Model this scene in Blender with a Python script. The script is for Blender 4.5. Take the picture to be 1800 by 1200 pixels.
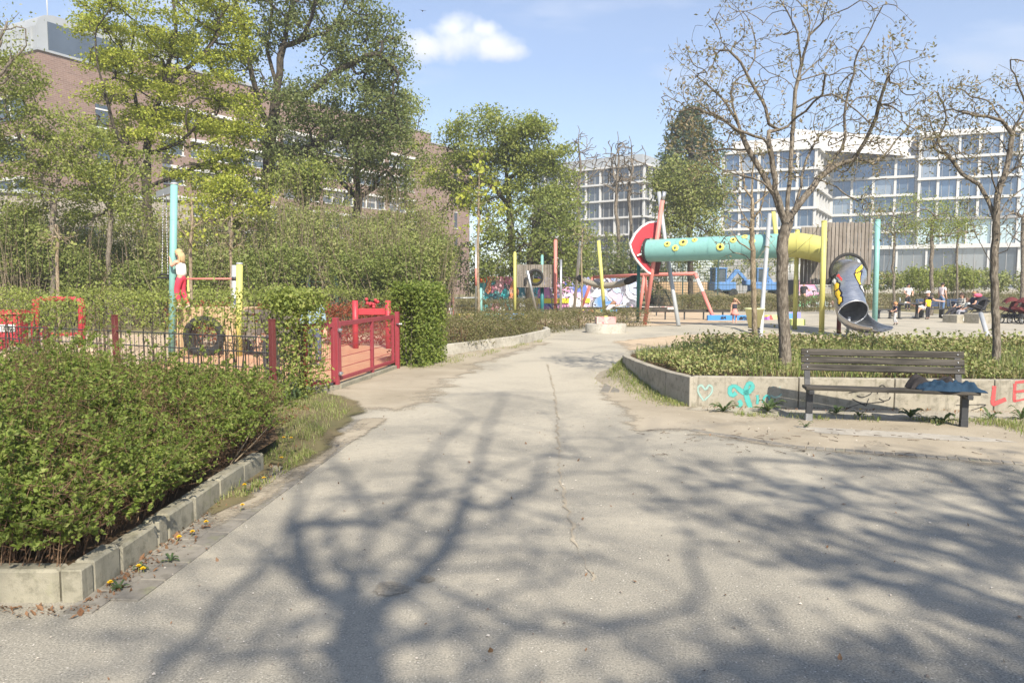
import bpy, math, random
import numpy as np
from mathutils import Vector, Matrix

for _o in list(bpy.data.objects):
    bpy.data.objects.remove(_o)
SC = bpy.context.scene
COL = SC.collection
R = math.radians
rng = np.random.default_rng(7)
random.seed(7)

# ------------------------------------------------------------------ camera
CAMH = 1.65
FPX = 1300.0                       # focal length in photograph pixels (1800 wide)
PITCH = math.atan(100 / FPX)
cam = bpy.data.cameras.new("Camera")
cam.lens = 26.0
cam.sensor_width = 36.0
cam.clip_end = 3000
cam.clip_start = 0.05
cam_o = bpy.data.objects.new("Camera", cam)
COL.objects.link(cam_o)
cam_o.location = (0, 0, CAMH)
cam_o.rotation_euler = (math.pi / 2 - PITCH, 0, 0)
SC.camera = cam_o

# ------------------------------------------------------------------ light
SUN_EL = R(42.5)
SUN_AZ = R(18.0)                   # shadows run forward and this much to the left
SUN_DIR = Vector((-math.sin(SUN_AZ) * math.cos(SUN_EL), math.cos(SUN_AZ) * math.cos(SUN_EL), -math.sin(SUN_EL)))
sun = bpy.data.lights.new("Sun", 'SUN')
sun.energy = 5.0
sun.angle = R(0.53)
sun.color = (1.0, 0.91, 0.77)
sun_o = bpy.data.objects.new("Sun", sun)
COL.objects.link(sun_o)
sun_o.rotation_euler = SUN_DIR.to_track_quat('-Z', 'Y').to_euler()
sun_o.location = (10, -20, 40)

world = bpy.data.worlds.new("World")
SC.world = world
world.use_nodes = True
WN, WL = world.node_tree.nodes, world.node_tree.links
bg = WN["Background"]
sky = WN.new("ShaderNodeTexSky")
sky.sky_type = 'NISHITA'
sky.sun_disc = False
sky.sun_elevation = SUN_EL
sky.sun_rotation = R(180 - 18)
sky.air_density = 1.0
sky.dust_density = 0.6
sky.ozone_density = 2.2
bg.inputs["Strength"].default_value = 0.105


def wmath(op, a, b=None):
    n = WN.new("ShaderNodeMath"); n.operation = op
    for i, v in enumerate((a, b)):
        if v is None: continue
        if isinstance(v, (int, float)): n.inputs[i].default_value = v
        else: WL.new(v, n.inputs[i])
    return n.outputs[0]


def wsmooth(x, lo, hi):
    n = WN.new("ShaderNodeMapRange"); n.interpolation_type = 'SMOOTHSTEP'
    WL.new(x, n.inputs[0]); n.inputs[1].default_value = lo; n.inputs[2].default_value = hi
    return n.outputs[0]


tc = WN.new("ShaderNodeTexCoord")
sep = WN.new("ShaderNodeSeparateXYZ")
WL.new(tc.outputs["Generated"], sep.inputs[0])
yy = wmath('MAXIMUM', sep.outputs[1], 0.02)
cu = wmath('DIVIDE', sep.outputs[0], yy)          # clouds are placed by direction on the dome
cv = wmath('DIVIDE', sep.outputs[2], yy)
comb = WN.new("ShaderNodeCombineXYZ")
WL.new(cu, comb.inputs[0]); WL.new(cv, comb.inputs[1])
nz = WN.new("ShaderNodeTexNoise"); nz.inputs["Scale"].default_value = 22; nz.inputs["Detail"].default_value = 7
nz.inputs["Roughness"].default_value = 0.55
WL.new(comb.outputs[0], nz.inputs["Vector"])


def puff(u, v, a, b):
    du = wmath('DIVIDE', wmath('SUBTRACT', cu, u), a)
    dv = wmath('DIVIDE', wmath('SUBTRACT', cv, v), b)
    d = wmath('SQRT', wmath('ADD', wmath('MULTIPLY', du, du), wmath('MULTIPLY', dv, dv)))
    return wmath('SUBTRACT', 1.0, d)


blob = puff(-0.068, 0.322, 0.058, 0.040)
for pp in ((-0.115, 0.312, 0.048, 0.026), (-0.025, 0.312, 0.050, 0.026), (-0.075, 0.332, 0.040, 0.026), (-0.04, 0.334, 0.03, 0.020),
           (-0.005, 0.306, 0.036, 0.016)):
    blob = wmath('MAXIMUM', blob, puff(*pp))
blob = wmath('ADD', blob, wmath('MULTIPLY', wmath('SUBTRACT', nz.outputs[0], 0.5), 1.5))
cum = wsmooth(blob, -0.10, 0.95)
front = wsmooth(sep.outputs[1], 0.1, 0.3)
cum = wmath('MULTIPLY', wmath('MULTIPLY', cum, front), 0.93)
# thin veil clouds
mp = WN.new("ShaderNodeMapping")
mp.inputs["Rotation"].default_value = (0, 0, 0.12)
mp.inputs["Scale"].default_value = (1.6, 6.0, 1)
WL.new(comb.outputs[0], mp.inputs[0])
nz2 = WN.new("ShaderNodeTexNoise"); nz2.inputs["Scale"].default_value = 1.7; nz2.inputs["Detail"].default_value = 6
WL.new(mp.outputs[0], nz2.inputs["Vector"])
veil = wmath('MULTIPLY', wsmooth(nz2.outputs[0], 0.42, 0.75), wmath('MULTIPLY', front, 0.42))
low = wmath('MULTIPLY', wmath('SUBTRACT', 1.0, wsmooth(sep.outputs[2], 0.05, 0.40)), 0.11)
veil = wmath('MAXIMUM', veil, wmath('MULTIPLY', low, front))
base_veil = wmath('MAXIMUM', veil, 0.11)
cfac = wmath('MAXIMUM', cum, base_veil)
# shading of the cumulus: a little greyer low down
cgrey = WN.new("ShaderNodeMapRange"); WL.new(cv, cgrey.inputs[0])
cgrey.inputs[1].default_value = 0.285; cgrey.inputs[2].default_value = 0.335
cgrey.inputs[3].default_value = 5.2; cgrey.inputs[4].default_value = 6.4
ccol = WN.new("ShaderNodeCombineXYZ")
WL.new(wmath('MULTIPLY', cgrey.outputs[0], 0.97), ccol.inputs[0])
WL.new(wmath('MULTIPLY', cgrey.outputs[0], 0.985), ccol.inputs[1])
WL.new(wmath('MULTIPLY', cgrey.outputs[0], 1.02), ccol.inputs[2])
mixc = WN.new("ShaderNodeMixRGB")
tint = WN.new("ShaderNodeMixRGB"); tint.blend_type = 'MULTIPLY'; tint.inputs[0].default_value = 1; tint.inputs[2].default_value = (0.93, .945, 1.01, 1)
WL.new(sky.outputs[0], tint.inputs[1])
WL.new(cfac, mixc.inputs[0]); WL.new(tint.outputs[0], mixc.inputs[1]); WL.new(ccol.outputs[0], mixc.inputs[2])
WL.new(mixc.outputs[0], bg.inputs["Color"])

vs = SC.view_settings
vs.view_transform = 'Standard'
vs.look = 'None'
vs.gamma = 1.0
vs.exposure = 0.86
SC.render.engine = 'CYCLES'
SC.cycles.max_bounces = 6
SC.cycles.transparent_max_bounces = 6

# ------------------------------------------------------------------ geometry helpers
_F = Vector((0, math.cos(PITCH), -math.sin(PITCH)))
_U = Vector((0, math.sin(PITCH), math.cos(PITCH)))


def ray(px, py):
    return _F + Vector(((px - 900) / FPX, 0, 0)) + _U * ((600 - py) / FPX)


def G(px, py, z=0.0):
    """point of the horizontal plane z seen at photograph pixel px, py"""
    d = ray(px, py)
    t = (z - CAMH) / d.z
    return Vector((d.x * t, d.y * t, z))


def W(px, py, Y):
    """point at distance Y seen at photograph pixel px, py"""
    d = ray(px, py)
    t = Y / d.y
    return Vector((d.x * t, Y, CAMH + d.z * t))


def tag(o, label=None, cat=None, group=None, kind=None):
    if label: o["label"] = label
    if cat: o["category"] = cat
    if group: o["group"] = group
    if kind: o["kind"] = kind
    return o


def empty(name, loc=(0, 0, 0), rz=0.0, label=None, cat=None, group=None):
    o = bpy.data.objects.new(name, None)
    o.empty_display_size = 0.2
    COL.objects.link(o)
    o.location = loc
    o.rotation_euler = (0, 0, rz)
    return tag(o, label, cat, group)


def copy_tree(o, parent=None):
    c = o.copy()
    COL.objects.link(c)
    c.parent = parent
    for ch in list(o.children):
        copy_tree(ch, c)
    return c


class MB:
    """collects simple shapes and links them as one mesh object"""

    def __init__(s):
        s.v, s.f, s.m, s.sm = [], [], [], []

    def add(s, verts, faces, mi=0, smooth=False):
        o = len(s.v)
        s.v.extend([tuple(p) for p in verts])
        s.f.extend([tuple(i + o for i in f) for f in faces])
        s.m.extend([mi] * len(faces))
        s.sm.extend([smooth] * len(faces))
        return s

    def box(s, c, size, rot=None, mi=0, bev=0.0):
        hx, hy, hz = size[0] / 2, size[1] / 2, size[2] / 2
        c = Vector(c)
        M = rot if rot is not None else Matrix.Identity(3)
        if isinstance(rot, (int, float)):
            M = Matrix.Rotation(rot, 3, 'Z')
        if bev <= 0:
            vs_ = [(x, y, z) for x in (-hx, hx) for y in (-hy, hy) for z in (-hz, hz)]
            fs = [(0, 1, 3, 2), (4, 6, 7, 5), (0, 4, 5, 1), (2, 3, 7, 6), (0, 2, 6, 4), (1, 5, 7, 3)]
        else:
            b = min(bev, hx * .9, hy * .9, hz * .9)
            vs_ = []
            idx = {}
            for sx in (-1, 1):
                for sy in (-1, 1):
                    for sz in (-1, 1):
                        for ax in range(3):
                            p = [sx * (hx - b), sy * (hy - b), sz * (hz - b)]
                            p[ax] = (sx * hx, sy * hy, sz * hz)[ax]
                            idx[(sx, sy, sz, ax)] = len(vs_)
                            vs_.append(tuple(p))
            fs = []
            for ax in range(3):
                for sg in (-1, 1):
                    o1, o2 = [a for a in range(3) if a != ax]
                    ring = []
                    for (a, b2) in ((-1, -1), (1, -1), (1, 1), (-1, 1)):
                        k = [0, 0, 0]; k[ax] = sg; k[o1] = a; k[o2] = b2
                        ring.append(idx[(k[0], k[1], k[2], ax)])
                    fs.append(tuple(ring))
            for ax in range(3):
                o1, o2 = [a for a in range(3) if a != ax]
                for a in (-1, 1):
                    for b2 in (-1, 1):
                        q = []
                        for t, w in ((-1, o1), (1, o1), (1, o2), (-1, o2)):
                            k = [0, 0, 0]; k[ax] = t; k[o1] = a; k[o2] = b2
                            q.append(idx[(k[0], k[1], k[2], w)])
                        fs.append(tuple(q))
            for sx in (-1, 1):
                for sy in (-1, 1):
                    for sz in (-1, 1):
                        fs.append(tuple(idx[(sx, sy, sz, a)] for a in range(3)))
        return s.add([c + M @ Vector(p) for p in vs_], fs, mi)

    def bar(s, p, q, w, h=None, mi=0, up=(0, 0, 1)):
        """box section bar from p to q"""
        p, q = Vector(p), Vector(q)
        h = h or w
        d = (q - p)
        L = d.length
        d.normalize()
        upv = Vector(up)
        if abs(d.dot(upv)) > 0.98: upv = Vector((0, 1, 0))
        x = d.cross(upv).normalized()
        z = x.cross(d).normalized()
        vs_ = []
        for t in (p, q):
            for a, b in ((-1, -1), (1, -1), (1, 1), (-1, 1)):
                vs_.append(t + x * (a * w / 2) + z * (b * h / 2))
        return s.add(vs_, [(0, 1, 2, 3), (7, 6, 5, 4), (0, 4, 5, 1), (1, 5, 6, 2), (2, 6, 7, 3), (3, 7, 4, 0)], mi)

    def tube(s, pts, rad, n=8, mi=0, caps=True, smooth=True):
        pts = [Vector(p) for p in pts]
        k = len(pts)
        if isinstance(rad, (int, float)): rad = [rad] * k
        vs_, fs = [], []
        prev = None
        for i, p in enumerate(pts):
            d = (pts[min(i + 1, k - 1)] - pts[max(i - 1, 0)])
            if d.length < 1e-9: d = Vector((0, 0, 1))
            d.normalize()
            if prev is None:
                a = Vector((0, 0, 1)) if abs(d.z) < 0.9 else Vector((1, 0, 0))
                x = d.cross(a).normalized()
            else:
                x = (prev - d * prev.dot(d))
                if x.length < 1e-6: x = d.orthogonal()
                x.normalize()
            prev = x
            y = d.cross(x)
            for j in range(n):
                t = 2 * math.pi * j / n
                vs_.append(p + (x * math.cos(t) + y * math.sin(t)) * rad[i])
        for i in range(k - 1):
            for j in range(n):
                fs.append((i * n + j, i * n + (j + 1) % n, (i + 1) * n + (j + 1) % n, (i + 1) * n + j))
        s.add(vs_, fs, mi, smooth)
        if caps:
            o = len(s.v) - len(vs_)
            s.f.append(tuple(o + j for j in reversed(range(n)))); s.m.append(mi); s.sm.append(False)
            s.f.append(tuple(o + (k - 1) * n + j for j in range(n))); s.m.append(mi); s.sm.append(False)
        return s

    def lathe(s, c, prof, n=24, mi=0, smooth=True):
        """prof: list of (radius, z) around vertical axis at c"""
        c = Vector(c)
        vs_, fs = [], []
        for r_, z in prof:
            for j in range(n):
                t = 2 * math.pi * j / n
                vs_.append(c + Vector((r_ * math.cos(t), r_ * math.sin(t), z)))
        for i in range(len(prof) - 1):
            for j in range(n):
                fs.append((i * n + j, i * n + (j + 1) % n, (i + 1) * n + (j + 1) % n, (i + 1) * n + j))
        return s.add(vs_, fs, mi, smooth)

    def ball(s, c, r_, n=10, mi=0, rot=None):
        c = Vector(c)
        if isinstance(r_, (int, float)): r_ = (r_, r_, r_)
        M = rot if rot is not None else Matrix.Identity(3)
        vs_, fs = [], []
        h = n // 2 + 1
        for i in range(h + 1):
            a = math.pi * i / h
            for j in range(n):
                t = 2 * math.pi * j / n
                vs_.append(c + M @ Vector((r_[0] * math.sin(a) * math.cos(t), r_[1] * math.sin(a) * math.sin(t), r_[2] * math.cos(a))))
        for i in range(h):
            for j in range(n):
                fs.append((i * n + j, (i + 1) * n + j, (i + 1) * n + (j + 1) % n, i * n + (j + 1) % n))
        return s.add(vs_, fs, mi, True)

    def prism(s, outline, vec, mi=0):
        """outline: 3D polygon, extruded along vec"""
        k = len(outline)
        a = [Vector(p) for p in outline]
        b = [p + Vector(vec) for p in a]
        fs = [tuple(range(k)), tuple(reversed(range(k, 2 * k)))]
        for i in range(k):
            j = (i + 1) % k
            fs.append((i, i + k, j + k, j))
        return s.add(a + b, fs, mi)

    def build(s, name, mats, parent=None, fixn=False):
        me = bpy.data.meshes.new(name)
        me.from_pydata(s.v, [], s.f)
        if not isinstance(mats, (list, tuple)): mats = [mats]
        for m in mats: me.materials.append(m)
        me.polygons.foreach_set("material_index", s.m)
        me.polygons.foreach_set("use_smooth", s.sm)
        me.update()
        if fixn:
            import bmesh
            bm = bmesh.new(); bm.from_mesh(me)
            bmesh.ops.recalc_face_normals(bm, faces=bm.faces)
            bm.to_mesh(me); bm.free()
        o = bpy.data.objects.new(name, me)
        COL.objects.link(o)
        if parent is not None: o.parent = parent
        return o


def mesh_np(name, V, F, mats, parent=None, smooth=False, mi=None):
    """V (n,3), F (m,k) arrays -> one mesh object"""
    me = bpy.data.meshes.new(name)
    V = np.asarray(V, dtype=np.float32); F = np.asarray(F, dtype=np.int32)
    m, k = F.shape
    me.vertices.add(len(V)); me.vertices.foreach_set("co", V.ravel())
    me.loops.add(m * k); me.loops.foreach_set("vertex_index", F.ravel())
    me.polygons.add(m)
    me.polygons.foreach_set("loop_start", np.arange(0, m * k, k, dtype=np.int32))
    try: me.polygons.foreach_set("loop_total", np.full(m, k, dtype=np.int32))
    except Exception: pass
    if not isinstance(mats, (list, tuple)): mats = [mats]
    for x in mats: me.materials.append(x)
    if mi is not None: me.polygons.foreach_set("material_index", np.asarray(mi, dtype=np.int32))
    me.polygons.foreach_set("use_smooth", np.full(m, smooth))
    me.update(calc_edges=True)
    me.validate()
    o = bpy.data.objects.new(name, me)
    COL.objects.link(o)
    if parent is not None: o.parent = parent
    return o


def unit(a):
    return a / np.maximum(np.linalg.norm(a, axis=1, keepdims=True), 1e-9)


def leaf_geo(C, size, aspect=0.6, up=0.5, D=None, fold=0.25, spread=1.0):
    """one folded diamond leaf per centre; D = preferred pointing direction"""
    n = len(C)
    size = np.broadcast_to(np.asarray(size, dtype=float), (n,))
    d = rng.normal(size=(n, 3)) * spread
    if D is not None: d = d + D
    d = unit(d)
    nr = rng.normal(size=(n, 3)) * (1 - up) + np.array([0, 0, 1.0]) * up * 1.4
    b = unit(np.cross(nr, d))
    nn = np.cross(d, b)
    L = size[:, None]
    p0 = C - d * L * 0.5
    p2 = C + d * L * 0.5
    p1 = C + b * L * aspect * 0.5 + nn * L * fold * 0.3
    p3 = C - b * L * aspect * 0.5 + nn * L * fold * 0.3
    V = np.stack([p0, p1, p2, p3], 1).reshape(-1, 3)
    F = np.arange(4 * n).reshape(n, 4)
    return V, F


def cat_geo(parts):
    Vs, Fs, o = [], [], 0
    for V, F in parts:
        Vs.append(V); Fs.append(F + o); o += len(V)
    return np.concatenate(Vs), np.concatenate(Fs)


def sticks_geo(P, Q, r0, r1, n=3):
    """many straight tapered sticks, vectorised"""
    P, Q = np.asarray(P, float), np.asarray(Q, float)
    k = len(P)
    r0 = np.broadcast_to(np.asarray(r0, float), (k,)); r1 = np.broadcast_to(np.asarray(r1, float), (k,))
    d = unit(Q - P)
    a = np.where(np.abs(d[:, 2:3]) < 0.9, np.array([[0, 0, 1.0]]), np.array([[1.0, 0, 0]]))
    x = unit(np.cross(d, a)); y = np.cross(d, x)
    V = []
    for (c, r_) in ((P, r0), (Q, r1)):
        for j in range(n):
            t = 2 * math.pi * j / n
            V.append(c + (x * math.cos(t) + y * math.sin(t)) * r_[:, None])
    V = np.stack(V, 1).reshape(-1, 3)
    base = np.arange(k)[:, None] * 2 * n
    F = []
    for j in range(n):
        F.append(base + np.array([[j, (j + 1) % n, n + (j + 1) % n, n + j]]))
    return V, np.concatenate(F)


# ------------------------------------------------------------------ materials
MATS = {}


def new_mat(name):
    m = bpy.data.materials.new(name)
    m.use_nodes = True
    return m, m.node_tree.nodes, m.node_tree.links, m.node_tree.nodes["Principled BSDF"]


def rgba(c):
    return (c[0], c[1], c[2], 1)


def nmix(N, L, fac, a, b, mode='MIX'):
    n = N.new("ShaderNodeMixRGB"); n.blend_type = mode
    for i, v in enumerate((fac, a, b)):
        if isinstance(v, (int, float)): n.inputs[i].default_value = v
        elif isinstance(v, tuple): n.inputs[i].default_value = rgba(v)
        else: L.new(v, n.inputs[i])
    return n.outputs[0]


def nnoise(N, L, vec, scale, detail=4, rough=0.55, dist=0.0):
    n = N.new("ShaderNodeTexNoise")
    n.inputs["Scale"].default_value = scale; n.inputs["Detail"].default_value = detail
    n.inputs["Roughness"].default_value = rough; n.inputs["Distortion"].default_value = dist
    if vec is not None: L.new(vec, n.inputs["Vector"])
    return n.outputs[0]


def nramp(N, L, x, lo, hi, a=0.0, b=1.0, smooth=True):
    n = N.new("ShaderNodeMapRange")
    if smooth: n.interpolation_type = 'SMOOTHSTEP'
    L.new(x, n.inputs[0])
    n.inputs[1].default_value = lo; n.inputs[2].default_value = hi; n.inputs[3].default_value = a; n.inputs[4].default_value = b
    return n.outputs[0]


def nmath(N, L, op, a, b=None):
    n = N.new("ShaderNodeMath"); n.operation = op
    for i, v in enumerate((a, b)):
        if v is None: continue
        if isinstance(v, (int, float)): n.inputs[i].default_value = v
        else: L.new(v, n.inputs[i])
    return n.outputs[0]


def bump(N, L, P, h, strength=0.3, dist=0.01):
    b = N.new("ShaderNodeBump")
    b.inputs["Strength"].default_value = strength; b.inputs["Distance"].default_value = dist
    L.new(h, b.inputs["Height"]); L.new(b.outputs[0], P.inputs["Normal"])


def objco(N, world_=False):
    if world_:
        g = N.new("ShaderNodeNewGeometry"); return g.outputs["Position"]
    t = N.new("ShaderNodeTexCoord"); return t.outputs["Object"]


def plain(name, col, rough=0.6, var=0.25, scale=6.0, metal=0.0, dirt=0.25, dirtcol=(0.12, 0.10, 0.08), bmp=0.15, spec=0.4):
    """painted / worn surface: base colour with patchy wear"""
    if name in MATS: return MATS[name]
    m, N, L, P = new_mat(name)
    v = objco(N)
    n1 = nnoise(N, L, v, scale, 5)
    n2 = nnoise(N, L, v, scale * 5, 4, 0.65)
    c = nmix(N, L, nramp(N, L, n1, 0.3, 0.75, 0, var), tuple(col), tuple(x * 0.55 for x in col))
    c = nmix(N, L, nramp(N, L, n2, 0.56, 0.78, 0, dirt), c, dirtcol)
    L.new(c, P.inputs["Base Color"])
    L.new(nramp(N, L, n2, 0.3, 0.7, rough - 0.08, rough + 0.12), P.inputs["Roughness"])
    P.inputs["Metallic"].default_value = metal
    P.inputs["Specular IOR Level"].default_value = spec
    if bmp: bump(N, L, P, n2, bmp, 0.01)
    MATS[name] = m
    return m


def leafmat(name, cols, trans=0.35, rough=0.55):
    """leaf hue differs from leaf to leaf"""
    m, N, L, P = new_mat(name)
    g = N.new("ShaderNodeNewGeometry")
    cr = N.new("ShaderNodeValToRGB")
    e = cr.color_ramp.elements
    k = len(cols)
    e[0].position = 0; e[0].color = rgba(cols[0])
    e[1].position = 1; e[1].color = rgba(cols[-1])
    for i in range(1, k - 1):
        q = e.new(i / (k - 1)); q.color = rgba(cols[i])
    L.new(g.outputs["Random Per Island"], cr.inputs[0])
    L.new(cr.outputs[0], P.inputs["Base Color"])
    P.inputs["Roughness"].default_value = rough
    P.inputs["Specular IOR Level"].default_value = 0.25
    t = N.new("ShaderNodeBsdfTranslucent")
    tm = nmix(N, L, 0.35, cr.outputs[0], (0.35, 0.42, 0.03))
    L.new(tm, t.inputs[0])
    mx = N.new("ShaderNodeMixShader"); mx.inputs[0].default_value = trans
    L.new(P.outputs[0], mx.inputs[1]); L.new(t.outputs[0], mx.inputs[2])
    L.new(mx.outputs[0], N["Material Output"].inputs[0])
    return m


def barkmat(name, c1, c2, scale=8):
    m, N, L, P = new_mat(name)
    v = objco(N)
    mp_ = N.new("ShaderNodeMapping"); mp_.inputs["Scale"].default_value = (1, 1, 0.25)
    L.new(v, mp_.inputs[0])
    n1 = nnoise(N, L, mp_.outputs[0], scale * 4, 6, 0.65)
    n2 = nnoise(N, L, v, scale * 0.4, 3)
    c = nmix(N, L, nramp(N, L, n1, 0.38, 0.62), tuple(x * .75 for x in c1), tuple(c2))
    c = nmix(N, L, nramp(N, L, n2, 0.45, 0.7, 0, 0.65), c, tuple(x * 0.55 for x in c1))
    L.new(c, P.inputs["Base Color"])
    P.inputs["Roughness"].default_value = 0.9
    P.inputs["Specular IOR Level"].default_value = 0.15
    bump(N, L, P, n1, 0.9, 0.03)
    return m

# ------------------------------------------------------------------ surface materials
def asphalt_mat():
    m, N, L, P = new_mat("asphalt")
    v = objco(N)
    fine = nnoise(N, L, v, 95, 3, 0.7)
    mid = nnoise(N, L, v, 14, 5, 0.6)
    big = nnoise(N, L, v, 0.55, 5, 0.6, 0.6)
    vo = N.new("ShaderNodeTexVoronoi"); vo.inputs["Scale"].default_value = 60; L.new(v, vo.inputs["Vector"])
    grain = nramp(N, L, vo.outputs["Distance"], 0.12, 0.30, 1, 0)
    gsel = nramp(N, L, nnoise(N, L, v, 33, 2), 0.54, 0.66, 0, 1)
    c = nmix(N, L, nramp(N, L, fine, 0.3, 0.72), (0.125, 0.1185, 0.101), (0.382, 0.358, 0.298))
    c = nmix(N, L, nramp(N, L, mid, 0.40, 0.70, 0, 0.5), c, (0.165, 0.158, 0.135))
    c = nmix(N, L, nmath(N, L, 'MULTIPLY', grain, gsel), c, (0.62, 0.58, 0.52))
    sp = N.new("ShaderNodeSeparateXYZ"); L.new(v, sp.inputs[0])
    dy = nramp(N, L, sp.outputs[1], 4.0, 14.0, -0.06, 0.16)
    dn = nmath(N, L, 'ADD', big, nmath(N, L, 'MULTIPLY', nmath(N, L, 'SUBTRACT', mid, 0.5), 0.5))
    dust = nramp(N, L, nmath(N, L, 'ADD', dn, dy), 0.30, 0.80, 0.06, 0.85)
    c = nmix(N, L, dust, c, nmix(N, L, fine, (0.36, 0.328, 0.261), (0.495, 0.45, 0.36)))
    L.new(c, P.inputs["Base Color"])
    P.inputs["Roughness"].default_value = 0.92
    P.inputs["Specular IOR Level"].default_value = 0.2
    bump(N, L, P, fine, 0.5, 0.006)
    return m


def sand_mat(name, c1, c2, spot=(0.22, 0.17, 0.11), spots=0.6):
    m, N, L, P = new_mat(name)
    v = objco(N)
    n1 = nnoise(N, L, v, 0.9, 6, 0.6, 0.4)
    n2 = nnoise(N, L, v, 26, 4, 0.7)
    n3 = nnoise(N, L, v, 130, 2)
    c = nmix(N, L, nramp(N, L, n1, 0.3, 0.7), tuple(c1), tuple(c2))
    c = nmix(N, L, nramp(N, L, n2, 0.60, 0.74, 0, spots), c, spot)
    c = nmix(N, L, nramp(N, L, n3, 0.3, 0.75, 0, 0.25), c, tuple(x * 0.6 for x in c1))
    L.new(c, P.inputs["Base Color"])
    P.inputs["Roughness"].default_value = 0.95
    P.inputs["Specular IOR Level"].default_value = 0.1
    bump(N, L, P, nmath(N, L, 'ADD', n2, n3), 0.5, 0.012)
    return m


def concrete_mat(name, col=(0.36, 0.335, 0.28), stain=(0.17, 0.155, 0.115), green=True):
    m, N, L, P = new_mat(name)
    v = objco(N)
    n1 = nnoise(N, L, v, 2.2, 6, 0.62)
    mp_ = N.new("ShaderNodeMapping"); mp_.inputs["Scale"].default_value = (9, 9, 0.8); L.new(v, mp_.inputs[0])
    n2 = nnoise(N, L, mp_.outputs[0], 1.6, 5, 0.6)
    n3 = nnoise(N, L, v, 70, 3, 0.7)
    c = nmix(N, L, nramp(N, L, n1, 0.35, 0.68, 0, 0.75), tuple(col), tuple(x * 0.70 for x in col))
    c = nmix(N, L, nramp(N, L, n2, 0.52, 0.76, 0, 0.55), c, tuple(stain))
    if green:
        c = nmix(N, L, nramp(N, L, nnoise(N, L, v, 4.5, 5, 0.7), 0.55, 0.72, 0, 0.45), c, (0.20, 0.21, 0.10))
    c = nmix(N, L, nramp(N, L, nnoise(N, L, v, 11, 6, 0.72), 0.46, 0.70, 0, 0.6), c, tuple(x * 0.8 for x in stain))
    c = nmix(N, L, nramp(N, L, n3, 0.62, 0.75, 0, 0.5), c, tuple(x * 0.5 for x in col))
    L.new(c, P.inputs["Base Color"])
    P.inputs["Roughness"].default_value = 0.85
    P.inputs["Specular IOR Level"].default_value = 0.2
    bump(N, L, P, nmath(N, L, 'ADD', n3, n1), 0.35, 0.008)
    return m


def wood_mat(name, c1, c2, axis=0, scale=1.0):
    m, N, L, P = new_mat(name)
    v = objco(N)
    mp_ = N.new("ShaderNodeMapping")
    s_ = [22 * scale, 22 * scale, 22 * scale]; s_[axis] = 0.9 * scale
    mp_.inputs["Scale"].default_value = s_
    L.new(v, mp_.inputs[0])
    n1 = nnoise(N, L, mp_.outputs[0], 1.5, 6, 0.65, 0.4)
    n2 = nnoise(N, L, v, 3.5 * scale, 4)
    g = N.new("ShaderNodeNewGeometry")
    c = nmix(N, L, nramp(N, L, n1, 0.32, 0.68), tuple(c1), tuple(c2))
    c = nmix(N, L, nramp(N, L, n2, 0.45, 0.75, 0, 0.5), c, tuple(x * 0.6 for x in c1))
    c = nmix(N, L, nmath(N, L, 'MULTIPLY', g.outputs["Random Per Island"], 0.45), c, tuple(x * 0.55 for x in c1))
    L.new(c, P.inputs["Base Color"])
    P.inputs["Roughness"].default_value = 0.8
    P.inputs["Specular IOR Level"].default_value = 0.2
    bump(N, L, P, n1, 0.4, 0.006)
    return m


def graffiti_mat(name, palette, scale=1.0, seed=0.0, outline=(0.02, 0.02, 0.025), olo=0.035):
    """sprayed wall painting: warped cells of paint with dark outlines and pale highlights"""
    m, N, L, P = new_mat(name)
    v = objco(N)
    mp_ = N.new("ShaderNodeMapping"); mp_.inputs["Location"].default_value = (seed * 3.1, seed, seed * 1.7)
    mp_.inputs["Scale"].default_value = (scale, scale, scale)
    L.new(v, mp_.inputs[0])
    w = N.new("ShaderNodeTexNoise"); w.inputs["Scale"].default_value = 0.9; w.inputs["Detail"].default_value = 1.5
    L.new(mp_.outputs[0], w.inputs["Vector"])
    wv = N.new("ShaderNodeVectorMath"); wv.operation = 'MULTIPLY_ADD'
    L.new(w.outputs["Color"], wv.inputs[0]); wv.inputs[1].default_value = (3.2, 0.3, 3.2); L.new(mp_.outputs[0], wv.inputs[2])
    def cells(sc, feat):
        vo = N.new("ShaderNodeTexVoronoi"); vo.feature = feat; vo.inputs["Scale"].default_value = sc
        L.new(wv.outputs[0], vo.inputs["Vector"]); return vo
    va = cells(1.15, 'F1'); vb = cells(1.15, 'DISTANCE_TO_EDGE')
    sp = N.new("ShaderNodeSeparateXYZ"); L.new(va.outputs["Color"], sp.inputs[0])
    cr = N.new("ShaderNodeValToRGB"); cr.color_ramp.interpolation = 'CONSTANT'
    e = cr.color_ramp.elements
    k = len(palette)
    e[0].position = 0; e[0].color = rgba(palette[0]); e[1].position = 1 / k; e[1].color = rgba(palette[1])
    for i in range(2, k):
        q = e.new(i / k); q.color = rgba(palette[i])
    L.new(sp.outputs[0], cr.inputs[0])
    hi = nramp(N, L, nnoise(N, L, wv.outputs[0], 1.3, 2), 0.52, 0.56, 0, 0.32)
    c = nmix(N, L, hi, cr.outputs[0], tuple(palette[1]))
    d = vb.outputs["Distance"]
    c = nmix(N, L, nramp(N, L, d, olo * 1.6, olo * 1.9, .5, 0), c, (0.75, 0.75, 0.74))
    c = nmix(N, L, nramp(N, L, d, olo, olo * 1.25, 1, 0), c, outline)
    c = nmix(N, L, nramp(N, L, nnoise(N, L, v, 9, 4), 0.6, 0.8, 0, 0.3), c, (0.25, 0.22, 0.2))
    L.new(c, P.inputs["Base Color"])
    P.inputs["Roughness"].default_value = 0.7
    return m


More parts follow.
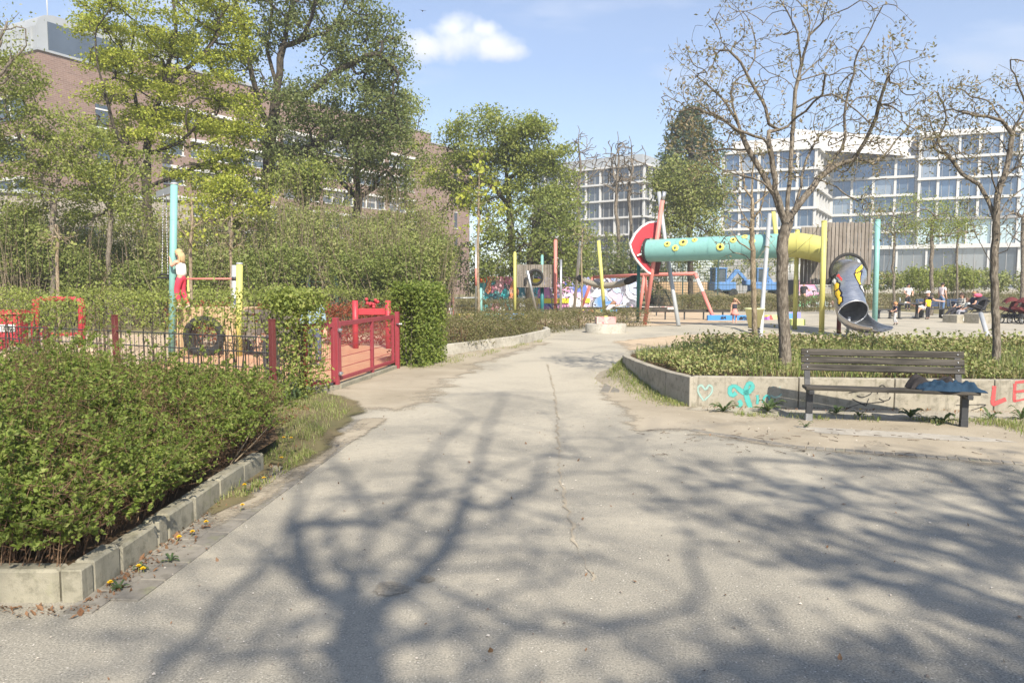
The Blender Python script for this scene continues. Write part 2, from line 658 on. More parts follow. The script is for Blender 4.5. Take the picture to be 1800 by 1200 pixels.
M_ASPH = asphalt_mat()
M_SAND = sand_mat("dry_sand", (0.40, 0.35, 0.27), (0.30, 0.26, 0.195), spots=0.5)
M_SANDP = sand_mat("play_sand", (0.50, 0.40, 0.285), (0.44, 0.34, 0.235), spots=0.18)
M_SANDR = sand_mat("red_sand", (0.50, 0.28, 0.17), (0.55, 0.36, 0.22), spots=0.3)
M_SOIL = sand_mat("soil", (0.085, 0.058, 0.036), (0.13, 0.09, 0.055), (0.05, 0.03, 0.02))
M_DIRTG = sand_mat("grassy_dirt", (0.19, 0.15, 0.09), (0.13, 0.125, 0.06), (0.07, 0.07, 0.03))
M_PAVER = concrete_mat("paver", (0.24, 0.222, 0.19), (0.12, 0.11, 0.09))
M_CONC = concrete_mat("wall_concrete", (0.37, 0.34, 0.275), (0.13, 0.12, 0.09))
M_KERB = concrete_mat("kerb_concrete", (0.30, 0.28, 0.215), (0.12, 0.115, 0.08))
M_CONCL = concrete_mat("pale_concrete", (0.45, 0.425, 0.36), (0.25, 0.225, 0.17), green=False)
M_SLAB = concrete_mat("slab_concrete", (0.40, 0.37, 0.315), (0.27, 0.24, 0.19), green=False)

# ------------------------------------------------------------------ ground
def sheet(name, pts, z, mat, kind='structure', sub=None):
    b = MB()
    b.add([(p[0], p[1], z) for p in pts], [tuple(range(len(pts)))])
    o = b.build(name, mat)
    tag(o, kind=kind)
    return o


def soft_sheet(name, pts, z, mat, band=0.3):
    """thin drift of sand whose rim breaks up: vertex attribute 'rim' runs 1 inside to 0 at the edge"""
    pts = [Vector((p[0], p[1])) for p in pts]
    k = len(pts)
    area = sum(pts[i].x * pts[(i + 1) % k].y - pts[(i + 1) % k].x * pts[i].y for i in range(k))
    sg = 1 if area > 0 else -1
    out = []
    for i in range(k):
        t = (pts[(i + 1) % k] - pts[i - 1]).normalized()
        out.append(pts[i] + Vector((t.y, -t.x)) * sg * band)
    b = MB()
    b.add([(p.x, p.y, z) for p in pts] + [(p.x, p.y, z - .001) for p in out], [tuple(range(k))] + [(i, i + k, (i + 1) % k + k, (i + 1) % k) for i in range(k)])
    o = b.build(name, mat)
    at = o.data.attributes.new("rim", 'FLOAT', 'POINT')
    at.data.foreach_set("value", [1.0] * k + [0.0] * k)
    return tag(o, kind='structure')


def softmat(mat, name, cover=0.5):
    m = mat.copy(); m.name = name
    N, L = m.node_tree.nodes, m.node_tree.links
    P = N["Principled BSDF"]
    a = N.new("ShaderNodeAttribute"); a.attribute_name = "rim"
    v = objco(N)
    n1 = nnoise(N, L, v, 2.2, 6, 0.65); n2 = nnoise(N, L, v, 40, 3, 0.7)
    x = nmath(N, L, 'ADD', a.outputs["Fac"], nmath(N, L, 'MULTIPLY', nmath(N, L, 'SUBTRACT', n1, 0.5), 2.0))
    x = nmath(N, L, 'ADD', x, nmath(N, L, 'MULTIPLY', nmath(N, L, 'SUBTRACT', n2, 0.5), 0.9))
    f = nramp(N, L, x, cover - .3, cover + .35)
    t = N.new("ShaderNodeBsdfTransparent"); mx = N.new("ShaderNodeMixShader")
    L.new(f, mx.inputs[0]); L.new(t.outputs[0], mx.inputs[1]); L.new(P.outputs[0], mx.inputs[2])
    L.new(mx.outputs[0], N["Material Output"].inputs[0])
    return m


def rough_edge(pts, step=0.35, amp=0.05, closed=True):
    """resample a polygon and jitter it so that no boundary is ruler-straight"""
    out = []
    k = len(pts)
    rr = random.Random(len(pts) * 13 + int(abs(pts[0][0]) * 100))
    for i in range(k if closed else k - 1):
        a, b = Vector((pts[i][0], pts[i][1])), Vector((pts[(i + 1) % k][0], pts[(i + 1) % k][1]))
        n = max(1, min(60, int((b - a).length / step)))
        for j in range(n):
            p = a.lerp(b, j / n)
            out.append((p.x + rr.gauss(0, amp), p.y + rr.gauss(0, amp)))
    return out


M_EARTH = sand_mat("earth", (0.24, 0.20, 0.12), (0.17, 0.165, 0.075), (0.09, 0.09, 0.04))
M_SANDS = softmat(M_SAND, "drift_sand")
M_SANDT = softmat(M_SAND, "thin_drift_sand", .85)
M_SANDPS = softmat(M_SANDP, "drift_play_sand", .4)
M_DIRTGS = softmat(M_DIRTG, "drift_dirt", .4)
sheet("ground", [(-900, -300), (900, -300), (900, 1500), (-900, 1500)], -0.012, M_EARTH)


def gp(*pp):
    return [G(x, y).to_2d() for x, y in pp]


path_pts = [(-16, -16), (24, -16), (24, 48), (3.0, 48), (2.0, 30)] + gp((930, 588), (955, 596), (905, 606), (840, 618), (770, 632), (700, 650), (640, 672),
            (552, 698), (475, 716), (400, 760)) + [(-2.35, 6), (-2.35, 3.8), (-16, 3.8)]
sheet("path", path_pts, 0.0, M_ASPH)

# worn sand drifting over the asphalt
soft_sheet("sand_patch", rough_edge(gp((1085, 650), (1140, 690), (1214, 722), (1420, 742), (1640, 742), (1850, 738), (2200, 742), (2200, 850), (1800, 812), (1620, 797),
      (1480, 789), (1395, 784), (1300, 769), (1225, 752), (1150, 752), (1105, 715), (1078, 690)), 0.3, 0.05), 0.006, M_SANDS, .35)
sheet("bench_slab", gp((1395, 750), (1480, 754), (1620, 762), (1745, 771), (1790, 778), (1690, 776), (1560, 769), (1440, 762)), 0.008, M_SLAB, 'structure')
soft_sheet("sand_pit", rough_edge(gp((1110, 600), (1215, 590), (1345, 588), (1440, 590), (1580, 597), (1860, 592), (2100, 600), (2100, 640), (1300, 640), (1150, 625)), 0.6, 0.06), 0.006, M_SANDPS, .6)
soft_sheet("sand_pit", rough_edge(gp((960, 570), (1080, 573), (1200, 569), (1330, 563), (1330, 553), (1250, 550), (1100, 546), (950, 546)), 1.0, 0.1), 0.006, M_SANDPS, .6)
soft_sheet("sand_patch", rough_edge(gp((548, 700), (600, 690), (640, 672), (700, 650), (770, 634), (840, 620), (905, 608), (955, 600), (900, 615), (820, 640), (760, 668),
      (700, 715), (640, 712), (590, 706)), 0.4, 0.06), 0.006, M_SANDS, .6)
sheet("playground_sand", [(-40, 9.0), (-4.0, 9.0), (-3.1, 10.8), (-2.45, 14.3), (-2.2, 17.0), (-3, 24), (-40, 26)], 0.004, M_SANDP)
sheet("playground_sand", rough_edge([(-7.2, 13.0), (-2.8, 12.5), (-2.5, 14.2), (-2.3, 17.0), (-4.5, 21), (-8.0, 19.0)], 0.5, 0.06), 0.008, M_SANDR)
verge = gp((385, 900), (430, 850), (480, 812), (520, 822), (545, 795), (585, 752), (622, 722), (595, 700), (556, 694), (480, 712), (420, 742)) + [(-2.4, 7.5), (-2.3, 5.6)]
soft_sheet("grass_verge", rough_edge(verge, 0.2, 0.03), 0.024, M_DIRTGS, .2)

# row of paving stones between kerb and asphalt
pv = MB()
rr = random.Random(3)
def paver_row(x0, y0, x1, y1, w, n, z=0.004):
    a, b = Vector((x0, y0)), Vector((x1, y1))
    d = (b - a).normalized(); s_ = Vector((d.y, -d.x))
    L_ = (b - a).length / n
    for i in range(n):
        c = a + d * (L_ * (i + 0.5))
        g = 0.003 + rr.random() * 0.003
        hw, hl = w / 2 - g, L_ / 2 - g
        ang = rr.gauss(0, 0.008)
        zz = z + rr.random() * 0.003
        pv.box((c.x, c.y, zz - 0.02), (2 * hw, 2 * hl, 0.05), math.atan2(d.y, d.x) - math.pi / 2 + ang, 0, 0.004)
A0, A1 = G(120, 1120), G(675, 735)
paver_row(-2.03, 3.75, A1.x - 0.08, A1.y, 0.16, 20)
paver_row(-2.19, 3.6, A1.x - 0.26, A1.y - 0.1, 0.16, 20)
p0, p1, p2 = G(1062, 690), G(1082, 655), G(1090, 635)
paver_row(p0.x, p0.y, p1.x, p1.y, 0.14, 8)
paver_row(p1.x, p1.y, p2.x, p2.y, 0.14, 6)
paver_row(p0.x + .16, p0.y, p1.x + .16, p1.y, 0.14, 8)
q0, q1, q2 = G(1215, 756), G(1400, 786), G(1800, 815)
paver_row(q0.x, q0.y, q1.x, q1.y, 0.12, 9)
paver_row(q1.x, q1.y, q2.x, q2.y, 0.12, 22)
for a_, c_ in (((-2.05, 4.9), (-1.95, 6.6)), ((-1.9, 7.0), (-1.75, 9.0)), ((-2.0, 5.3), (-1.6, 9.0))):
    a_, c_ = Vector(a_), Vector(c_)
    soft_sheet("sand_patch", [a_ + Vector((-.05, 0)), a_ + Vector((.05, 0)), c_ + Vector((.05, 0)), c_ + Vector((-.05, 0))], 0.0115 + .0013 * c_.y % .009, M_SANDT, .14)
po = pv.build("paving_strip", M_PAVER)
tag(po, kind='structure')

# sand filled seam of the asphalt
seam = gp((962, 640), (975, 690), (980, 740), (982, 790), (984, 840), (990, 872), (1001, 905), (1009, 950), (1030, 985), (1043, 1030))
sb = MB()
ring = []
for i in range(len(seam) - 1):
    a, b = seam[i], seam[i + 1]
    n = max(2, int((b - a).length / 0.06))
    for j in range(n):
        ring.append(a.lerp(b, j / n) + Vector((rr.gauss(0, 0.012), 0)))
vsm, fsm = [], []
for i, p in enumerate(ring):
    w = 0.019 * (0.2 + rr.random() * 1.2) * (0.25 + 0.75 * abs(math.sin(i * 0.21) * math.sin(i * 0.083 + 1)))
    vsm += [(p.x - w, p.y, 0.005), (p.x + w, p.y, 0.005)]
    if i: fsm.append((2 * i - 2, 2 * i - 1, 2 * i + 1, 2 * i))
sb.add(vsm, fsm)
so_ = sb.build("path_seam", M_SANDS)
so_.data.attributes.new("rim", 'FLOAT', 'POINT').data.foreach_set("value", [.95] * len(so_.data.vertices))
tag(so_, kind='structure')

# shallow worn spots where the asphalt has broken out
for cx, cy, r_ in ((686, 1034, 20), (748, 1018, 9)):
    soft_sheet("sand_patch", [G(cx + r_ * 1.4 * math.cos(t) * (1 + .3 * math.sin(3 * t + cx)), cy + r_ * .55 * math.sin(t)).to_2d() for t in np.linspace(0, 6.283, 13)[:-1]], 0.0055, M_SANDT, .05)

# grit, bits of twig and bud scales on the ground
n = 5200
gx = rng.uniform(-2.4, 6.0, n); gy = rng.uniform(1.6, 10.0, n) ** 1.0
keep = np.abs(gx) < gy * 0.75 + 0.3
gx, gy = gx[keep], gy[keep]
n = len(gx)
C = np.stack([gx, gy, np.full(n, 0.006)], 1)
sz = rng.gamma(1.3, 0.0018, n) + 0.0012
ang = rng.uniform(0, 6.28, n)
Vg, Fg = [], []
tet = np.array([[1, 0, 0], [-.5, .87, 0], [-.6, -.7, 0], [0.1, 0.1, 0.7]])
for k_ in range(4):
    x = tet[k_, 0] * np.cos(ang) - tet[k_, 1] * np.sin(ang); y = tet[k_, 0] * np.sin(ang) + tet[k_, 1] * np.cos(ang)
    Vg.append(C + np.stack([x * sz, y * sz, np.full(n, tet[k_, 2]) * sz], 1))
Vg = np.stack(Vg, 1).reshape(-1, 3)
base = np.arange(n)[:, None] * 4
Fg = np.concatenate([base + np.array([[0, 1, 3]]), base + np.array([[1, 2, 3]]), base + np.array([[2, 0, 3]])])
M_GRIT = leafmat("grit", [(0.08, 0.06, 0.05), (0.35, 0.31, 0.26), (0.6, 0.55, 0.48), (0.16, 0.12, 0.09)], 0.0, 0.9)
tag(mesh_np("grit", Vg, Fg, M_GRIT), "scattered grit and bud scales on the asphalt", kind='stuff')

# twigs lying on the sandy strip
n = 90
px_ = rng.uniform(1130, 1780, n); py_ = rng.uniform(752, 800, n)
P_ = np.array([tuple(G(x, y, 0.012)) for x, y in zip(px_, py_)])
a_ = rng.uniform(0, 6.28, n); l_ = rng.uniform(0.02, 0.12, n)
Q_ = P_ + np.stack([np.cos(a_) * l_, np.sin(a_) * l_, np.full(n, 0.004)], 1)
M_TWIG = barkmat("twig", (0.10, 0.07, 0.05), (0.22, 0.17, 0.12))
tag(mesh_np("twig_litter", *sticks_geo(P_, Q_, 0.004, 0.002), M_TWIG), "dry twigs scattered over the sand by the bench", kind='stuff')

# ------------------------------------------------------------------ kerb and bed on the left
KX, KY, KH = -2.24, 3.74, 0.172
b = MB()
def kerb_block(x0, y0, x1, y1, h, w=0.11):
    a, c = Vector((x0, y0)), Vector((x1, y1))
    d = (c - a); L_ = d.length; mid = (a + c) / 2
    b.box((mid.x, mid.y, h / 2 - 0.05), (L_ - 0.008, w, h + 0.1), math.atan2(d.y, d.x) + rr.gauss(0, 0.012), 0, 0.014)
ys = [KY, 4.12, 4.55, 4.68, 5.05, 5.5, 6.0, 6.45]
b.box((KX - 0.055, KY + 0.055, KH / 2 - .05), (0.11, 0.112, KH + .1), 0, 0, 0.008)
for i in range(len(ys) - 1):
    kerb_block(KX - 0.055 + i * 0.006 + rr.gauss(0, 0.003), max(ys[i], KY + .115), KX - 0.055 + (i + 1) * 0.006, ys[i + 1], KH + rr.gauss(0, 0.007))
for i in range(6):
    kerb_block(KX - 0.115 - i * 1.0, KY + 0.055, KX - 0.115 - (i + 1) * 1.0, KY + 0.055, KH + rr.gauss(0, 0.003))
kerb = b.build("concrete_kerb", M_KERB)
tag(kerb, "weathered low concrete kerb around the bushy bed in the left foreground", "kerb")
soil = MB()
soil.add([(-14, KY + 0.1, 0.155), (KX - 0.1, KY + 0.1, 0.155), (KX - 0.06, 7.2, 0.14), (-3.4, 9.9, 0.06), (-9, 12.8, 0.06), (-14, 14, 0.06)], [(0, 1, 2, 3, 4, 5)])
tag(soil.build("bed_soil", M_SOIL), kind='structure')

# ------------------------------------------------------------------ retaining wall of the planter on the right
WZ = 0.41
wall = empty("retaining_wall", (2.42, 9.97, 0), 0, "long low concrete retaining wall with painted scribbles behind the bench", "wall")
wo = Vector((2.42, 9.97, 0))
fr = [(2.42, 9.97), (3.83, 9.80), (5.05, 9.68), (6.30, 9.58), (7.5, 9.50), (8.9, 9.45), (10.5, 9.5)]
bw = MB()
joints = []
def wall_run(pts, gaps=True):
    for i in range(len(pts) - 1):
        a, c = Vector(pts[i]), Vector(pts[i + 1])
        d = c - a; u_ = d.normalized(); nrm = Vector((-u_.y, u_.x))
        mid = (a + c) / 2 + nrm * 0.06
        bw.box((mid.x - wo.x, mid.y - wo.y, WZ / 2 - 0.1), (d.length - 0.012, 0.12, WZ + 0.2), math.atan2(d.y, d.x), 0, 0.008)
wall_run(fr)
lf = [G(x, y, .41).to_2d() for x, y in ((1100, 617), (1094, 624), (1100, 627.5), (1117, 634.5), (1138, 642), (1170, 652.5), (1213, 662.5))]
for i in range(len(lf) - 1):
    a, c = Vector(lf[i]), Vector(lf[i + 1])
    d = c - a; u_ = d.normalized(); nrm = Vector((-u_.y, u_.x))
    mid = (a + c) / 2 + nrm * 0.06
    bw.box((mid.x - wo.x, mid.y - wo.y, WZ / 2 - 0.1), (d.length - (0.012 if i > 2 else 0.0), 0.12, WZ + 0.2), math.atan2(d.y, d.x), 0, 0.006)
bk = [lf[0], (2.75, 14.6), (3.6, 15.4), (5.2, 15.9), (8.0, 15.6), (14, 15.0), (18, 14.5)]
for i in range(len(bk) - 1):
    a, c = Vector(bk[i]), Vector(bk[i + 1])
    d = c - a; u_ = d.normalized(); nrm = Vector((u_.y, -u_.x))
    mid = (a + c) / 2 + nrm * 0.06
    bw.box((mid.x - wo.x, mid.y - wo.y, WZ / 2 - 0.1), (d.length, 0.12, WZ + 0.2), math.atan2(d.y, d.x), 0, 0.006)
bw.build("wall", M_CONC, wall)
soil2 = MB()
sp_ = [(2.5, 10.08)] + [(x, y + 0.1) for x, y in fr[1:]] + [(18, 9.6), (18, 14.4), (14, 14.9), (8, 15.5), (5.2, 15.8), (3.6, 15.3), (2.8, 14.5)] + [(p[0] + .1, p[1]) for p in lf[:-1]]
soil2.add([(x, y, 0.36) for x, y in sp_], [tuple(range(len(sp_)))])
tag(soil2.build("planter_soil", M_SOIL), kind='structure')

# earth banked against the planter's rounded end
db = MB(); vv = []
ln_ = lf[::-1]
for i, p in enumerate(ln_):
    h_ = (0, .02, .10, .18, .24, .28, .30)[i]
    q = ln_[min(i + 1, len(ln_) - 1)] - ln_[max(i - 1, 0)]; nn_ = Vector((-q.y, q.x)).normalized()
    for t, hh in ((0, 1), (.1, .75), (.25, .3), (.5, 0)): vv.append((p.x + nn_.x * t, p.y + nn_.y * t, h_ * hh - .004))
vv += [(lf[0].x + .15, lf[0].y + 1.0, -.004)] * 2 + [(lf[0].x - .1, lf[0].y + 1.0, -.004)] * 2
db.add(vv, [(i * 4 + j, i * 4 + j + 1, i * 4 + j + 5, i * 4 + j + 4) for i in range(7) for j in range(3)], 0, True)
tag(db.build("earth_bank", M_SAND), kind='structure')

# painted marks on the front of the wall: strokes in the wall plane
def paint(name, strokes, mat, y_off=0.004):
    """strokes: list of (pixel polyline, width in m); projected on to the front face, which is a real flat mark there"""
    b = MB(); rim = []
    for pl, w in strokes:
        pts = []
        for (px, py) in pl:
            # intersect the view ray with the wall front
            d = ray(px, py)
            best = None
            for i in range(len(fr) - 1):
                a, c = Vector(fr[i]), Vector(fr[i + 1])
                e = c - a
                den = d.x * e.y - d.y * e.x
                t = (a.x * e.y - a.y * e.x) / den
                s_ = ((d.x * t - a.x) * e.x + (d.y * t - a.y) * e.y) / e.length_squared
                if -0.02 <= s_ <= 1.02:
                    nrm = Vector((e.y, -e.x)).normalized()
                    best = (Vector((d.x * t, d.y * t, CAMH + d.z * t)) + Vector((nrm.x, nrm.y, 0)) * y_off, Vector((e.x, e.y, 0)).normalized())
                    break
            if best: pts.append(best)
        # smooth resample
        P3 = [p for p, _ in pts]; T = pts[0][1]
        sm = []
        for i in range(len(P3) - 1):
            p0_ = P3[max(i - 1, 0)]; p1_ = P3[i]; p2_ = P3[i + 1]; p3_ = P3[min(i + 2, len(P3) - 1)]
            for j in range(5):
                t = j / 5
                sm.append(0.5 * ((2 * p1_) + (p2_ - p0_) * t + (2 * p0_ - 5 * p1_ + 4 * p2_ - p3_) * t * t + (-p0_ + 3 * p1_ - 3 * p2_ + p3_) * t ** 3))
        sm.append(P3[-1])
        vv, ff = [], []
        for i, p in enumerate(sm):
            d = (sm[min(i + 1, len(sm) - 1)] - sm[max(i - 1, 0)])
            tx, tz = d.dot(T), d.z
            l_ = math.hypot(tx, tz) or 1
            nx, nz_ = -tz / l_, tx / l_
            ww = w / 2 * (0.92 + 0.16 * rr.random())
            ww *= 1.35; q_ = T * nx * ww + Vector((0, 0, nz_ * ww))
            vv += [p + q_, p, p - q_]; rim += [0.0, 1.0, 0.0]
            if i: ff += [(3 * i - 3, 3 * i - 2, 3 * i + 1, 3 * i), (3 * i - 2, 3 * i - 1, 3 * i + 2, 3 * i + 1)]
        b.add([v - wo for v in vv], ff)
    o_ = b.build(name, softmat(mat, name + '_spray', .22), wall)
    o_.data.attributes.new('rim', 'FLOAT', 'POINT').data.foreach_set('value', rim)
    return o_

M_PTEAL = plain("paint_teal", (0.08, 0.40, 0.37), 0.6, 0.3, 8, dirt=0.3, dirtcol=(0.3, 0.4, 0.35))
M_PMINT = plain("paint_mint", (0.29, 0.43, 0.385), 0.6, 0.2, 8, dirt=0.4, dirtcol=(0.4, 0.38, 0.3))
M_PBLK = plain("paint_black", (0.02, 0.02, 0.022), 0.6, 0.2)
M_PRED = plain("paint_red", (0.50, 0.08, 0.08), 0.6, 0.3, 8, dirt=0.4, dirtcol=(0.5, 0.3, 0.25))
paint("painted_heart", [([(1237, 704), (1228, 690), (1227, 681), (1233, 677), (1240, 684), (1246, 677), (1252, 681), (1250, 691), (1238, 703)], 0.026)], M_PMINT)
paint("painted_scrawl", [([(1294, 690), (1288, 694), (1283, 690), (1284, 681), (1291, 678), (1302, 686), (1309, 690), (1318, 687), (1323, 680), (1321, 674), (1315, 675),
                           (1311, 684), (1313, 698), (1318, 712), (1319, 718)], 0.052),
                         ([(1299, 703), (1302, 708), (1301, 713), (1296, 718)], 0.04), ([(1331, 694), (1332, 702), (1331, 710)], 0.034),
                         ([(1341, 707), (1343, 699), (1348, 695), (1352, 698), (1353, 704)], 0.03)], M_PTEAL)
paint("painted_smile", [([(1355, 694), (1361, 698), (1368, 697), (1374, 692)], 0.022), ([(1358, 679), (1358.5, 680)], 0.03), ([(1370, 680), (1371, 681)], 0.03)], M_PMINT)
paint("painted_tag", [([(1492, 690), (1510, 687), (1526, 684), (1534, 682), (1530, 692), (1516, 698), (1506, 695)], 0.016), ([(1542, 692), (1545, 680), (1552, 677), (1559, 684), (1561, 692)], 0.016),
                      ([(1498, 701), (1512, 708), (1522, 713)], 0.018), ([(1545, 700), (1553, 704), (1562, 702), (1565, 697)], 0.015),
                      ([(1490, 717), (1507, 711), (1530, 708), (1554, 706)], 0.014), ([(1522, 713), (1527, 700)], 0.016),
                      ([(1680, 712), (1705, 711), (1732, 711), (1722, 716), (1706, 721)], 0.012), ([(1484, 682), (1487, 686)], 0.016)], M_PBLK)
paint("painted_letters", [([(1748, 678), (1746, 695), (1745, 709), (1756, 706), (1768, 701)], 0.045), ([(1784, 674), (1783, 690), (1783, 706)], 0.035), ([(1784, 672), (1800, 670), (1815, 668)], 0.03),
                          ([(1783, 689), (1797, 687), (1813, 686)], 0.03), ([(1783, 705), (1797, 702), (1814, 700)], 0.03)], M_PRED)

# ------------------------------------------------------------------ tree growing
class Skel:
    def __init__(s, cap=60000):
        s.P = np.zeros((cap, 3)); s.par = np.full(cap, -1); s.D = np.zeros((cap, 3)); s.n = 0
        s.fixed = 0

    def node(s, p, par):
        i = s.n
        s.P[i] = p; s.par[i] = par
        if par >= 0:
            d = s.P[i] - s.P[par]; l_ = np.linalg.norm(d)
            s.D[i] = d / l_ if l_ > 1e-9 else s.D[par]
        else: s.D[i] = (0, 0, 1)
        s.n += 1
        return i

    def chain(s, pts, par=-1, step=0.25, wob=0.0):
        """a limb through given points; par = node it leaves from (or -1); returns node ids"""
        ids = []
        pts = [np.array(p, float) for p in pts]
        if par >= 0: pts = [s.P[par]] + pts
        cur = par
        if par < 0:
            cur = s.node(pts[0], -1); ids.append(cur)
        for a, b in zip(range(len(pts) - 1), range(1, len(pts))):
            p0 = pts[max(a - 1, 0)]; p1 = pts[a]; p2 = pts[b]; p3 = pts[min(b + 1, len(pts) - 1)]
            L_ = np.linalg.norm(p2 - p1)
            k = max(1, int(round(L_ / step)))
            for j in range(1, k + 1):
                t = j / k
                q = 0.5 * (2 * p1 + (p2 - p0) * t + (2 * p0 - 5 * p1 + 4 * p2 - p3) * t * t + (-p0 + 3 * p1 - 3 * p2 + p3) * t ** 3)
                if wob: q = q + rng.normal(size=3) * wob
                cur = s.node(q, cur); ids.append(cur)
        return ids

    def nearest(s, p):
        d = np.linalg.norm(s.P[:s.n] - np.asarray(p), axis=1)
        return int(np.argmin(d))

    def attach(s, T, step=0.25, wob=0.06, minz=-1e9, ang=0.8, sag=0.0, lo=0):
        T = np.asarray(T, float)
        base = s.P[lo:s.n]
        dd = np.array([np.min(np.linalg.norm(base - t, axis=1)) for t in T])
        tips = []
        for t in T[np.argsort(dd)]:
            P_ = s.P[lo:s.n]
            v = t - P_
            d = np.linalg.norm(v, axis=1)
            c = np.sum(v * s.D[lo:s.n], axis=1) / np.maximum(d, 1e-6)
            cost = d * (1 + ang * (1 - c)) + (P_[:, 2] < minz) * 1e6
            i = lo + int(np.argmin(cost)); L_ = d[i - lo]
            k = max(2, int(L_ / step))
            p = s.P[i].copy(); d0 = s.D[i]
            ctrl = p + (d0 * 0.55 + (t - p) / max(L_, 1e-6) * 0.45) * L_ * 0.45 + np.array([0, 0, sag * L_])
            cur = i
            for j in range(1, k + 1):
                u = j / k
                q = (1 - u) ** 2 * p + 2 * u * (1 - u) * ctrl + u * u * t
                if j < k: q = q + rng.normal(size=3) * wob * min(1.0, L_)
                cur = s.node(q, cur)
            tips.append(cur)
        return tips

    def radii(s, tip, root, pw=2.2):
        r_ = np.zeros(s.n); ch = [[] for _ in range(s.n)]
        for i in range(s.n):
            if s.par[i] >= 0: ch[s.par[i]].append(i)
        for i in range(s.n - 1, -1, -1):
            r_[i] = tip if not ch[i] else sum(r_[c] ** pw for c in ch[i]) ** (1 / pw)
        rt = r_[0]
        r_ = tip + (r_ - tip) * (root - tip) / max(rt - tip, 1e-9)
        s.r = r_; s.ch = ch
        return r_

    def mesh(s, flare=1.25, nbig=9, nsmall=4):
        b = MB()
        done = np.zeros(s.n, bool)
        stack = [0]
        while stack:
            i = stack.pop()
            line = []
            if s.par[i] >= 0: line.append(s.par[i])
            j = i
            while True:
                line.append(j)
                c = s.ch[j]
                if not c: break
                k = max(c, key=lambda q: s.r[q])
                for q in c:
                    if q != k: stack.append(q)
                j = k
            rr_ = [s.r[q] for q in line]
            if s.par[i] >= 0: rr_[0] = min(rr_[0], rr_[1] * 1.15)
            if i == 0:
                for m in range(min(4, len(rr_))): rr_[m] *= 1 + (flare - 1) * (1 - m / 4) ** 2
            r_max = max(rr_)
            nn = nbig if r_max > 0.035 else (5 if r_max > 0.012 else nsmall)
            if r_max < 0.006: nn = 3
            b.tube([s.P[q] for q in line], rr_, nn, 0, caps=False)
        return b


def ellipsoid_pts(n, c, r_, shell=0.45, zmin=None, power=None):
    d = unit(rng.normal(size=(n, 3)))
    u = rng.uniform(shell ** 3, 1, n) ** (1 / 3)
    p = np.asarray(c) + d * u[:, None] * np.asarray(r_)
    if zmin is not None: p = p[p[:, 2] > zmin]
    return p


def clumpy(C, n, rad, flat=0.7):
    """n points per centre, gaussian"""
    C = np.repeat(C, n, axis=0)
    return C + rng.normal(size=C.shape) * np.array([rad, rad, rad * flat])


def make_tree(name, base, skel_fn, crown_mat, bark, label, cat="tree", group=None, tip=0.006, root=0.15, leaf=0.1, per=12, rad=0.3, leaf_r=0.02,
              aspect=0.6, up=0.5, flat=0.7, pw=2.2, crown_name="crown", thin=1.0, flare=1.3):
    base = np.array(base, float)
    S = Skel()
    skel_fn(S)
    S.radii(tip, root, pw)
    e = empty(name, tuple(base), 0, label, cat, group)
    S.P[:S.n] -= base
    S.mesh(flare).build("trunk", bark, e)
    if per > 0:
        sel = np.where(S.r <= leaf_r)[0]
        if thin < 1: sel = sel[rng.random(len(sel)) < thin]
        C = S.P[sel]
        Cc = clumpy(C, per, rad, flat)
        V, F = leaf_geo(Cc, leaf * rng.uniform(0.6, 1.3, len(Cc)), aspect, up)
        mesh_np(crown_name, V, F, crown_mat, e)
    return e


LEAF_YEL = leafmat("leaf_yellow_green", [(0.38, 0.42, 0.06), (0.48, 0.50, 0.09), (0.30, 0.37, 0.06), (0.44, 0.43, 0.10)], 0.45)
LEAF_FRESH = leafmat("leaf_fresh", [(0.23, 0.28, 0.06), (0.31, 0.35, 0.09), (0.17, 0.22, 0.055), (0.36, 0.37, 0.13)], 0.4)
LEAF_MID = leafmat("leaf_mid", [(0.175, 0.22, 0.055), (0.24, 0.285, 0.08), (0.13, 0.17, 0.045), (0.28, 0.295, 0.11)], 0.35)
LEAF_DARK = leafmat("leaf_dark", [(0.135, 0.175, 0.06), (0.20, 0.24, 0.095), (0.10, 0.13, 0.05), (0.28, 0.30, 0.13)], 0.4)
LEAF_BLUE = leafmat("needle_blue", [(0.05, 0.085, 0.05), (0.075, 0.115, 0.065), (0.04, 0.06, 0.035)], 0.15)
LEAF_OLIVE = leafmat("leaf_olive", [(0.215, 0.255, 0.075), (0.31, 0.34, 0.11), (0.16, 0.195, 0.06), (0.34, 0.32, 0.15)], 0.35)
LEAF_TAN = leafmat("leaf_dry", [(0.24, 0.19, 0.12), (0.32, 0.26, 0.17), (0.17, 0.13, 0.08), (0.22, 0.22, 0.11)], 0.3)
LEAF_RED = leafmat("leaf_redbrown", [(0.22, 0.055, 0.03), (0.30, 0.09, 0.05), (0.16, 0.06, 0.03)], 0.25)
LEAF_BUSH = leafmat("leaf_bush", [(0.135, 0.19, 0.03), (0.21, 0.265, 0.055), (0.085, 0.13, 0.024), (0.28, 0.31, 0.09)], 0.35)
BARK_GREY = barkmat("bark_grey", (0.145, 0.122, 0.096), (0.265, 0.23, 0.185), 9)
BARK_DARK = barkmat("bark_dark", (0.05, 0.043, 0.035), (0.105, 0.09, 0.07), 6)
BARK_PALE = barkmat("bark_pale", (0.25, 0.195, 0.13), (0.38, 0.31, 0.22), 10)
STEM_BR = barkmat("stem_brown", (0.17, 0.095, 0.055), (0.30, 0.20, 0.125), 20)

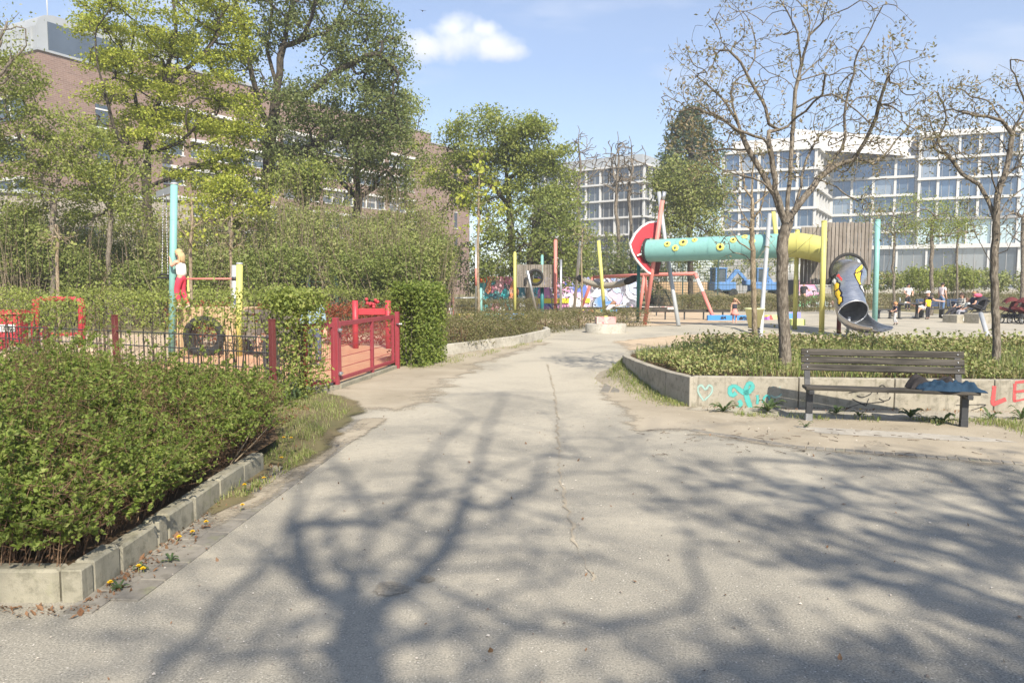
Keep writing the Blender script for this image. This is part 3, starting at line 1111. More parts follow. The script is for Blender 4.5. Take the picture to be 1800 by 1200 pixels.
# ------------------------------------------------------------------ the young bare trees in the planter
def limbs(S, Y0, trunk_ids, defs):
    """defs: (start px, [px points], depth drift) limbs seen in the photograph, each with its own drift in depth"""
    for start, pts, drift in defs:
        i = S.nearest(W(start[0], start[1], Y0 if len(start) < 3 else start[2]))
        y0 = S.P[i][1]
        k = len(pts)
        S.chain([tuple(W(p[0], p[1], y0 + drift * (j + 1) / k)) for j, p in enumerate(pts)], i, 0.16, 0.01)


def bare_one(S):
    Y = 10.9
    f = G(1381, 648, 0.36)
    Y = f.y
    S.chain([tuple(f), tuple(W(1379, 600, Y)), tuple(W(1375, 520, Y)), tuple(W(1376, 440, Y)), tuple(W(1383, 385, Y)), tuple(W(1385, 350, Y)), tuple(W(1390, 290, Y + .05)),
             tuple(W(1394, 220, Y + .1)), tuple(W(1397, 175, Y + .1)), tuple(W(1408, 115, Y + .15)), tuple(W(1424, 62, Y + .1)), tuple(W(1440, 20, Y + .1)), tuple(W(1458, -40, Y))], -1, 0.15, 0.006)
    limbs(S, Y, None, [
        ((1382, 400), [(1362, 345), (1331, 292), (1308, 250), (1298, 220), (1285, 195), (1255, 160), (1215, 128), (1185, 100), (1176, 78)], 0.7),
        ((1381, 395), [(1368, 350), (1360, 300), (1353, 255), (1325, 238), (1295, 229), (1268, 205), (1230, 190), (1200, 182), (1180, 172)], -0.8),
        ((1353, 256), [(1352, 230), (1370, 228), (1390, 218)], 0.3),
        ((1296, 226), [(1290, 190), (1285, 165), (1290, 145), (1310, 130), (1330, 90), (1318, 40)], 0.5),
        ((1355, 250), [(1352, 220), (1345, 190), (1330, 160), (1300, 110), (1268, 75), (1263, 55)], -0.4),
        ((1385, 380), [(1412, 350), (1432, 325), (1450, 305), (1478, 287), (1500, 281), (1530, 283), (1556, 270), (1585, 235), (1612, 195), (1628, 140)], 0.6),
        ((1465, 292), [(1478, 262), (1486, 225), (1486, 180), (1502, 130), (1508, 95), (1532, 52), (1542, 20)], -0.5),
        ((1515, 280), [(1530, 230), (1545, 185), (1560, 140), (1575, 115)], -0.9),
        ((1397, 190), [(1430, 175), (1462, 166), (1486, 178)], -0.6),
        ((1398, 160), [(1380, 140), (1350, 128), (1320, 100), (1300, 90)], 0.5),
        ((1402, 140), [(1420, 120), (1448, 100), (1470, 60), (1480, 45)], 0.8),
        ((1410, 105), [(1400, 60), (1385, 20), (1362, -10)], -0.4),
        ((1424, 62), [(1420, 20), (1410, -20)], 0.4),
        ((1428, 50), [(1460, 25), (1490, 15), (1508, 2)], -0.3),
        ((1365, 355), [(1340, 320), (1310, 310), (1275, 300), (1235, 270), (1190, 268), (1160, 255)], -0.7),
        ((1310, 262), [(1280, 262), (1240, 265), (1190, 258), (1165, 252)], 0.6),
        ((1440, 312), [(1470, 330), (1490, 345), (1520, 360), (1540, 395), (1562, 420), (1560, 460), (1552, 500)], 0.4),
        ((1376, 460), [(1400, 440), (1425, 420), (1440, 400)], -0.5),
        ((1379, 430), [(1395, 380), (1410, 310), (1425, 260), (1440, 250)], 0.9),
        ((1377, 450), [(1350, 420), (1330, 395), (1300, 385)], -0.6),
        ((1298, 222), [(1262, 205), (1222, 190), (1190, 195), (1172, 190)], -0.2),
        ((1394, 225), [(1415, 195), (1445, 165), (1450, 130)], -0.9),
    ])
    fixed = S.n
    c = W(1395, 165, Y)
    T = np.concatenate([ellipsoid_pts(620, c + Vector((0, 0, 0.1)), (2.0, 1.5, 1.75), 0.35, zmin=3.0),
                        ellipsoid_pts(270, W(1540, 215, Y), (0.95, 0.9, 0.9), 0.3), ellipsoid_pts(230, W(1240, 190, Y), (0.7, 0.9, 0.9), 0.3),
                        ellipsoid_pts(26, W(1520, 330, Y), (0.5, 0.5, 0.5), 0.2), ellipsoid_pts(22, W(1250, 300, Y), (0.6, 0.6, 0.4), 0.2)])
    S.attach(T, 0.13, 0.035, ang=0.7, lo=25)




make_tree("young_tree", G(1381, 648, 0.36), bare_one, LEAF_TAN, BARK_GREY, "bare grey tree with dry tan leaf tufts behind the left end of the bench",
          tip=0.0032, root=0.086, leaf=0.06, per=9, rad=0.065, leaf_r=0.00325, aspect=0.42, up=0.1, pw=2.05, flat=0.9, crown_name="dry_leaves", thin=0.36, flare=1.25)


def bare_two(S):
    f = G(1752, 640, 0.36); Y = f.y
    S.chain([tuple(f), tuple(W(1750, 560, Y)), tuple(W(1747, 470, Y)), tuple(W(1750, 420, Y)), tuple(W(1751, 385, Y)), tuple(W(1754, 340, Y)), tuple(W(1764, 310, Y)), tuple(W(1772, 285, Y)),
             tuple(W(1779, 235, Y)), tuple(W(1795, 215, Y)), tuple(W(1830, 205, Y)), tuple(W(1860, 160, Y))], -1, 0.14, 0.006)
    limbs(S, Y, None, [
        ((1748, 400), [(1742, 365), (1722, 325), (1700, 312), (1690, 305), (1672, 280), (1652, 258), (1640, 225), (1625, 195), (1616, 180)], 0.6),
        ((1751, 340), [(1745, 315), (1738, 290), (1720, 285), (1690, 285)], -0.6),
        ((1778, 238), [(1760, 215), (1750, 195), (1730, 175), (1705, 170), (1690, 145), (1685, 130)], 0.5),
        ((1760, 215), [(1735, 205), (1700, 200), (1675, 190)], -0.5),
        ((1785, 225), [(1800, 190), (1792, 150), (1778, 120), (1775, 105)], -0.5),
        ((1752, 380), [(1775, 350), (1800, 330), (1830, 290)], 0.5),
        ((1747, 450), [(1770, 440), (1790, 400), (1810, 350)], -0.5),
        ((1747, 460), [(1725, 430), (1712, 400), (1705, 370), (1715, 365)], -0.5),
        ((1764, 312), [(1785, 295), (1805, 285)], 0.3),
        ((1654, 258), [(1640, 262), (1610, 265), (1590, 250)], -0.4),
        ((1658, 262), [(1656, 235), (1662, 205), (1650, 165)], -0.2),
    ])
    T = np.concatenate([ellipsoid_pts(400, W(1762, 220, Y), (1.3, 1.2, 1.0), 0.3, zmin=2.6), ellipsoid_pts(170, W(1655, 215, Y), (0.55, 0.7, 0.7), 0.3),
                        ellipsoid_pts(110, W(1850, 230, Y), (0.9, 0.8, 1.0), 0.3), ellipsoid_pts(16, W(1730, 380, Y), (0.5, 0.5, 0.4), 0.3)])
    S.attach(T, 0.13, 0.035, ang=0.7, lo=20)


make_tree("young_tree", G(1752, 640, 0.36), bare_two, LEAF_TAN, BARK_GREY, "leafless grey street tree with dry leaf tufts at the right edge behind the bench",
          tip=0.0032, root=0.060, leaf=0.06, per=9, rad=0.065, leaf_r=0.00325, aspect=0.42, up=0.1, pw=2.08, flat=0.9, crown_name="dry_leaves", thin=0.36, flare=1.2)


def bare_three(S):
    f = G(1328, 607, 0.36); Y = f.y
    S.chain([tuple(f), tuple(W(1326, 540, Y)), tuple(W(1324, 470, Y)), tuple(W(1322, 400, Y)), tuple(W(1323, 360, Y)), tuple(W(1322, 320, Y)), tuple(W(1326, 270, Y)), tuple(W(1330, 235, Y))], -1, 0.16, 0.008)
    limbs(S, Y, None, [
        ((1324, 465), [(1335, 450), (1348, 435), (1362, 420)], 0.4), ((1323, 400), [(1310, 385), (1298, 360), (1288, 330)], 0.4),
        ((1323, 440), [(1308, 432), (1296, 422), (1285, 405), (1262, 385)], -0.5), ((1322, 390), [(1335, 370), (1345, 340), (1350, 300)], -0.4),
        ((1322, 350), [(1310, 330), (1305, 300), (1300, 270)], 0.5), ((1324, 470), [(1312, 450), (1290, 445), (1268, 455)], 0.5),
        ((1323, 365), [(1340, 350), (1360, 325), (1370, 300)], 0.5)])
    T = np.concatenate([ellipsoid_pts(70, W(1322, 320, Y), (0.75, 0.7, 1.1), 0.3), ellipsoid_pts(30, W(1280, 400, Y), (0.5, 0.4, 0.5), 0.3)])
    S.attach(T, 0.15, 0.04, ang=0.7, lo=12)


make_tree("young_tree", G(1328, 607, 0.36), bare_three, LEAF_TAN, BARK_PALE, "thin bare sapling in the planter in front of the spring mounted bucket",
          tip=0.005, root=0.055, leaf=0.07, per=4, rad=0.05, leaf_r=0.0055, aspect=0.42, up=0.1, pw=2.3, crown_name="dry_leaves", thin=0.3, flare=1.2)

# ------------------------------------------------------------------ the two trees behind the viewer whose shadows fall on the asphalt
SH = Vector((-math.sin(SUN_AZ), math.cos(SUN_AZ), 0))
TANE = math.tan(SUN_EL)


def from_shadow(px, py, B, fac):
    """the point above the ground that shades this spot: as high as a tree rooted at B would carry it"""
    g = G(px, py)
    l_ = (g - B).dot(SH) * fac
    return tuple(g - SH * l_ + Vector((0, 0, l_ * TANE)))


BA = Vector((2.45, -6.2, 0))


def shade_a(S):
    f = lambda pts, fac: [from_shadow(x, y, BA, fac) for x, y in pts]
    S.chain([tuple(BA), (BA.x, BA.y, 3.0), (BA.x - .03, BA.y + .02, 6.0)] + f([(640, 1250), (632, 1180), (628, 1120), (620, 1070)], 1.0), -1, 0.3, 0.01)
    for st, pts, fac in [
        ((640, 1250), [(150, 1330), (250, 1225), (310, 1150), (370, 1085), (445, 1005), (505, 930), (532, 875), (545, 830)], 0.9),
        ((622, 1075), [(560, 1035), (530, 1000), (521, 940), (527, 880), (535, 840), (542, 800), (540, 765)], 0.97),
        ((620, 1070), [(632, 1020), (645, 970), (653, 930), (645, 890), (615, 845), (590, 815), (580, 780), (590, 745)], 1.06),
        ((650, 935), [(672, 918), (700, 900), (727, 877), (745, 840), (755, 800), (790, 765), (830, 735)], 1.1),
        ((624, 1100), [(680, 1055), (730, 1015), (770, 975), (795, 945), (810, 905), (822, 860), (838, 815), (852, 770), (872, 725), (890, 690)], 0.95),
        ((808, 915), [(850, 895), (900, 872), (940, 855), (985, 838), (1030, 815), (1100, 780)], 0.98),
        ((727, 877), [(760, 872), (800, 862), (840, 845), (900, 820), (960, 795)], 1.05),
        ((560, 1035), [(500, 1000), (485, 960), (500, 925), (520, 880), (500, 820)], 0.9),
        ((500, 1000), [(440, 960), (380, 930), (330, 900)], 0.85),
        ((632, 1150), [(560, 1130), (480, 1150), (380, 1160)], 0.85),
        ((822, 860), [(800, 820), (780, 790), (770, 750)], 1.0),
        ((640, 990), [(590, 960), (570, 900), (600, 860)], 1.08),
    ]:
        i = S.nearest(from_shadow(st[0], st[1], BA, 1.0 if fac > .9 else .95))
        S.chain(f(pts, fac), i, 0.22, 0.012)
    T = []
    for _ in range(430):
        px = rng.normal(760, 330); py = 690 + rng.random() ** 1.15 * 570
        T.append(from_shadow(px, py, BA, rng.uniform(0.82, 1.18)))
    S.attach(T, 0.22, 0.05, ang=0.5, lo=20)


make_tree("shade_tree", BA, shade_a, LEAF_TAN, BARK_GREY, "bare forked tree standing behind the viewer that throws the forked shadow over the asphalt",
          tip=0.0075, root=0.145, leaf=0.10, per=4, rad=0.16, leaf_r=0.0077, aspect=0.5, up=0.2, pw=2.0, crown_name="dry_leaves", thin=0.5)

BB = Vector((6.9, -5.0, 0))


def shade_b(S):
    f = lambda pts, fac: [from_shadow(x, y, BB, fac) for x, y in pts]
    S.chain([tuple(BB), (BB.x, BB.y, 3.4)] + [from_shadow(2450, 1300, BB, 1.0), from_shadow(2100, 1050, BB, 1.0), from_shadow(1800, 920, BB, 1.0), from_shadow(1560, 860, BB, 1.0)], -1, 0.3, 0.02)
    for st, pts, fac in [((2100, 1050), [(1800, 980), (1600, 930), (1420, 880), (1300, 860)], 0.95), ((1800, 920), [(1650, 830), (1480, 815), (1300, 805)], 1.05),
                         ((2100, 1050), [(1850, 1080), (1650, 1010), (1480, 960)], 0.92), ((2450, 1300), [(1900, 1180), (1650, 1120), (1500, 1060)], 0.9),
                         ((1800, 920), [(1760, 860), (1800, 830)], 1.0), ((2450, 1300), [(1900, 1290), (1620, 1230), (1440, 1170), (1320, 1130), (1240, 1190)], 0.92)]:
        S.chain(f(pts, fac), S.nearest(from_shadow(st[0], st[1], BB, 1.0)), 0.25, 0.02)
    T = []
    for _ in range(150): T.append(from_shadow(rng.uniform(1180, 2000), rng.uniform(1120, 1330), BB, rng.uniform(.86, 1.1)))
    while len(T) < 660:
        px = rng.uniform(1150, 2150); py = rng.uniform(790, 1180)
        # wedge: narrow at the left, opening to the right
        c = 860 + (px - 1150) * 0.10
        hw = 45 + (px - 1150) * 0.24
        if abs(py - c) > hw or rng.random() > 1.15 - 0.6 * abs(py - c) / hw: continue
        T.append(from_shadow(px, py, BB, rng.uniform(0.86, 1.14)))
    S.attach(T, 0.25, 0.05, ang=0.5, lo=8)


make_tree("shade_tree", BB, shade_b, LEAF_FRESH, BARK_GREY, "budding tree behind the viewer that throws the dappled shadow right of the path",
          tip=0.008, root=0.16, leaf=0.15, per=16, rad=0.17, leaf_r=0.0085, aspect=0.6, up=0.4, pw=2.1, thin=0.22)

# ------------------------------------------------------------------ trees behind the playground
def crown_tree(Y, foot, trunk, ells, leaders=(), step=0.6, wob=0.12, lo=4, minfrac=0.0, ang=0.6):
    """trunk: pixel points, ells: (px, py, rx, ry, n[, dy]) crown masses in pixels at distance Y"""
    s_ = Y / FPX
    def fn(S):
        f = foot
        pts = [tuple(f)] + [tuple(W(x, y, Y)) for x, y in trunk]
        S.chain(pts, -1, step, wob * 0.25)
        for st, pl, dr in leaders:
            i = S.nearest(W(st[0], st[1], Y))
            S.chain([tuple(W(x, y, Y + dr * (k + 1) / len(pl))) for k, (x, y) in enumerate(pl)], i, step, wob * 0.3)
        T = []
        for e in ells:
            px, py, rx, ry, n = e[:5]
            dy = e[5] if len(e) > 5 else 0
            T.append(ellipsoid_pts(n, W(px, py, Y + dy), (rx * s_, max(rx, ry) * s_ * 0.8, ry * s_), 0.35))
        S.attach(np.concatenate(T), step, wob, ang=ang, lo=lo)
    return fn


def foot_at(px, Y): return Vector((W(px, 500, Y).x, Y, 0))


Y = 34.0
make_tree("maple_tree", foot_at(262, Y), crown_tree(Y, foot_at(262, Y), [(262, 430), (258, 330), (262, 240), (285, 150), (310, 60), (300, -20)],
    [(290, 40, 135, 75, 70), (345, 110, 80, 60, 40), (225, 100, 75, 65, 42), (280, 160, 120, 55, 46), (210, 185, 80, 50, 30), (385, 200, 65, 50, 34), (400, 255, 60, 50, 32), (300, 235, 75, 40, 20),
     (350, 300, 70, 40, 22), (195, 250, 60, 35, 14), (175, 30, 45, 45, 20), (330, -40, 120, 60, 40), (400, 60, 50, 50, 20), (190, 310, 55, 30, 16), (400, 320, 50, 30, 14), (420, 390, 40, 20, 8)],
    [((258, 330), [(230, 270), (200, 220), (180, 150), (165, 60)], -1.5), ((262, 280), [(310, 250), (350, 215), (390, 190), (420, 200)], -2), ((262, 240), [(240, 180), (230, 110), (240, 30)], 1.5),
     ((258, 330), [(310, 310), (360, 290), (410, 265)], 1.5), ((285, 150), [(340, 110), (375, 70), (390, 20)], 0)], 0.7, 0.15, ang=0.5),
    LEAF_YEL, BARK_DARK, "tall maple with fresh yellow green leaves in front of the brick building", "tree", tip=0.022, root=0.20, leaf=0.125, per=150, rad=0.30, leaf_r=0.023, aspect=0.75, up=0.65, flat=0.42, thin=0.6)

Y = 38.0
make_tree("large_tree", foot_at(462, Y), crown_tree(Y, foot_at(462, Y), [(462, 420), (470, 320), (478, 230), (488, 150), (498, 80), (510, 10), (520, -60)],
    [(560, 20, 110, 55, 70), (630, 60, 75, 50, 45), (660, 110, 65, 40, 40), (600, 120, 80, 50, 34), (430, 30, 70, 70, 40), (420, 130, 50, 50, 22), (500, 200, 90, 60, 50), (560, 250, 100, 60, 56),
     (640, 230, 80, 50, 40), (480, 290, 80, 50, 36), (680, 160, 48, 34, 18), (540, -60, 150, 60, 70), (420, -60, 90, 60, 40), (600, 180, 110, 50, 40), (690, 210, 40, 40, 16)],
    [((478, 230), [(455, 180), (440, 110), (425, 40), (400, -30)], -1.5), ((488, 175), [(540, 165), (580, 135), (610, 115), (645, 100), (690, 95), (720, 110)], -1.5),
     ((498, 90), [(530, 70), (548, 30), (560, -10), (600, -50)], -1), ((470, 320), [(510, 280), (560, 250), (610, 230)], 1.5), ((488, 150), [(470, 90), (478, 20)], 2.0)], 0.7, 0.15, ang=0.5),
    LEAF_DARK, BARK_DARK, "largest dark green tree with forked dark limbs left of the cloud", "tree", tip=0.022, root=0.34, leaf=0.15, per=58, rad=0.31, leaf_r=0.023, aspect=0.75, up=0.3, thin=0.8)

Y = 41.0
make_tree("broad_tree", foot_at(628, Y), crown_tree(Y, foot_at(628, Y), [(628, 430), (626, 380), (630, 350), (628, 300), (632, 240), (640, 190)],
    [(600, 260, 100, 60, 56), (680, 270, 75, 60, 40), (640, 210, 75, 50, 40), (570, 320, 70, 45, 30), (700, 200, 45, 50, 20), (690, 330, 55, 35, 20), (520, 260, 50, 50, 16)],
    [((630, 350), [(660, 330), (690, 300), (710, 260)], 1), ((630, 350), [(600, 320), (575, 290), (550, 250)], -1), ((628, 300), [(660, 260), (690, 215), (705, 170)], 0)], 0.6, 0.14),
    LEAF_MID, BARK_DARK, "dark stemmed tree with an open green crown against the rows of office windows", "tree", tip=0.02, root=0.24, leaf=0.145, per=56, rad=0.33, leaf_r=0.021, aspect=0.7, up=0.3, thin=0.75)

Y = 36.0
make_tree("broad_tree", foot_at(535, Y), crown_tree(Y, foot_at(535, Y), [(536, 430), (534, 380), (530, 345), (520, 320)],
    [(500, 330, 65, 35, 30), (560, 335, 55, 35, 22), (530, 310, 60, 25, 20)], [((530, 350), [(550, 335), (580, 325)], 0)], 0.5, 0.12),
    LEAF_FRESH, BARK_DARK, "short dark stemmed tree with a pale green crown between the two taller trees", "tree", tip=0.018, root=0.18, leaf=0.14, per=66, rad=0.32, leaf_r=0.019, aspect=0.7, up=0.4, thin=0.7)

Y = 28.0
make_tree("slender_tree", foot_at(90, Y), crown_tree(Y, foot_at(90, Y), [(92, 420), (96, 350), (100, 290), (105, 240)],
    [(90, 250, 95, 60, 56), (30, 230, 70, 70, 46), (20, 140, 45, 40, 22), (120, 320, 70, 45, 26), (40, 340, 60, 50, 22), (140, 250, 45, 40, 14), (20, 180, 50, 40, 14), (-40, 240, 60, 80, 16)],
    [((96, 360), [(70, 300), (40, 250), (10, 190)], 0), ((98, 320), [(130, 280), (150, 240)], 0)], 0.5, 0.12),
    LEAF_FRESH, BARK_GREY, "loose light green tree at the left edge in front of the brick corner tower", "tree", tip=0.014, root=0.10, leaf=0.105, per=95, rad=0.27, leaf_r=0.015, aspect=0.7, up=0.5, flat=0.5, thin=0.75)

make_tree("slender_tree", foot_at(-60, 26.0), crown_tree(26.0, foot_at(-60, 26.0), [(-60, 400), (-62, 250), (-70, 100)],
    [(-10, 110, 75, 75, 40), (10, 60, 45, 40, 18), (-60, 30, 60, 60, 20)], [((-62, 200), [(-20, 150), (20, 110), (45, 80)], 0), ((-62, 180), [(-30, 110), (5, 60), (35, 20)], 0)], 0.45, 0.1),
    LEAF_OLIVE, BARK_GREY, "bare twigged tree reaching in at the left edge beside the brick tower roof", "tree", tip=0.010, root=0.13, leaf=0.11, per=12, rad=0.3, leaf_r=0.0105, aspect=0.6, up=0.4, thin=0.5)

Y = 48.0
make_tree("round_tree", foot_at(905, Y), crown_tree(Y, foot_at(905, Y), [(900, 440), (895, 360), (890, 300), (885, 255)],
    [(870, 235, 90, 42, 64), (800, 300, 50, 55, 40), (850, 270, 85, 45, 56), (940, 260, 60, 50, 50), (960, 320, 60, 65, 56), (900, 310, 80, 60, 46), (790, 350, 45, 40, 22), (985, 370, 38, 50, 26), (850, 340, 70, 45, 30)],
    [((895, 360), [(860, 320), (820, 290), (790, 270)], 0), ((890, 320), [(930, 280), (960, 260)], 0), ((895, 370), [(940, 340), (975, 330)], 0)], 0.7, 0.16),
    LEAF_FRESH, BARK_DARK, "round topped light green tree standing alone under the small cloud", "tree", tip=0.022, root=0.24, leaf=0.175, per=84, rad=0.42, leaf_r=0.023, aspect=0.7, up=0.6, flat=0.45, thin=0.85)

make_tree("bushy_tree", foot_at(930, 45.0), crown_tree(45.0, foot_at(930, 45.0), [(930, 470), (935, 420), (940, 380)],
    [(920, 420, 75, 55, 60), (980, 420, 50, 60, 46), (880, 450, 50, 50, 30), (960, 370, 50, 40, 28), (1000, 470, 35, 40, 20)], [((935, 430), [(900, 400), (880, 380)], 0)], 0.6, 0.14),
    LEAF_MID, BARK_DARK, "dense deep green tree behind the climbing deck with the rubber ring", "tree", tip=0.02, root=0.2, leaf=0.17, per=70, rad=0.42, leaf_r=0.021, aspect=0.7, up=0.3, thin=0.85)

Y = 70.0
def conifer(S):
    f = foot_at(1213, Y)
    S.chain([tuple(f), tuple(W(1213, 400, Y)), tuple(W(1213, 300, Y)), tuple(W(1214, 192, Y))], -1, 0.6, 0.01)
    T = []
    for _ in range(300):
        t = rng.random() ** 0.8
        py = 195 + t * 190
        hw = 10 + 42 * min(1, t * 2.2)
        a = rng.uniform(0, 6.28); q = math.sqrt(rng.random())
        p = W(1213 + math.cos(a) * hw * q, py, Y); p.y += math.sin(a) * hw * q * Y / FPX
        T.append(tuple(p + Vector((0, 0, 0.3))))
    S.attach(T, 0.6, 0.05, ang=0.2, sag=-0.1)
make_tree("pine_tree", foot_at(1213, Y), conifer, LEAF_BLUE, BARK_DARK, "dark blue green conifer rising behind the tube slide", "tree", tip=0.03, root=0.25, leaf=0.6, per=18, rad=0.4, leaf_r=0.032, aspect=0.3, up=0.0, flat=1.2)

make_tree("bushy_tree", foot_at(1215, 52.0), crown_tree(52.0, foot_at(1215, 52.0), [(1215, 470), (1213, 400), (1210, 330)],
    [(1195, 310, 45, 40, 40), (1230, 360, 50, 50, 44), (1180, 370, 40, 50, 34), (1215, 420, 60, 40, 34), (1250, 320, 28, 40, 18)], [], 0.7, 0.16),
    LEAF_OLIVE, BARK_DARK, "yellowish green tree directly behind the crossed poles of the tube slide", "tree", tip=0.022, root=0.18, leaf=0.17, per=76, rad=0.42, leaf_r=0.023, aspect=0.7, up=0.4, thin=0.85)

# bare trees in front of the left office wing
def bare_far(px, top, spread, Y, name, label, n=170, seed=0):
    def fn(S):
        S.chain([tuple(foot_at(px, Y)), tuple(W(px + 2, 420, Y)), tuple(W(px - 2, 350, Y)), tuple(W(px + 3, (350 + top) / 2, Y)), tuple(W(px, top, Y))], -1, 0.6, 0.05)
        T = ellipsoid_pts(n, W(px, (top + 340) / 2 + 10, Y), (spread * Y / FPX, spread * Y / FPX, (340 - top) / 2 * Y / FPX), 0.2)
        S.attach(T, 0.6, 0.12, ang=1.2, lo=5)
    make_tree(name, foot_at(px, Y), fn, LEAF_TAN, BARK_GREY, label, "tree", tip=0.026, root=0.13, per=0, pw=1.9)
bare_far(1017, 220, 42, 60.0, "bare_tree", "bare dark tree leaning over the round green tree's right shoulder")
bare_far(1085, 232, 38, 56.0, "bare_tree", "bare twiggy tree in front of the middle of the left white office wing", 190)
bare_far(1108, 240, 40, 57.0, "bare_tree", "bare twiggy tree in front of the corner of the left white office wing", 190)

# small green and bare trees in front of the glass lobby
def lobby_tree(px, Y, top, rx, mat, label, per, thin, root=0.09, bark=BARK_GREY, n=70, fork=430, name="small_tree", leaf=0.15):
    mid = (top + fork) / 2
    make_tree(name, foot_at(px, Y), crown_tree(Y, foot_at(px, Y), [(px, 500), (px - 1, 460), (px + 1, fork), (px, mid)],
        [(px, mid, rx, (fork - top) / 2 + 6, n), (px - rx * .5, mid + 15, rx * .6, 30, n // 3), (px + rx * .5, mid + 10, rx * .6, 30, n // 3)], [], 0.4, 0.1),
        mat, bark, label, "tree", tip=0.012, root=root, leaf=leaf, per=per, rad=0.3, leaf_r=0.0125, aspect=0.6, up=0.4, thin=thin)
lobby_tree(1638, 40.0, 335, 62, LEAF_FRESH, "small fresh green tree in front of the office lobby", 34, 0.8, 0.10, leaf=0.11)
lobby_tree(1572, 38.0, 345, 36, LEAF_OLIVE, "slim sparse tree just right of the slide tower's turquoise post", 12, 0.5, 0.06, leaf=0.10)
lobby_tree(1683, 42.0, 350, 45, LEAF_OLIVE, "slim sparse tree right of the small fresh green tree", 14, 0.55, 0.06, leaf=0.10)
lobby_tree(1797, 36.0, 330, 52, LEAF_TAN, "bare tree cut by the right edge behind the parked prams", 2, 0.4, 0.09, n=90)
lobby_tree(1520, 60.0, 330, 30, LEAF_OLIVE, "thin tree behind the top of the slide tower", 12, 0.5, 0.08)

make_tree("slender_tree", foot_at(190, 29.0), crown_tree(29.0, foot_at(190, 29.0), [(192, 430), (196, 370), (200, 320), (205, 280)],
    [(185, 330, 60, 45, 26), (230, 300, 50, 50, 22), (150, 370, 50, 35, 16), (240, 370, 50, 35, 14)], [((196, 370), [(170, 330), (150, 290)], 0), ((198, 350), [(225, 310), (240, 270)], 0)], 0.5, 0.12),
    LEAF_FRESH, BARK_GREY, "slim light green tree between the loose left tree and the yellow green maple", "tree", tip=0.012, root=0.09, leaf=0.105, per=80, rad=0.27, leaf_r=0.013, aspect=0.7, up=0.5, flat=0.45, thin=0.6)

for px, Y_, ms, lab, mt_ in [(715, 44.0, [(715, 215, 35, 55, 24), (725, 290, 34, 40, 18), (700, 340, 40, 30, 14)], "yellow green tree at the right end of the brick building", LEAF_YEL),
                             (405, 31.0, [(405, 330, 34, 28, 16), (375, 360, 36, 26, 14), (440, 350, 36, 30, 14)], "low yellow green tree behind the short yellow post", LEAF_YEL)]:
    make_tree("slender_tree", foot_at(px, Y_), crown_tree(Y_, foot_at(px, Y_), [(px, 440), (px + 3, 380), (px - 2, 330), (px, ms[0][1])], ms, [], 0.5, 0.12), mt_, BARK_GREY, lab, "tree",
              tip=0.014, root=0.10, leaf=0.13, per=70, rad=0.3, leaf_r=0.015, aspect=0.7, up=0.6, flat=0.4, thin=0.6)

# saplings on the left playground
def sapling(px, Y, top, rx, bark, label, per=3, mat=LEAF_FRESH, root=0.055, n=60, stake=False, thin=0.5, leaf=0.12, low=440, foot=None):
    f = foot or foot_at(px, Y)
    def fn(S):
        S.chain([tuple(f), tuple(W(px, 520, Y)), tuple(W(px - 1, 440, Y)), tuple(W(px + 1, (440 + top) / 2, Y)), tuple(W(px, top, Y))], -1, 0.35, 0.012)
        T = ellipsoid_pts(n, W(px, (low + top) / 2, Y), (rx * Y / FPX, rx * Y / FPX, (low - top) / 2 * Y / FPX), 0.2)
        S.attach(T, 0.3, 0.07, ang=0.9, lo=6)
    e = make_tree("sapling", f, fn, mat, bark, label, "tree", tip=0.006, root=root * .68, pw=1.95, leaf=leaf, per=per, rad=0.18, leaf_r=0.0062, aspect=0.7, up=0.4, thin=thin)
    return e
sapling(102, 19.0, 395, 36, BARK_PALE, "pale stemmed sapling behind the red climbing frame", 2, LEAF_OLIVE, 0.06, 60)
sapling(336, 20.0, 330, 36, BARK_PALE, "pale stemmed sapling right behind the climbing girl", 3, LEAF_YEL, 0.065, 70)
sapling(407, 21.0, 372, 38, BARK_PALE, "pale stemmed sapling behind the short yellow post", 2, LEAF_OLIVE, 0.055, 70)
sapling(841, 30.0, 262, 52, BARK_PALE, "tall pale barked young tree with yellow leaf tufts beside the graffiti wall", 4, LEAF_YEL, 0.085, 110, thin=0.5, leaf=0.2)
sapling(1023, 34.0, 395, 30, BARK_PALE, "thin young tree growing in front of the pink part of the graffiti wall", 2, LEAF_OLIVE, 0.06, 60)

# ------------------------------------------------------------------ undergrowth behind the playground
def thicket(name, masses, mat, label, leaf=0.115, kind='stuff', stems=900):
    Cs, P_, Q_ = [], [], []
    for (px, py, rx, ry, Y, n) in masses:
        s_ = Y / FPX
        c = W(px, py, Y)
        p = ellipsoid_pts(n // 10, c, (rx * s_, rx * s_ * 0.7, ry * s_), 0.55, zmin=0.05)
        Cs.append(clumpy(p, 14, 0.17, 0.8))
        k = max(6, n // 60)
        b0 = np.stack([c.x + rng.normal(0, rx * s_ * 0.5, k), c.y + rng.normal(0, rx * s_ * .4, k), np.zeros(k)], 1)
        b1 = b0 + np.stack([rng.normal(0, 0.7, k), rng.normal(0, 0.5, k), (c.z + ry * s_) * rng.uniform(0.6, 1.35, k)], 1)
        P_.append(b0); Q_.append(b1)
    C = np.concatenate(Cs)
    C = C[C[:, 2] > 0.03]
    e = empty(name, (0, 0, 0), 0, label, None)
    e["kind"] = kind
    V, F = leaf_geo(C, leaf * rng.uniform(0.6, 1.35, len(C)), 0.6, 0.35)
    mesh_np("foliage", V, F, mat, e)
    mesh_np("stems", *sticks_geo(np.concatenate(P_), np.concatenate(Q_), 0.015, 0.004, 4), STEM_PALE, e)
    return e


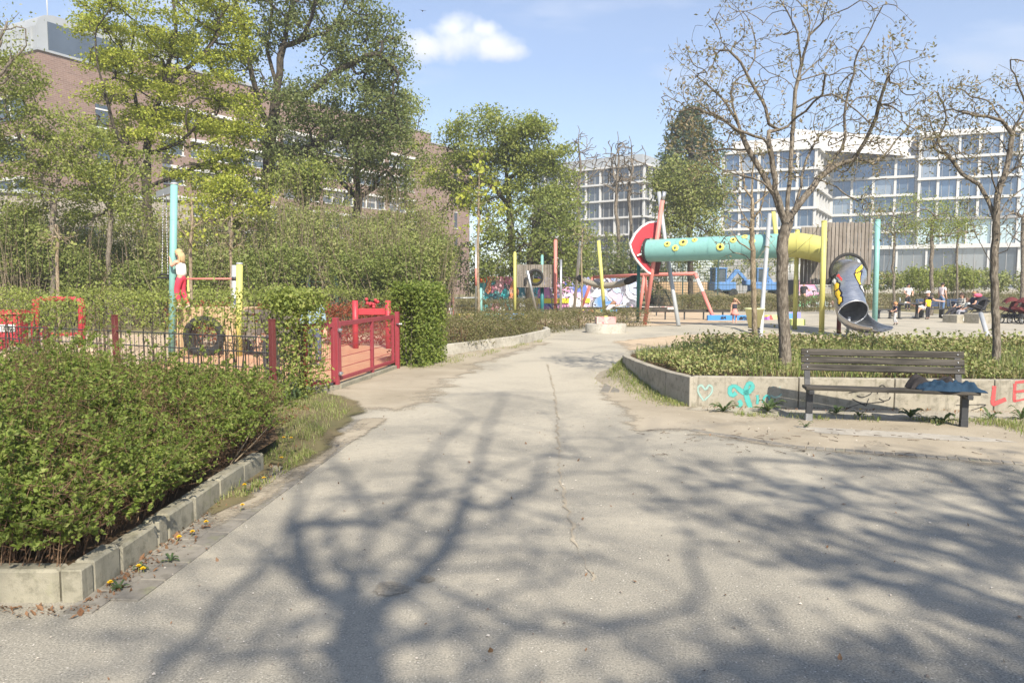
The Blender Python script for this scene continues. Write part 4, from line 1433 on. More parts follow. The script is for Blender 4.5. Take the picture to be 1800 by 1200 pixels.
STEM_PALE = barkmat("stem_pale", (0.17, 0.13, 0.085), (0.32, 0.26, 0.19), 12)
th = []
for px in range(-160, 770, 50):
    Y = 29 + 4 * rng.random()
    th.append((px, 470 + rng.normal(0, 8), 60, 62 + rng.normal(0, 16), Y, 3200))
for px in range(-150, 770, 75):
    th.append((px, 436 + rng.normal(0, 16), 55, 45 + rng.normal(0, 8), 33 + 2 * rng.random(), 2300))
for px, py in ((40, 395), (150, 400), (230, 385), (390, 390), (430, 372), (500, 392), (570, 400), (680, 405), (735, 398)):
    th.append((px, py, 42, 34, 34 + 2 * rng.random(), 1500))
thicket("thicket", th, LEAF_OLIVE, "dense mixed undergrowth filling the strip before the brick building")
th = []
for px in range(-120, 750, 90):
    th.append((px + rng.normal(0, 15), 480 + rng.normal(0, 14), 48, 40, 28 + rng.random(), 2000))
th += [(25, 400, 40, 50, 28, 2200), (60, 440, 45, 45, 28, 2000), (760, 455, 45, 45, 32, 2600), (700, 470, 60, 40, 28, 2400)]
thicket("thicket", th, LEAF_MID, "brighter green bushes along the front of the undergrowth")
th = []
for px in range(640, 1130, 60):
    th.append((px, 480 + rng.normal(0, 10), 50, 45, 52 + 5 * rng.random(), 1500))
thicket("thicket", th, LEAF_DARK, "dark bushes behind the graffiti wall", 0.2)
th = []
for px in range(1020, 1480, 55):
    th.append((px, 455 + rng.normal(0, 8), 48, 38, 72 + 4 * rng.random(), 1100))
for px in range(1540, 1960, 60):
    th.append((px, 497 + rng.normal(0, 6), 50, 17, 58 + 4 * rng.random(), 900))
thicket("thicket", th, LEAF_OLIVE, "low bushes in front of the white office buildings", 0.22)
th = [(1620, 490, 34, 20, 50, 1500), (1680, 488, 30, 22, 50, 1500), (1705, 492, 20, 16, 50, 700)]
thicket("thicket", th, LEAF_FRESH, "bright green bushes behind the two standing people", 0.16)

# ------------------------------------------------------------------ clipped hedges and low planting
def hedge(name, line, h, w, n, mat, label, leaf=0.045, z0=0.0, stem=True, cl=10, crad=0.06, shell=True, cat="hedge", lowthin=0.0, bark=None, tophvy=False):
    """line: ground points; leaves fill a band of width w and height h along it"""
    line = [Vector((p[0], p[1])) for p in line]
    seg = [(line[i + 1] - line[i]).length for i in range(len(line) - 1)]
    tot = sum(seg)
    t = rng.uniform(0, tot, n)
    cs = np.cumsum([0] + seg)
    idx = np.clip(np.searchsorted(cs, t) - 1, 0, len(seg) - 1)
    A_ = np.array([tuple(p) for p in line])
    u = (t - cs[idx]) / np.array(seg)[idx]
    c = A_[idx] * (1 - u[:, None]) + A_[idx + 1] * u[:, None]
    d = A_[idx + 1] - A_[idx]; d = d / np.linalg.norm(d, axis=1, keepdims=True)
    nr = np.stack([-d[:, 1], d[:, 0]], 1)
    s_ = rng.uniform(-1, 1, n); z = rng.random(n)
    if shell:
        side = rng.random(n)
        m = side < 0.38; s_[m] = np.sign(s_[m]) * rng.uniform(0.75, 1.05, m.sum())
        m2 = side > 0.62; z[m2] = rng.uniform(0.86, 1.03, m2.sum())
    keep = np.ones(n, bool)
    if tophvy:
        q = rng.random(n) < .8; z[q] = 1 - .38 * rng.random(q.sum()) ** 1.3
    if lowthin: keep = rng.random(n) < (1 - lowthin * (1 - np.clip(z, 0, 1)) ** 0.8)
    # uneven top
    wav = 1 + 0.05 * np.sin(t * 2.1) + 0.04 * np.sin(t * 5.3 + 1)
    P = np.stack([c[:, 0] + nr[:, 0] * s_ * w / 2, c[:, 1] + nr[:, 1] * s_ * w / 2, z0 + z * h * wav], 1)[keep]
    C = clumpy(P, cl, crad, 0.9)
    C = C[C[:, 2] > z0 + 0.01]
    base = Vector((line[0].x, line[0].y, 0))
    e = empty(name, base, 0, label, cat)
    V, F = leaf_geo(C - np.array(base), leaf * rng.uniform(0.6, 1.35, len(C)), 0.62, 0.3)
    mesh_np("foliage", V, F, mat, e)
    if stem:
        k = int(tot * 7)
        t = rng.uniform(0, tot, k); idx = np.clip(np.searchsorted(cs, t) - 1, 0, len(seg) - 1); u = (t - cs[idx]) / np.array(seg)[idx]
        c = A_[idx] * (1 - u[:, None]) + A_[idx + 1] * u[:, None]
        p0 = np.stack([c[:, 0], c[:, 1], np.zeros(k)], 1); p0[:, :2] += rng.normal(0, w * 0.12, (k, 2))
        p1 = p0 + np.stack([rng.normal(0, 0.06, k), rng.normal(0, 0.06, k), z0 + h * rng.uniform(0.5, 0.95, k)], 1)
        q0 = np.repeat(p0 + (p1 - p0) * rng.uniform(0.3, 0.8, (k, 1)), 3, axis=0)
        q1 = q0 + np.stack([rng.normal(0, 0.2, 3 * k), rng.normal(0, 0.2, 3 * k), rng.uniform(0.02, 0.3, 3 * k)], 1)
        V, F = cat_geo([sticks_geo(p0, p1, 0.014, 0.006, 5), sticks_geo(q0, q1, 0.006, 0.002, 3)])
        mesh_np("stems", V - np.array(base), F, bark or BARK_GREY, e)
    return e

FA, FB, FC = Vector((-3.30, 10.15)), Vector((-9.2, 13.1)), Vector((-15, 16))   # line of the left fence
GA, GB, GM = G(548, 692).to_2d(), G(692, 648).to_2d(), G(592, 683).to_2d()      # gate ends and middle post

# young hedge growing through the fence, clipped level
hl = [FA + Vector((-0.15, 0.45)), FA.lerp(FB, 0.5) + Vector((0, 0.55)), FB + Vector((0, 0.55)), FC + Vector((0, .55))]
hedge("young_hedge", hl, 1.5, 0.55, 1900, LEAF_FRESH, "open young hedge with bare stems growing behind the long wire fence", 0.05, cl=7, crad=0.08, lowthin=0.9, shell=False, tophvy=True, bark=BARK_DARK)
hedge("young_hedge", [FA + Vector((0.02, 0.12)), (FA + GA) / 2 + Vector((-0.02, 0)), GA + Vector((0.06, 0.12))], 1.45, 0.36, 1350, LEAF_FRESH, "upright hedge end between the rusty post and the red gate", 0.055, cl=6, crad=0.06, lowthin=0.45, bark=BARK_DARK)
hb = [GB + Vector((0.20, 0.22)), GB + Vector((0.42, 0.9)), GB + Vector((0.55, 1.7))]
hedge("leafy_hedge", hb, 1.5, 0.62, 2200, LEAF_BUSH, "dense leafy hedge block right of the red gate", 0.065, cl=8, crad=0.07)
hedge("brown_hedge", [(-9, 19.6), (-6.5, 20.2), (-3.0, 20.6)], 1.0, 0.7, 1300, LEAF_RED, "red brown beech hedge still in winter leaf seen through the gate", 0.07, cl=8, crad=0.1)
hedge("leafy_hedge", [(-28, 26.5), (-16, 27), (-6, 27.3), (-2.5, 27.5)], 1.4, 0.8, 4200, LEAF_FRESH, "long clipped hedge closing the far side of the small playground", 0.06, cl=8, crad=0.1)
LEAF_LOW = leafmat("leaf_lowhedge", [(0.13, 0.135, 0.05), (0.18, 0.175, 0.07), (0.20, 0.16, 0.10), (0.10, 0.11, 0.04)], 0.3)
def low(pts, h, w, n, label, leaf=0.05, z0=0.0, cl=9, mat=None):
    return hedge("low_hedge", pts, h, w, n, mat or LEAF_LOW, label, leaf, z0, cl=cl, crad=0.1, cat="low hedge", bark=STEM_BR)
K0, K1, K2 = G(768, 626).to_2d(), G(905, 606).to_2d(), G(952, 595).to_2d()
# bed with the white kerb
low([K0 + Vector((-0.1, 1.1)), K0.lerp(K1, .5) + Vector((-.45, 1.0)), K1 + Vector((-0.7, 0.9)), K2 + Vector((-0.9, 0.6))], 0.62, 1.7, 1900, "low brownish hedge in the raised bed with the white kerb", z0=0.12)
low([K2 + Vector((-0.3, 2.4)), G(985, 580).to_2d() + Vector((0, .7)), G(1040, 578).to_2d() + Vector((0, 0.9)), G(1125, 574).to_2d() + Vector((0, 0.6))], 0.62, 1.5, 1700, "low brownish hedge behind the round concrete plinth")
low([G(800, 556).to_2d() + Vector((0, 2)), G(930, 553).to_2d() + Vector((0, 2)), G(950, 553).to_2d() + Vector((0, 2))], 0.75, 1.2, 900, "low hedge below the left end of the graffiti wall", 0.07)
low([G(1195, 546).to_2d(), G(1330, 547).to_2d(), G(1452, 547).to_2d()], 0.85, 2.0, 1900, "low grassy hedge behind the girl in the pink skirt", 0.08)
low([G(1530, 543).to_2d(), G(1660, 542).to_2d(), G(1760, 541).to_2d(), G(1960, 540).to_2d()], 0.95, 2.2, 2400, "low hedge behind the picnic benches", 0.08)
low([G(1455, 541).to_2d(), G(1530, 538).to_2d()], 0.6, 1.5, 500, "low hedge between the slide tower and the small ramp", 0.08)

kb = MB()
def kerb_line(pts, h, w, z=0):
    for a, c in zip(pts[:-1], pts[1:]):
        d = c - a; mid = (a + c) / 2
        kb.box((mid.x, mid.y, h / 2 - 0.05 + z), (d.length + 0.01, w, h + 0.1), math.atan2(d.y, d.x), 0, 0.01)
kerb_line([K0, K0.lerp(K1, .35), K0.lerp(K1, .7) + Vector((.02, 0)), K1 + Vector((.05, 0)), K2, K2 + Vector((0.25, 1.0)), K2 + Vector((0.2, 2.0))], 0.25, 0.14)
kerb_line([K0 + Vector((-.07, .07)), K0 + Vector((-0.6, 0.7))], 0.25, 0.14)
tag(kb.build("pale_kerb", M_CONCL), "sunlit white concrete kerb of the raised bed beside the leafy hedge block", "kerb")
so = MB()
so.add([(K0.x, K0.y + .1, .14), (K1.x, K1.y + .05, .14), (K2.x, K2.y + .05, .14), (K2.x + .1, K2.y + 2.0, .14), (-2.5, 24, .14)], [(0, 1, 2, 3, 4)])
tag(so.build("bed_soil", M_DIRTG), kind='structure')

# ------------------------------------------------------------------ the leafy bed in the left foreground
def bush_bed():
    e = empty("shrub_bed", (-3.2, 5.5, 0.15), 0, "bushy bed of small leaved green shrubs behind the low kerb in the left foreground", "shrub")
    n = 2300
    y = rng.uniform(3.78, 10.2, n)
    xr = np.where(y < 7.0, -2.36, -2.36 - (y - 7.0) * 0.38)
    w = np.minimum(1.1 + (y - 3.8) * 0.68, 4.4)
    x = xr - rng.random(n) ** 1.15 * w
    edge = np.minimum(xr - x, (y - 3.75) * 1.1)          # distance from the kerb
    h = (0.30 + 0.40 * np.clip(edge / 1.0, 0, 1)) * rng.uniform(0.72, 1.16, n) + 0.06 * np.clip(y - 5.5, 0, 1.5)
    h *= np.where(rng.random(n) < .26, rng.uniform(1.1, 1.5, n), 1.0) * np.clip(1 - (y - 7.2) * .22, .45, 1)
    h *= 1 + 0.16 * np.sin(x * 3.1 + y * 1.3) + 0.1 * np.sin(y * 2.7 - x)
    lean = np.stack([rng.normal(0.12, 0.26, n) + 0.35 * (edge < 0.35), rng.normal(-0.08, 0.26, n) - 0.25 * ((y - 3.75) < 0.3)], 1)
    P0 = np.stack([x, y, np.full(n, 0.15)], 1)
    tip = P0 + np.stack([lean[:, 0] * h, lean[:, 1] * h, h], 1)
    mid = P0 * 0.5 + tip * 0.5 + np.stack([-lean[:, 0] * h * 0.22, -lean[:, 1] * h * 0.22, h * 0.05], 1)
    def at(t, i=slice(None)):
        t = t[:, None]
        return (1 - t) ** 2 * P0[i] + 2 * t * (1 - t) * mid[i] + t * t * tip[i]
    stems = [sticks_geo(at(np.full(n, a)), at(np.full(n, b)), 0.0035 * (1.1 - a), 0.0035 * (1.1 - b), 3) for a, b in ((0, .3), (.3, .65), (.65, 1.0))]
    lt = rng.random(n) < .4
    tp = at(np.full(n, 1.0))[lt]; td = tp - at(np.full(n, .8))[lt]
    stems.append(sticks_geo(tp, tp + td * rng.uniform(.3, 1.1, (len(tp), 1)) + np.array([0, 0, .02]), 0.0016, 0.0008, 3))
    # side twigs
    k = 6
    idx = np.repeat(np.arange(n), k)
    t = rng.uniform(0.3, 0.95, n * k)
    q0 = at(t, idx)
    q1 = q0 + np.stack([rng.normal(0, 0.09, n * k), rng.normal(0, 0.09, n * k), rng.uniform(0.0, 0.11, n * k)], 1)
    stems.append(sticks_geo(q0, q1, 0.0022, 0.0012, 3))
    Vs, Fs = cat_geo(stems)
    o = np.array(e.location)
    mesh_np("stems", Vs - o, Fs, STEM_BR, e)
    # rosettes of leaves along stems and twigs
    C = [q1, q0 * .4 + q1 * .6]
    for _ in range(5):
        tt = (lo_t := np.where(edge < 0.6, 0.55, 0.40)) + (1 - lo_t) * rng.random(n) ** 0.7
        C.append(at(tt))
    C = np.concatenate(C)
    m = rng.random(len(C)) < 0.16 + 0.74 * (np.sin(C[:, 0] * 5.1 + C[:, 2] * 6) * np.sin(C[:, 1] * 4.3 - C[:, 2] * 5) > -0.25)
    C = C[m]
    per = 7
    L = 0.030
    D = unit(rng.normal(size=(len(C) * per, 3)) + np.array([0, 0, 0.45]))
    CC = np.repeat(C, per, axis=0) + D * L * 0.55
    V, F = leaf_geo(CC, L * rng.uniform(0.4, 1.45, len(CC)), 0.58, 0.45, D * 2.2, 0.3, 0.35)
    mesh_np("foliage", V - o, F, LEAF_BUSH, e)
    # fallen brown leaves under the stems
    k = 3600
    yy_ = rng.uniform(3.85, 9, k); xx_ = -2.42 - rng.random(k) ** 1.4 * np.minimum(1.2 + (yy_ - 3.8) * 0.7, 4)
    V, F = leaf_geo(np.stack([xx_, yy_, 0.165 + 0.02 * rng.random(k)], 1), 0.035, 0.5, 0.8)
    mesh_np("leaf_litter", V - o, F, LEAF_LIT, e)
    return e
LEAF_LIT = leafmat("leaf_litter", [(0.16, 0.08, 0.04), (0.24, 0.14, 0.08), (0.10, 0.055, 0.03)], 0.1)
bush_bed()

# dry canes standing out of the bed
cb = [((395, 830), (455, 735)), ((405, 818), (470, 752))]
for i, (a, c) in enumerate(cb):
    b = MB(); p, q = W(*a, 6.0), W(*c, 6.3)
    b.tube([p, (p + q) / 2 + Vector((0.02, 0, 0.01)), q], [0.006, 0.005, 0.003], 6)
    o = b.build("dry_cane", BARK_PALE)
    tag(o, ["thicker dry straw coloured cane leaning out of the shrubs over the kerb", "thinner dry cane leaning from the shrubs toward the grass"][i], "cane", "dry canes by the kerb")

# ------------------------------------------------------------------ grass and weeds
GRASS = leafmat("grass_blade", [(0.14, 0.20, 0.04), (0.21, 0.27, 0.07), (0.29, 0.29, 0.12), (0.38, 0.34, 0.19)], 0.3)
GRASSD = leafmat("grass_dark", [(0.05, 0.085, 0.035), (0.075, 0.115, 0.05), (0.10, 0.13, 0.055)], 0.3)
def in_poly(P, poly):
    x, y = P[:, 0], P[:, 1]; ins = np.zeros(len(P), bool)
    k = len(poly)
    for i in range(k):
        x1, y1 = poly[i][0], poly[i][1]; x2, y2 = poly[(i + 1) % k][0], poly[(i + 1) % k][1]
        c = ((y1 > y) != (y2 > y)) & (x < (x2 - x1) * (y - y1) / (y2 - y1 + 1e-12) + x1)
        ins ^= c
    return ins
def blades(B, h, w, lean=0.5):
    """curved grass blades: two quads each"""
    n = len(B)
    a = rng.uniform(0, 6.28, n); l_ = np.abs(rng.normal(0, lean, n))
    h = h * rng.uniform(0.5, 1.3, n)
    d = np.stack([np.cos(a), np.sin(a), np.zeros(n)], 1); s_ = np.stack([-np.sin(a), np.cos(a), np.zeros(n)], 1)
    up = np.array([0, 0, 1.0])
    m = B + d * (l_ * h * 0.3)[:, None] + up * (h * 0.6)[:, None]
    t = B + d * (l_ * h)[:, None] + up * (h * (1 - 0.25 * np.minimum(l_, 1.5)))[:, None]
    w = w * rng.uniform(0.7, 1.3, n)
    V = np.stack([B - s_ * w[:, None], B + s_ * w[:, None], m + s_ * w[:, None] * .8, m - s_ * w[:, None] * .8, t + s_ * w[:, None] * .15, t - s_ * w[:, None] * .15], 1).reshape(-1, 3)
    b = np.arange(n)[:, None] * 6
    F = np.concatenate([b + np.array([[0, 1, 2, 3]]), b + np.array([[3, 2, 4, 5]])])
    return V, F
vp = [tuple(p) for p in verge]
xs = rng.uniform(-3.6, -1.3, 26000); ys_ = rng.uniform(4.6, 11.2, 26000)
P = np.stack([xs, ys_, np.full(26000, 0.01)], 1)
P = P[in_poly(P, vp)]
dens = 0.5 + 0.5 * np.sin(P[:, 0] * 7 + 1) * np.sin(P[:, 1] * 5.3) + rng.normal(0, 0.3, len(P)) - np.clip((P[:, 0] + 2.1) * 1.3, 0, 1)
P = P[dens > 0.42]
tag(mesh_np("grass", *blades(P, 0.075, 0.003, 0.9), GRASS), "patchy green grass on the verge by the kerb end", kind='stuff')

def weed(p, n, L_, mat, name, label, group=None, up=0.45, cat="weed"):
    """rosette of lobed leaves"""
    a = np.linspace(0, 6.28, n, endpoint=False) + rng.normal(0, 0.25, n)
    Vs, Fs, o = [], [], 0
    for i in range(n):
        l_ = L_ * .8 * rng.uniform(0.5, 1.15); w = l_ * 0.15; e_ = up + rng.normal(0, 0.18)
        d = np.array([math.cos(a[i]), math.sin(a[i]), 0]); s_ = np.array([-d[1], d[0], 0])
        pts = []
        for k, t in enumerate((0, .25, .4, .55, .7, .85, 1)):
            z = l_ * (e_ * math.sin(t * 2.2) * 0.9) + 0.01
            ww = w * (0.25, 0.7, 1.1, 0.75, 1.2, 0.8, 0.05)[k]
            c = d * l_ * t * 0.9 + np.array([0, 0, z])
            ww *= .8
            pts += [c + s_ * ww + np.array([0, 0, ww * .4]), c, c - s_ * ww + np.array([0, 0, ww * .4])]
        Vs.append(np.array(pts))
        for k in range(6):
            Fs += [[o + 3 * k, o + 3 * k + 1, o + 3 * k + 4, o + 3 * k + 3], [o + 3 * k + 1, o + 3 * k + 2, o + 3 * k + 5, o + 3 * k + 4]]
        o += 21
    m = mesh_np(name, np.concatenate(Vs), np.array(Fs), mat)
    m.location = p
    return tag(m, label, cat, group)
wl = [((1272, 724), 16, 0.26, "spiky dandelion rosette against the wall under the turquoise scrawl"), ((1350, 724), 18, 0.30, "large spiky dandelion rosette at the wall joint left of the bench"),
      ((1470, 728), 14, 0.24, "leafy weed clump under the left part of the bench seat"), ((1510, 733), 10, 0.16, "small weed clump under the middle of the bench"),
      ((1600, 735), 16, 0.24, "weed clump with yellow flowers under the right part of the bench"), ((1655, 745), 14, 0.26, "tall weed clump beside the right bench leg"),
      ((1740, 738), 14, 0.20, "weed clump below the red letters on the wall"), ((1795, 738), 14, 0.2, "weed clump at the wall foot by the right edge"), ((1416, 752), 10, 0.12, "small weed growing at the left bench leg"),
      ((520, 705), 16, 0.36, "large docks at the foot of the hedge beside the red gate"), ((505, 712), 12, 0.28, "docks at the foot of the rusty fence post"),
      ((60, 1010), 0, 0, "")]
for (p, n, L_, lab) in wl:
    if n: weed(G(*p), n, L_, GRASSD, "dandelion_weed" if p[0] > 1000 else "dock_plant", lab, "weeds along the wall" if p[0] > 1000 else None, 0.5)
for p, lab in [((250, 1004), "tiny dandelion plant on the paving beside the kerb's second block"), ((300, 988), "tiny grass tuft in the paving joint beside the dandelions"), ((210, 1038), "flat little weed nearest the kerb corner")]:
    weed(G(*p), 12, 0.08, GRASSD, "paving_weed", lab, None, 0.4)

# dry grass along the kerb and walls
Bs = []
for poly, k in [(gp((770, 632), (840, 622), (910, 606), (955, 598), (950, 603), (900, 614), (840, 630), (775, 645)), 2400), (gp((1075, 640), (1098, 652), (1130, 676), (1185, 702), (1150, 702), (1105, 690), (1078, 670)), 2600),
                (gp((1290, 728), (1500, 733), (1700, 740), (1850, 736), (1850, 752), (1720, 750), (1500, 742), (1290, 732)), 2200), (gp((690, 640), (790, 628), (780, 645), (720, 652)), 900),
                (gp((1740, 745), (1850, 745), (1850, 780), (1800, 772)), 900), (gp((430, 880), (560, 800), (540, 795), (400, 880)), 700)]:
    A_ = np.array([tuple(p) for p in poly]); lo, hi = A_.min(0), A_.max(0)
    Q = np.stack([rng.uniform(lo[0], hi[0], k * 3), rng.uniform(lo[1], hi[1], k * 3), np.full(k * 3, 0.008)], 1)
    Q = Q[in_poly(Q, [tuple(p) for p in poly])][:k]
    cl = np.sin(Q[:, 0] * 9) + np.sin(Q[:, 1] * 4.7 + Q[:, 0] * 3) + rng.normal(0, 0.7, len(Q))
    Bs.append(Q[cl > 0.1])
for i, p in enumerate(lf[::-1][1:], 1):
    h_ = (0, .02, .10, .18, .24, .28, .30)[i]; q0 = lf[::-1][i - 1]; k = 420
    t = rng.random(k); u = np.abs(rng.normal(0, .16, k)); h0 = (0, .02, .10, .18, .24, .28, .30)[i - 1]
    Bs.append(np.stack([q0.x + (p.x - q0.x) * t - u, q0.y + (p.y - q0.y) * t, (h0 + (h_ - h0) * t) * np.clip(1 - u / .35, 0, 1)], 1))
tag(mesh_np("grass", *blades(np.concatenate(Bs), 0.06, 0.0035, 0.8), GRASS), "short dry grass along kerb and wall feet", kind='stuff')

# planting on top of the retaining wall
spoly = [(2.62, 10.25)] + [(x, y + 0.25) for x, y in fr[1:]] + [(13, 10), (13, 14.8), (8, 15.3), (5.2, 15.6), (3.6, 15.1), (2.85, 14.3)] + [(p[0] + .22, p[1]) for p in lf[:-1]]
def scatter(poly, k, z):
    A_ = np.array(poly); lo, hi = A_.min(0), A_.max(0)
    Q = np.stack([rng.uniform(lo[0], hi[0], k * 2), rng.uniform(lo[1], hi[1], k * 2), np.full(k * 2, z)], 1)
    return Q[in_poly(Q, poly)][:k]
Q = scatter(spoly, 26000, 0.36)
pat = np.sin(Q[:, 0] * 1.7 + 0.5) * np.sin(Q[:, 1] * 1.2 + 0.7) + rng.normal(0, 0.35, len(Q))
g1, g2 = Q[pat > 0.15], Q[pat < -0.15]
tag(mesh_np("grass", *blades(g1, 0.17, 0.005, 1.0), GRASS), "arching grass in the planter above the retaining wall", kind='stuff')
iris = Q[(np.abs(pat) < 0.05)]
tag(mesh_np("grass", *blades(iris, 0.22, 0.006, 0.5), GRASSD), "bluish upright leaves between the planter grasses", kind='stuff')
C = clumpy(g2[:4200] + np.array([0, 0, 0.10]), 7, 0.06, 0.8)
C[:, 2] += 0.06 * np.sin(C[:, 0] * 3) * np.sin(C[:, 1] * 2.3)
GC = leafmat("leaf_groundcover", [(0.17, 0.22, 0.06), (0.26, 0.29, 0.10), (0.34, 0.34, 0.15), (0.23, 0.18, 0.085), (0.14, 0.185, 0.055)], 0.25)
V, F = leaf_geo(C[C[:, 2] > 0.37], 0.055, 0.7, 0.65)
tag(mesh_np("ground_cover", V, F, GC), "leathery mixed ground cover in the planter", kind='stuff')
# a taller leafy row along the far edge of the planter
far_ = [(3.6, 14.6), (5.5, 15.0), (9, 14.7), (14, 14.2)]
hedge("low_hedge", far_, 0.19, 1.3, 1500, GC, "leathery bronze and green shrubs along the far edge of the planter", 0.075, z0=0.34, cl=7, crad=0.09, cat="low hedge", bark=STEM_BR)

# ------------------------------------------------------------------ dandelion flowers
FLOW = plain("petal_yellow", (0.80, 0.52, 0.01), 0.6, 0.2, 40, dirt=0.1)
def dandelion(p, h, label):
    e = empty("dandelion", p, 0, label, "flower", "yellow dandelions by the kerb")
    b = MB(); lean = Vector((random.gauss(0, .02), random.gauss(0, .02), h))
    b.tube([(0, 0, 0), lean * .5, lean], [0.0025, 0.002, 0.002], 5)
    b.build("stem", GRASS, e)
    b = MB()
    for ring, (r_, z) in enumerate(((0.019, 0.0), (0.015, 0.004), (0.009, 0.008))):
        k = 14 - 3 * ring
        for i in range(k):
            a = 6.283 * (i + 0.5 * ring) / k
            d = Vector((math.cos(a), math.sin(a), 0)); s_ = Vector((-d.y, d.x, 0))
            c = lean + Vector((0, 0, z))
            b.add([c, c + d * r_ * .6 + s_ * .003 + Vector((0, 0, .002)), c + d * r_ + Vector((0, 0, .005)), c + d * r_ * .6 - s_ * .003 + Vector((0, 0, .002))], [(0, 1, 2, 3)])
    b.build("flower", FLOW, e)
dl = [((244, 1008), .04, "dandelion pair's left flower on the paving near the kerb corner"), ((254, 1009), .035, "dandelion pair's right flower on the paving near the kerb corner"), ((201, 1032), .03, "low dandelion closest to the kerb corner"),
      ((308, 955), .04, "dandelion at the foot of the third kerb block"), ((421, 902), .06, "big dandelion on the paving right of the kerb"), ((336, 945), .04, "orange tinted dandelion between kerb and paving joint"), ((369, 926), .03, "tiny dandelion next to the leaf shadow on the paving"),
      ((427, 870), .08, "dandelion at the kerb end under the dry canes"), ((490, 770), .14, "upper left dandelion of the clump in the verge grass"), ((503, 765), .15, "topmost dandelion of the clump in the verge grass"), ((498, 786), .1, "middle dandelion of the clump in the verge grass"),
      ((511, 786), .1, "right dandelion of the clump in the verge grass"), ((470, 800), .1, "lower left dandelion of the clump in the verge grass"), ((452, 792), .1, "dandelion half hidden at the left of the verge grass"), ((460, 856), .07, "dandelion at the lowest edge of the verge"), ((498, 815), .06, "small dandelion where the verge meets the paving"),
      ((1619, 742), .16, "yellow flower on the weeds under the right part of the bench"), ((1722, 742), .15, "yellow flower at the wall right of the bench leg"), ((1512, 733), .1, "yellow flower under the middle of the bench")]
for p, h, lab in dl: dandelion(G(*p), h, lab)

# dead leaves and crumbs caught along kerb and wall feet
k = 900
t = rng.random(k)
Cl = np.concatenate([np.stack([-2.22 + np.abs(rng.normal(0, .09, k)), 3.7 + 4.6 * t, np.full(k, .018)], 1), np.stack([2.5 + 6 * t, 9.9 - .09 * 6 * t - np.abs(rng.normal(0, .12, k)), np.full(k, .014)], 1),
                     np.stack([-6 + 3.9 * t, 3.68 - np.abs(rng.normal(0, .06, k)), np.full(k, .01)], 1), np.stack([rng.uniform(-1.9, 5, 240), rng.uniform(2.2, 9.2, 240), np.full(240, .008)], 1)])
V, F = leaf_geo(Cl, rng.gamma(2, .008, len(Cl)) + .006, .5, .85)
tag(mesh_np("leaf_litter", V, F, LEAF_LIT), "brown leaf crumbs caught along the kerb and the wall foot", kind='stuff')

# ------------------------------------------------------------------ paints of the play equipment
P_TEAL = plain("teal_paint", (0.21, 0.43, 0.40), 0.5, 0.3, 1.6, dirt=0.5, dirtcol=(.10, .17, .15))
P_TEALD = plain("dark_teal_paint", (0.02, 0.16, 0.17), 0.5, 0.2, 3)
P_YEL = plain("yellow_paint", (0.53, 0.505, 0.15), 0.5, 0.12, 3, dirt=0.25, dirtcol=(0.3, 0.26, 0.1))
P_GREY = plain("grey_metal_paint", (0.42, 0.44, 0.45), 0.45, 0.2, 3, 0.2)
P_PINK = plain("faded_red_paint", (0.62, 0.215, 0.18), 0.55, 0.18, 3, dirt=0.25, dirtcol=(0.6, 0.4, 0.35))
P_RED = plain("red_paint", (0.44, 0.042, 0.055), 0.45, 0.15, 3, dirt=0.15)
P_REDG = plain("gate_red_paint", (0.27, 0.042, 0.055), 0.45, 0.2, 4, dirt=0.25, dirtcol=(0.35, 0.12, 0.1))
P_RUST = plain("rust_red", (0.13, 0.028, 0.026), 0.7, 0.35, 5)
P_DARK = plain("dark_metal", (0.045, 0.047, 0.05), 0.5, 0.3, 6)
P_RUBBER = plain("black_rubber", (0.025, 0.025, 0.025), 0.8, 0.3, 8)
P_STEEL = plain("zinc_steel", (0.50, 0.51, 0.52), 0.35, 0.2, 6, 0.8, spec=0.5)
P_WHITE = plain("white_paint", (0.72, 0.72, 0.70), 0.5, 0.2, 4)
W_GREY = wood_mat("weathered_wood", (0.19, 0.165, 0.14), (0.29, 0.26, 0.225), 2)
W_BENCH = wood_mat("bench_wood", (0.026, 0.024, 0.020), (0.115, 0.104, 0.088), 0)
W_TAN = wood_mat("tan_wood", (0.45, 0.31, 0.18), (0.58, 0.43, 0.27), 2)

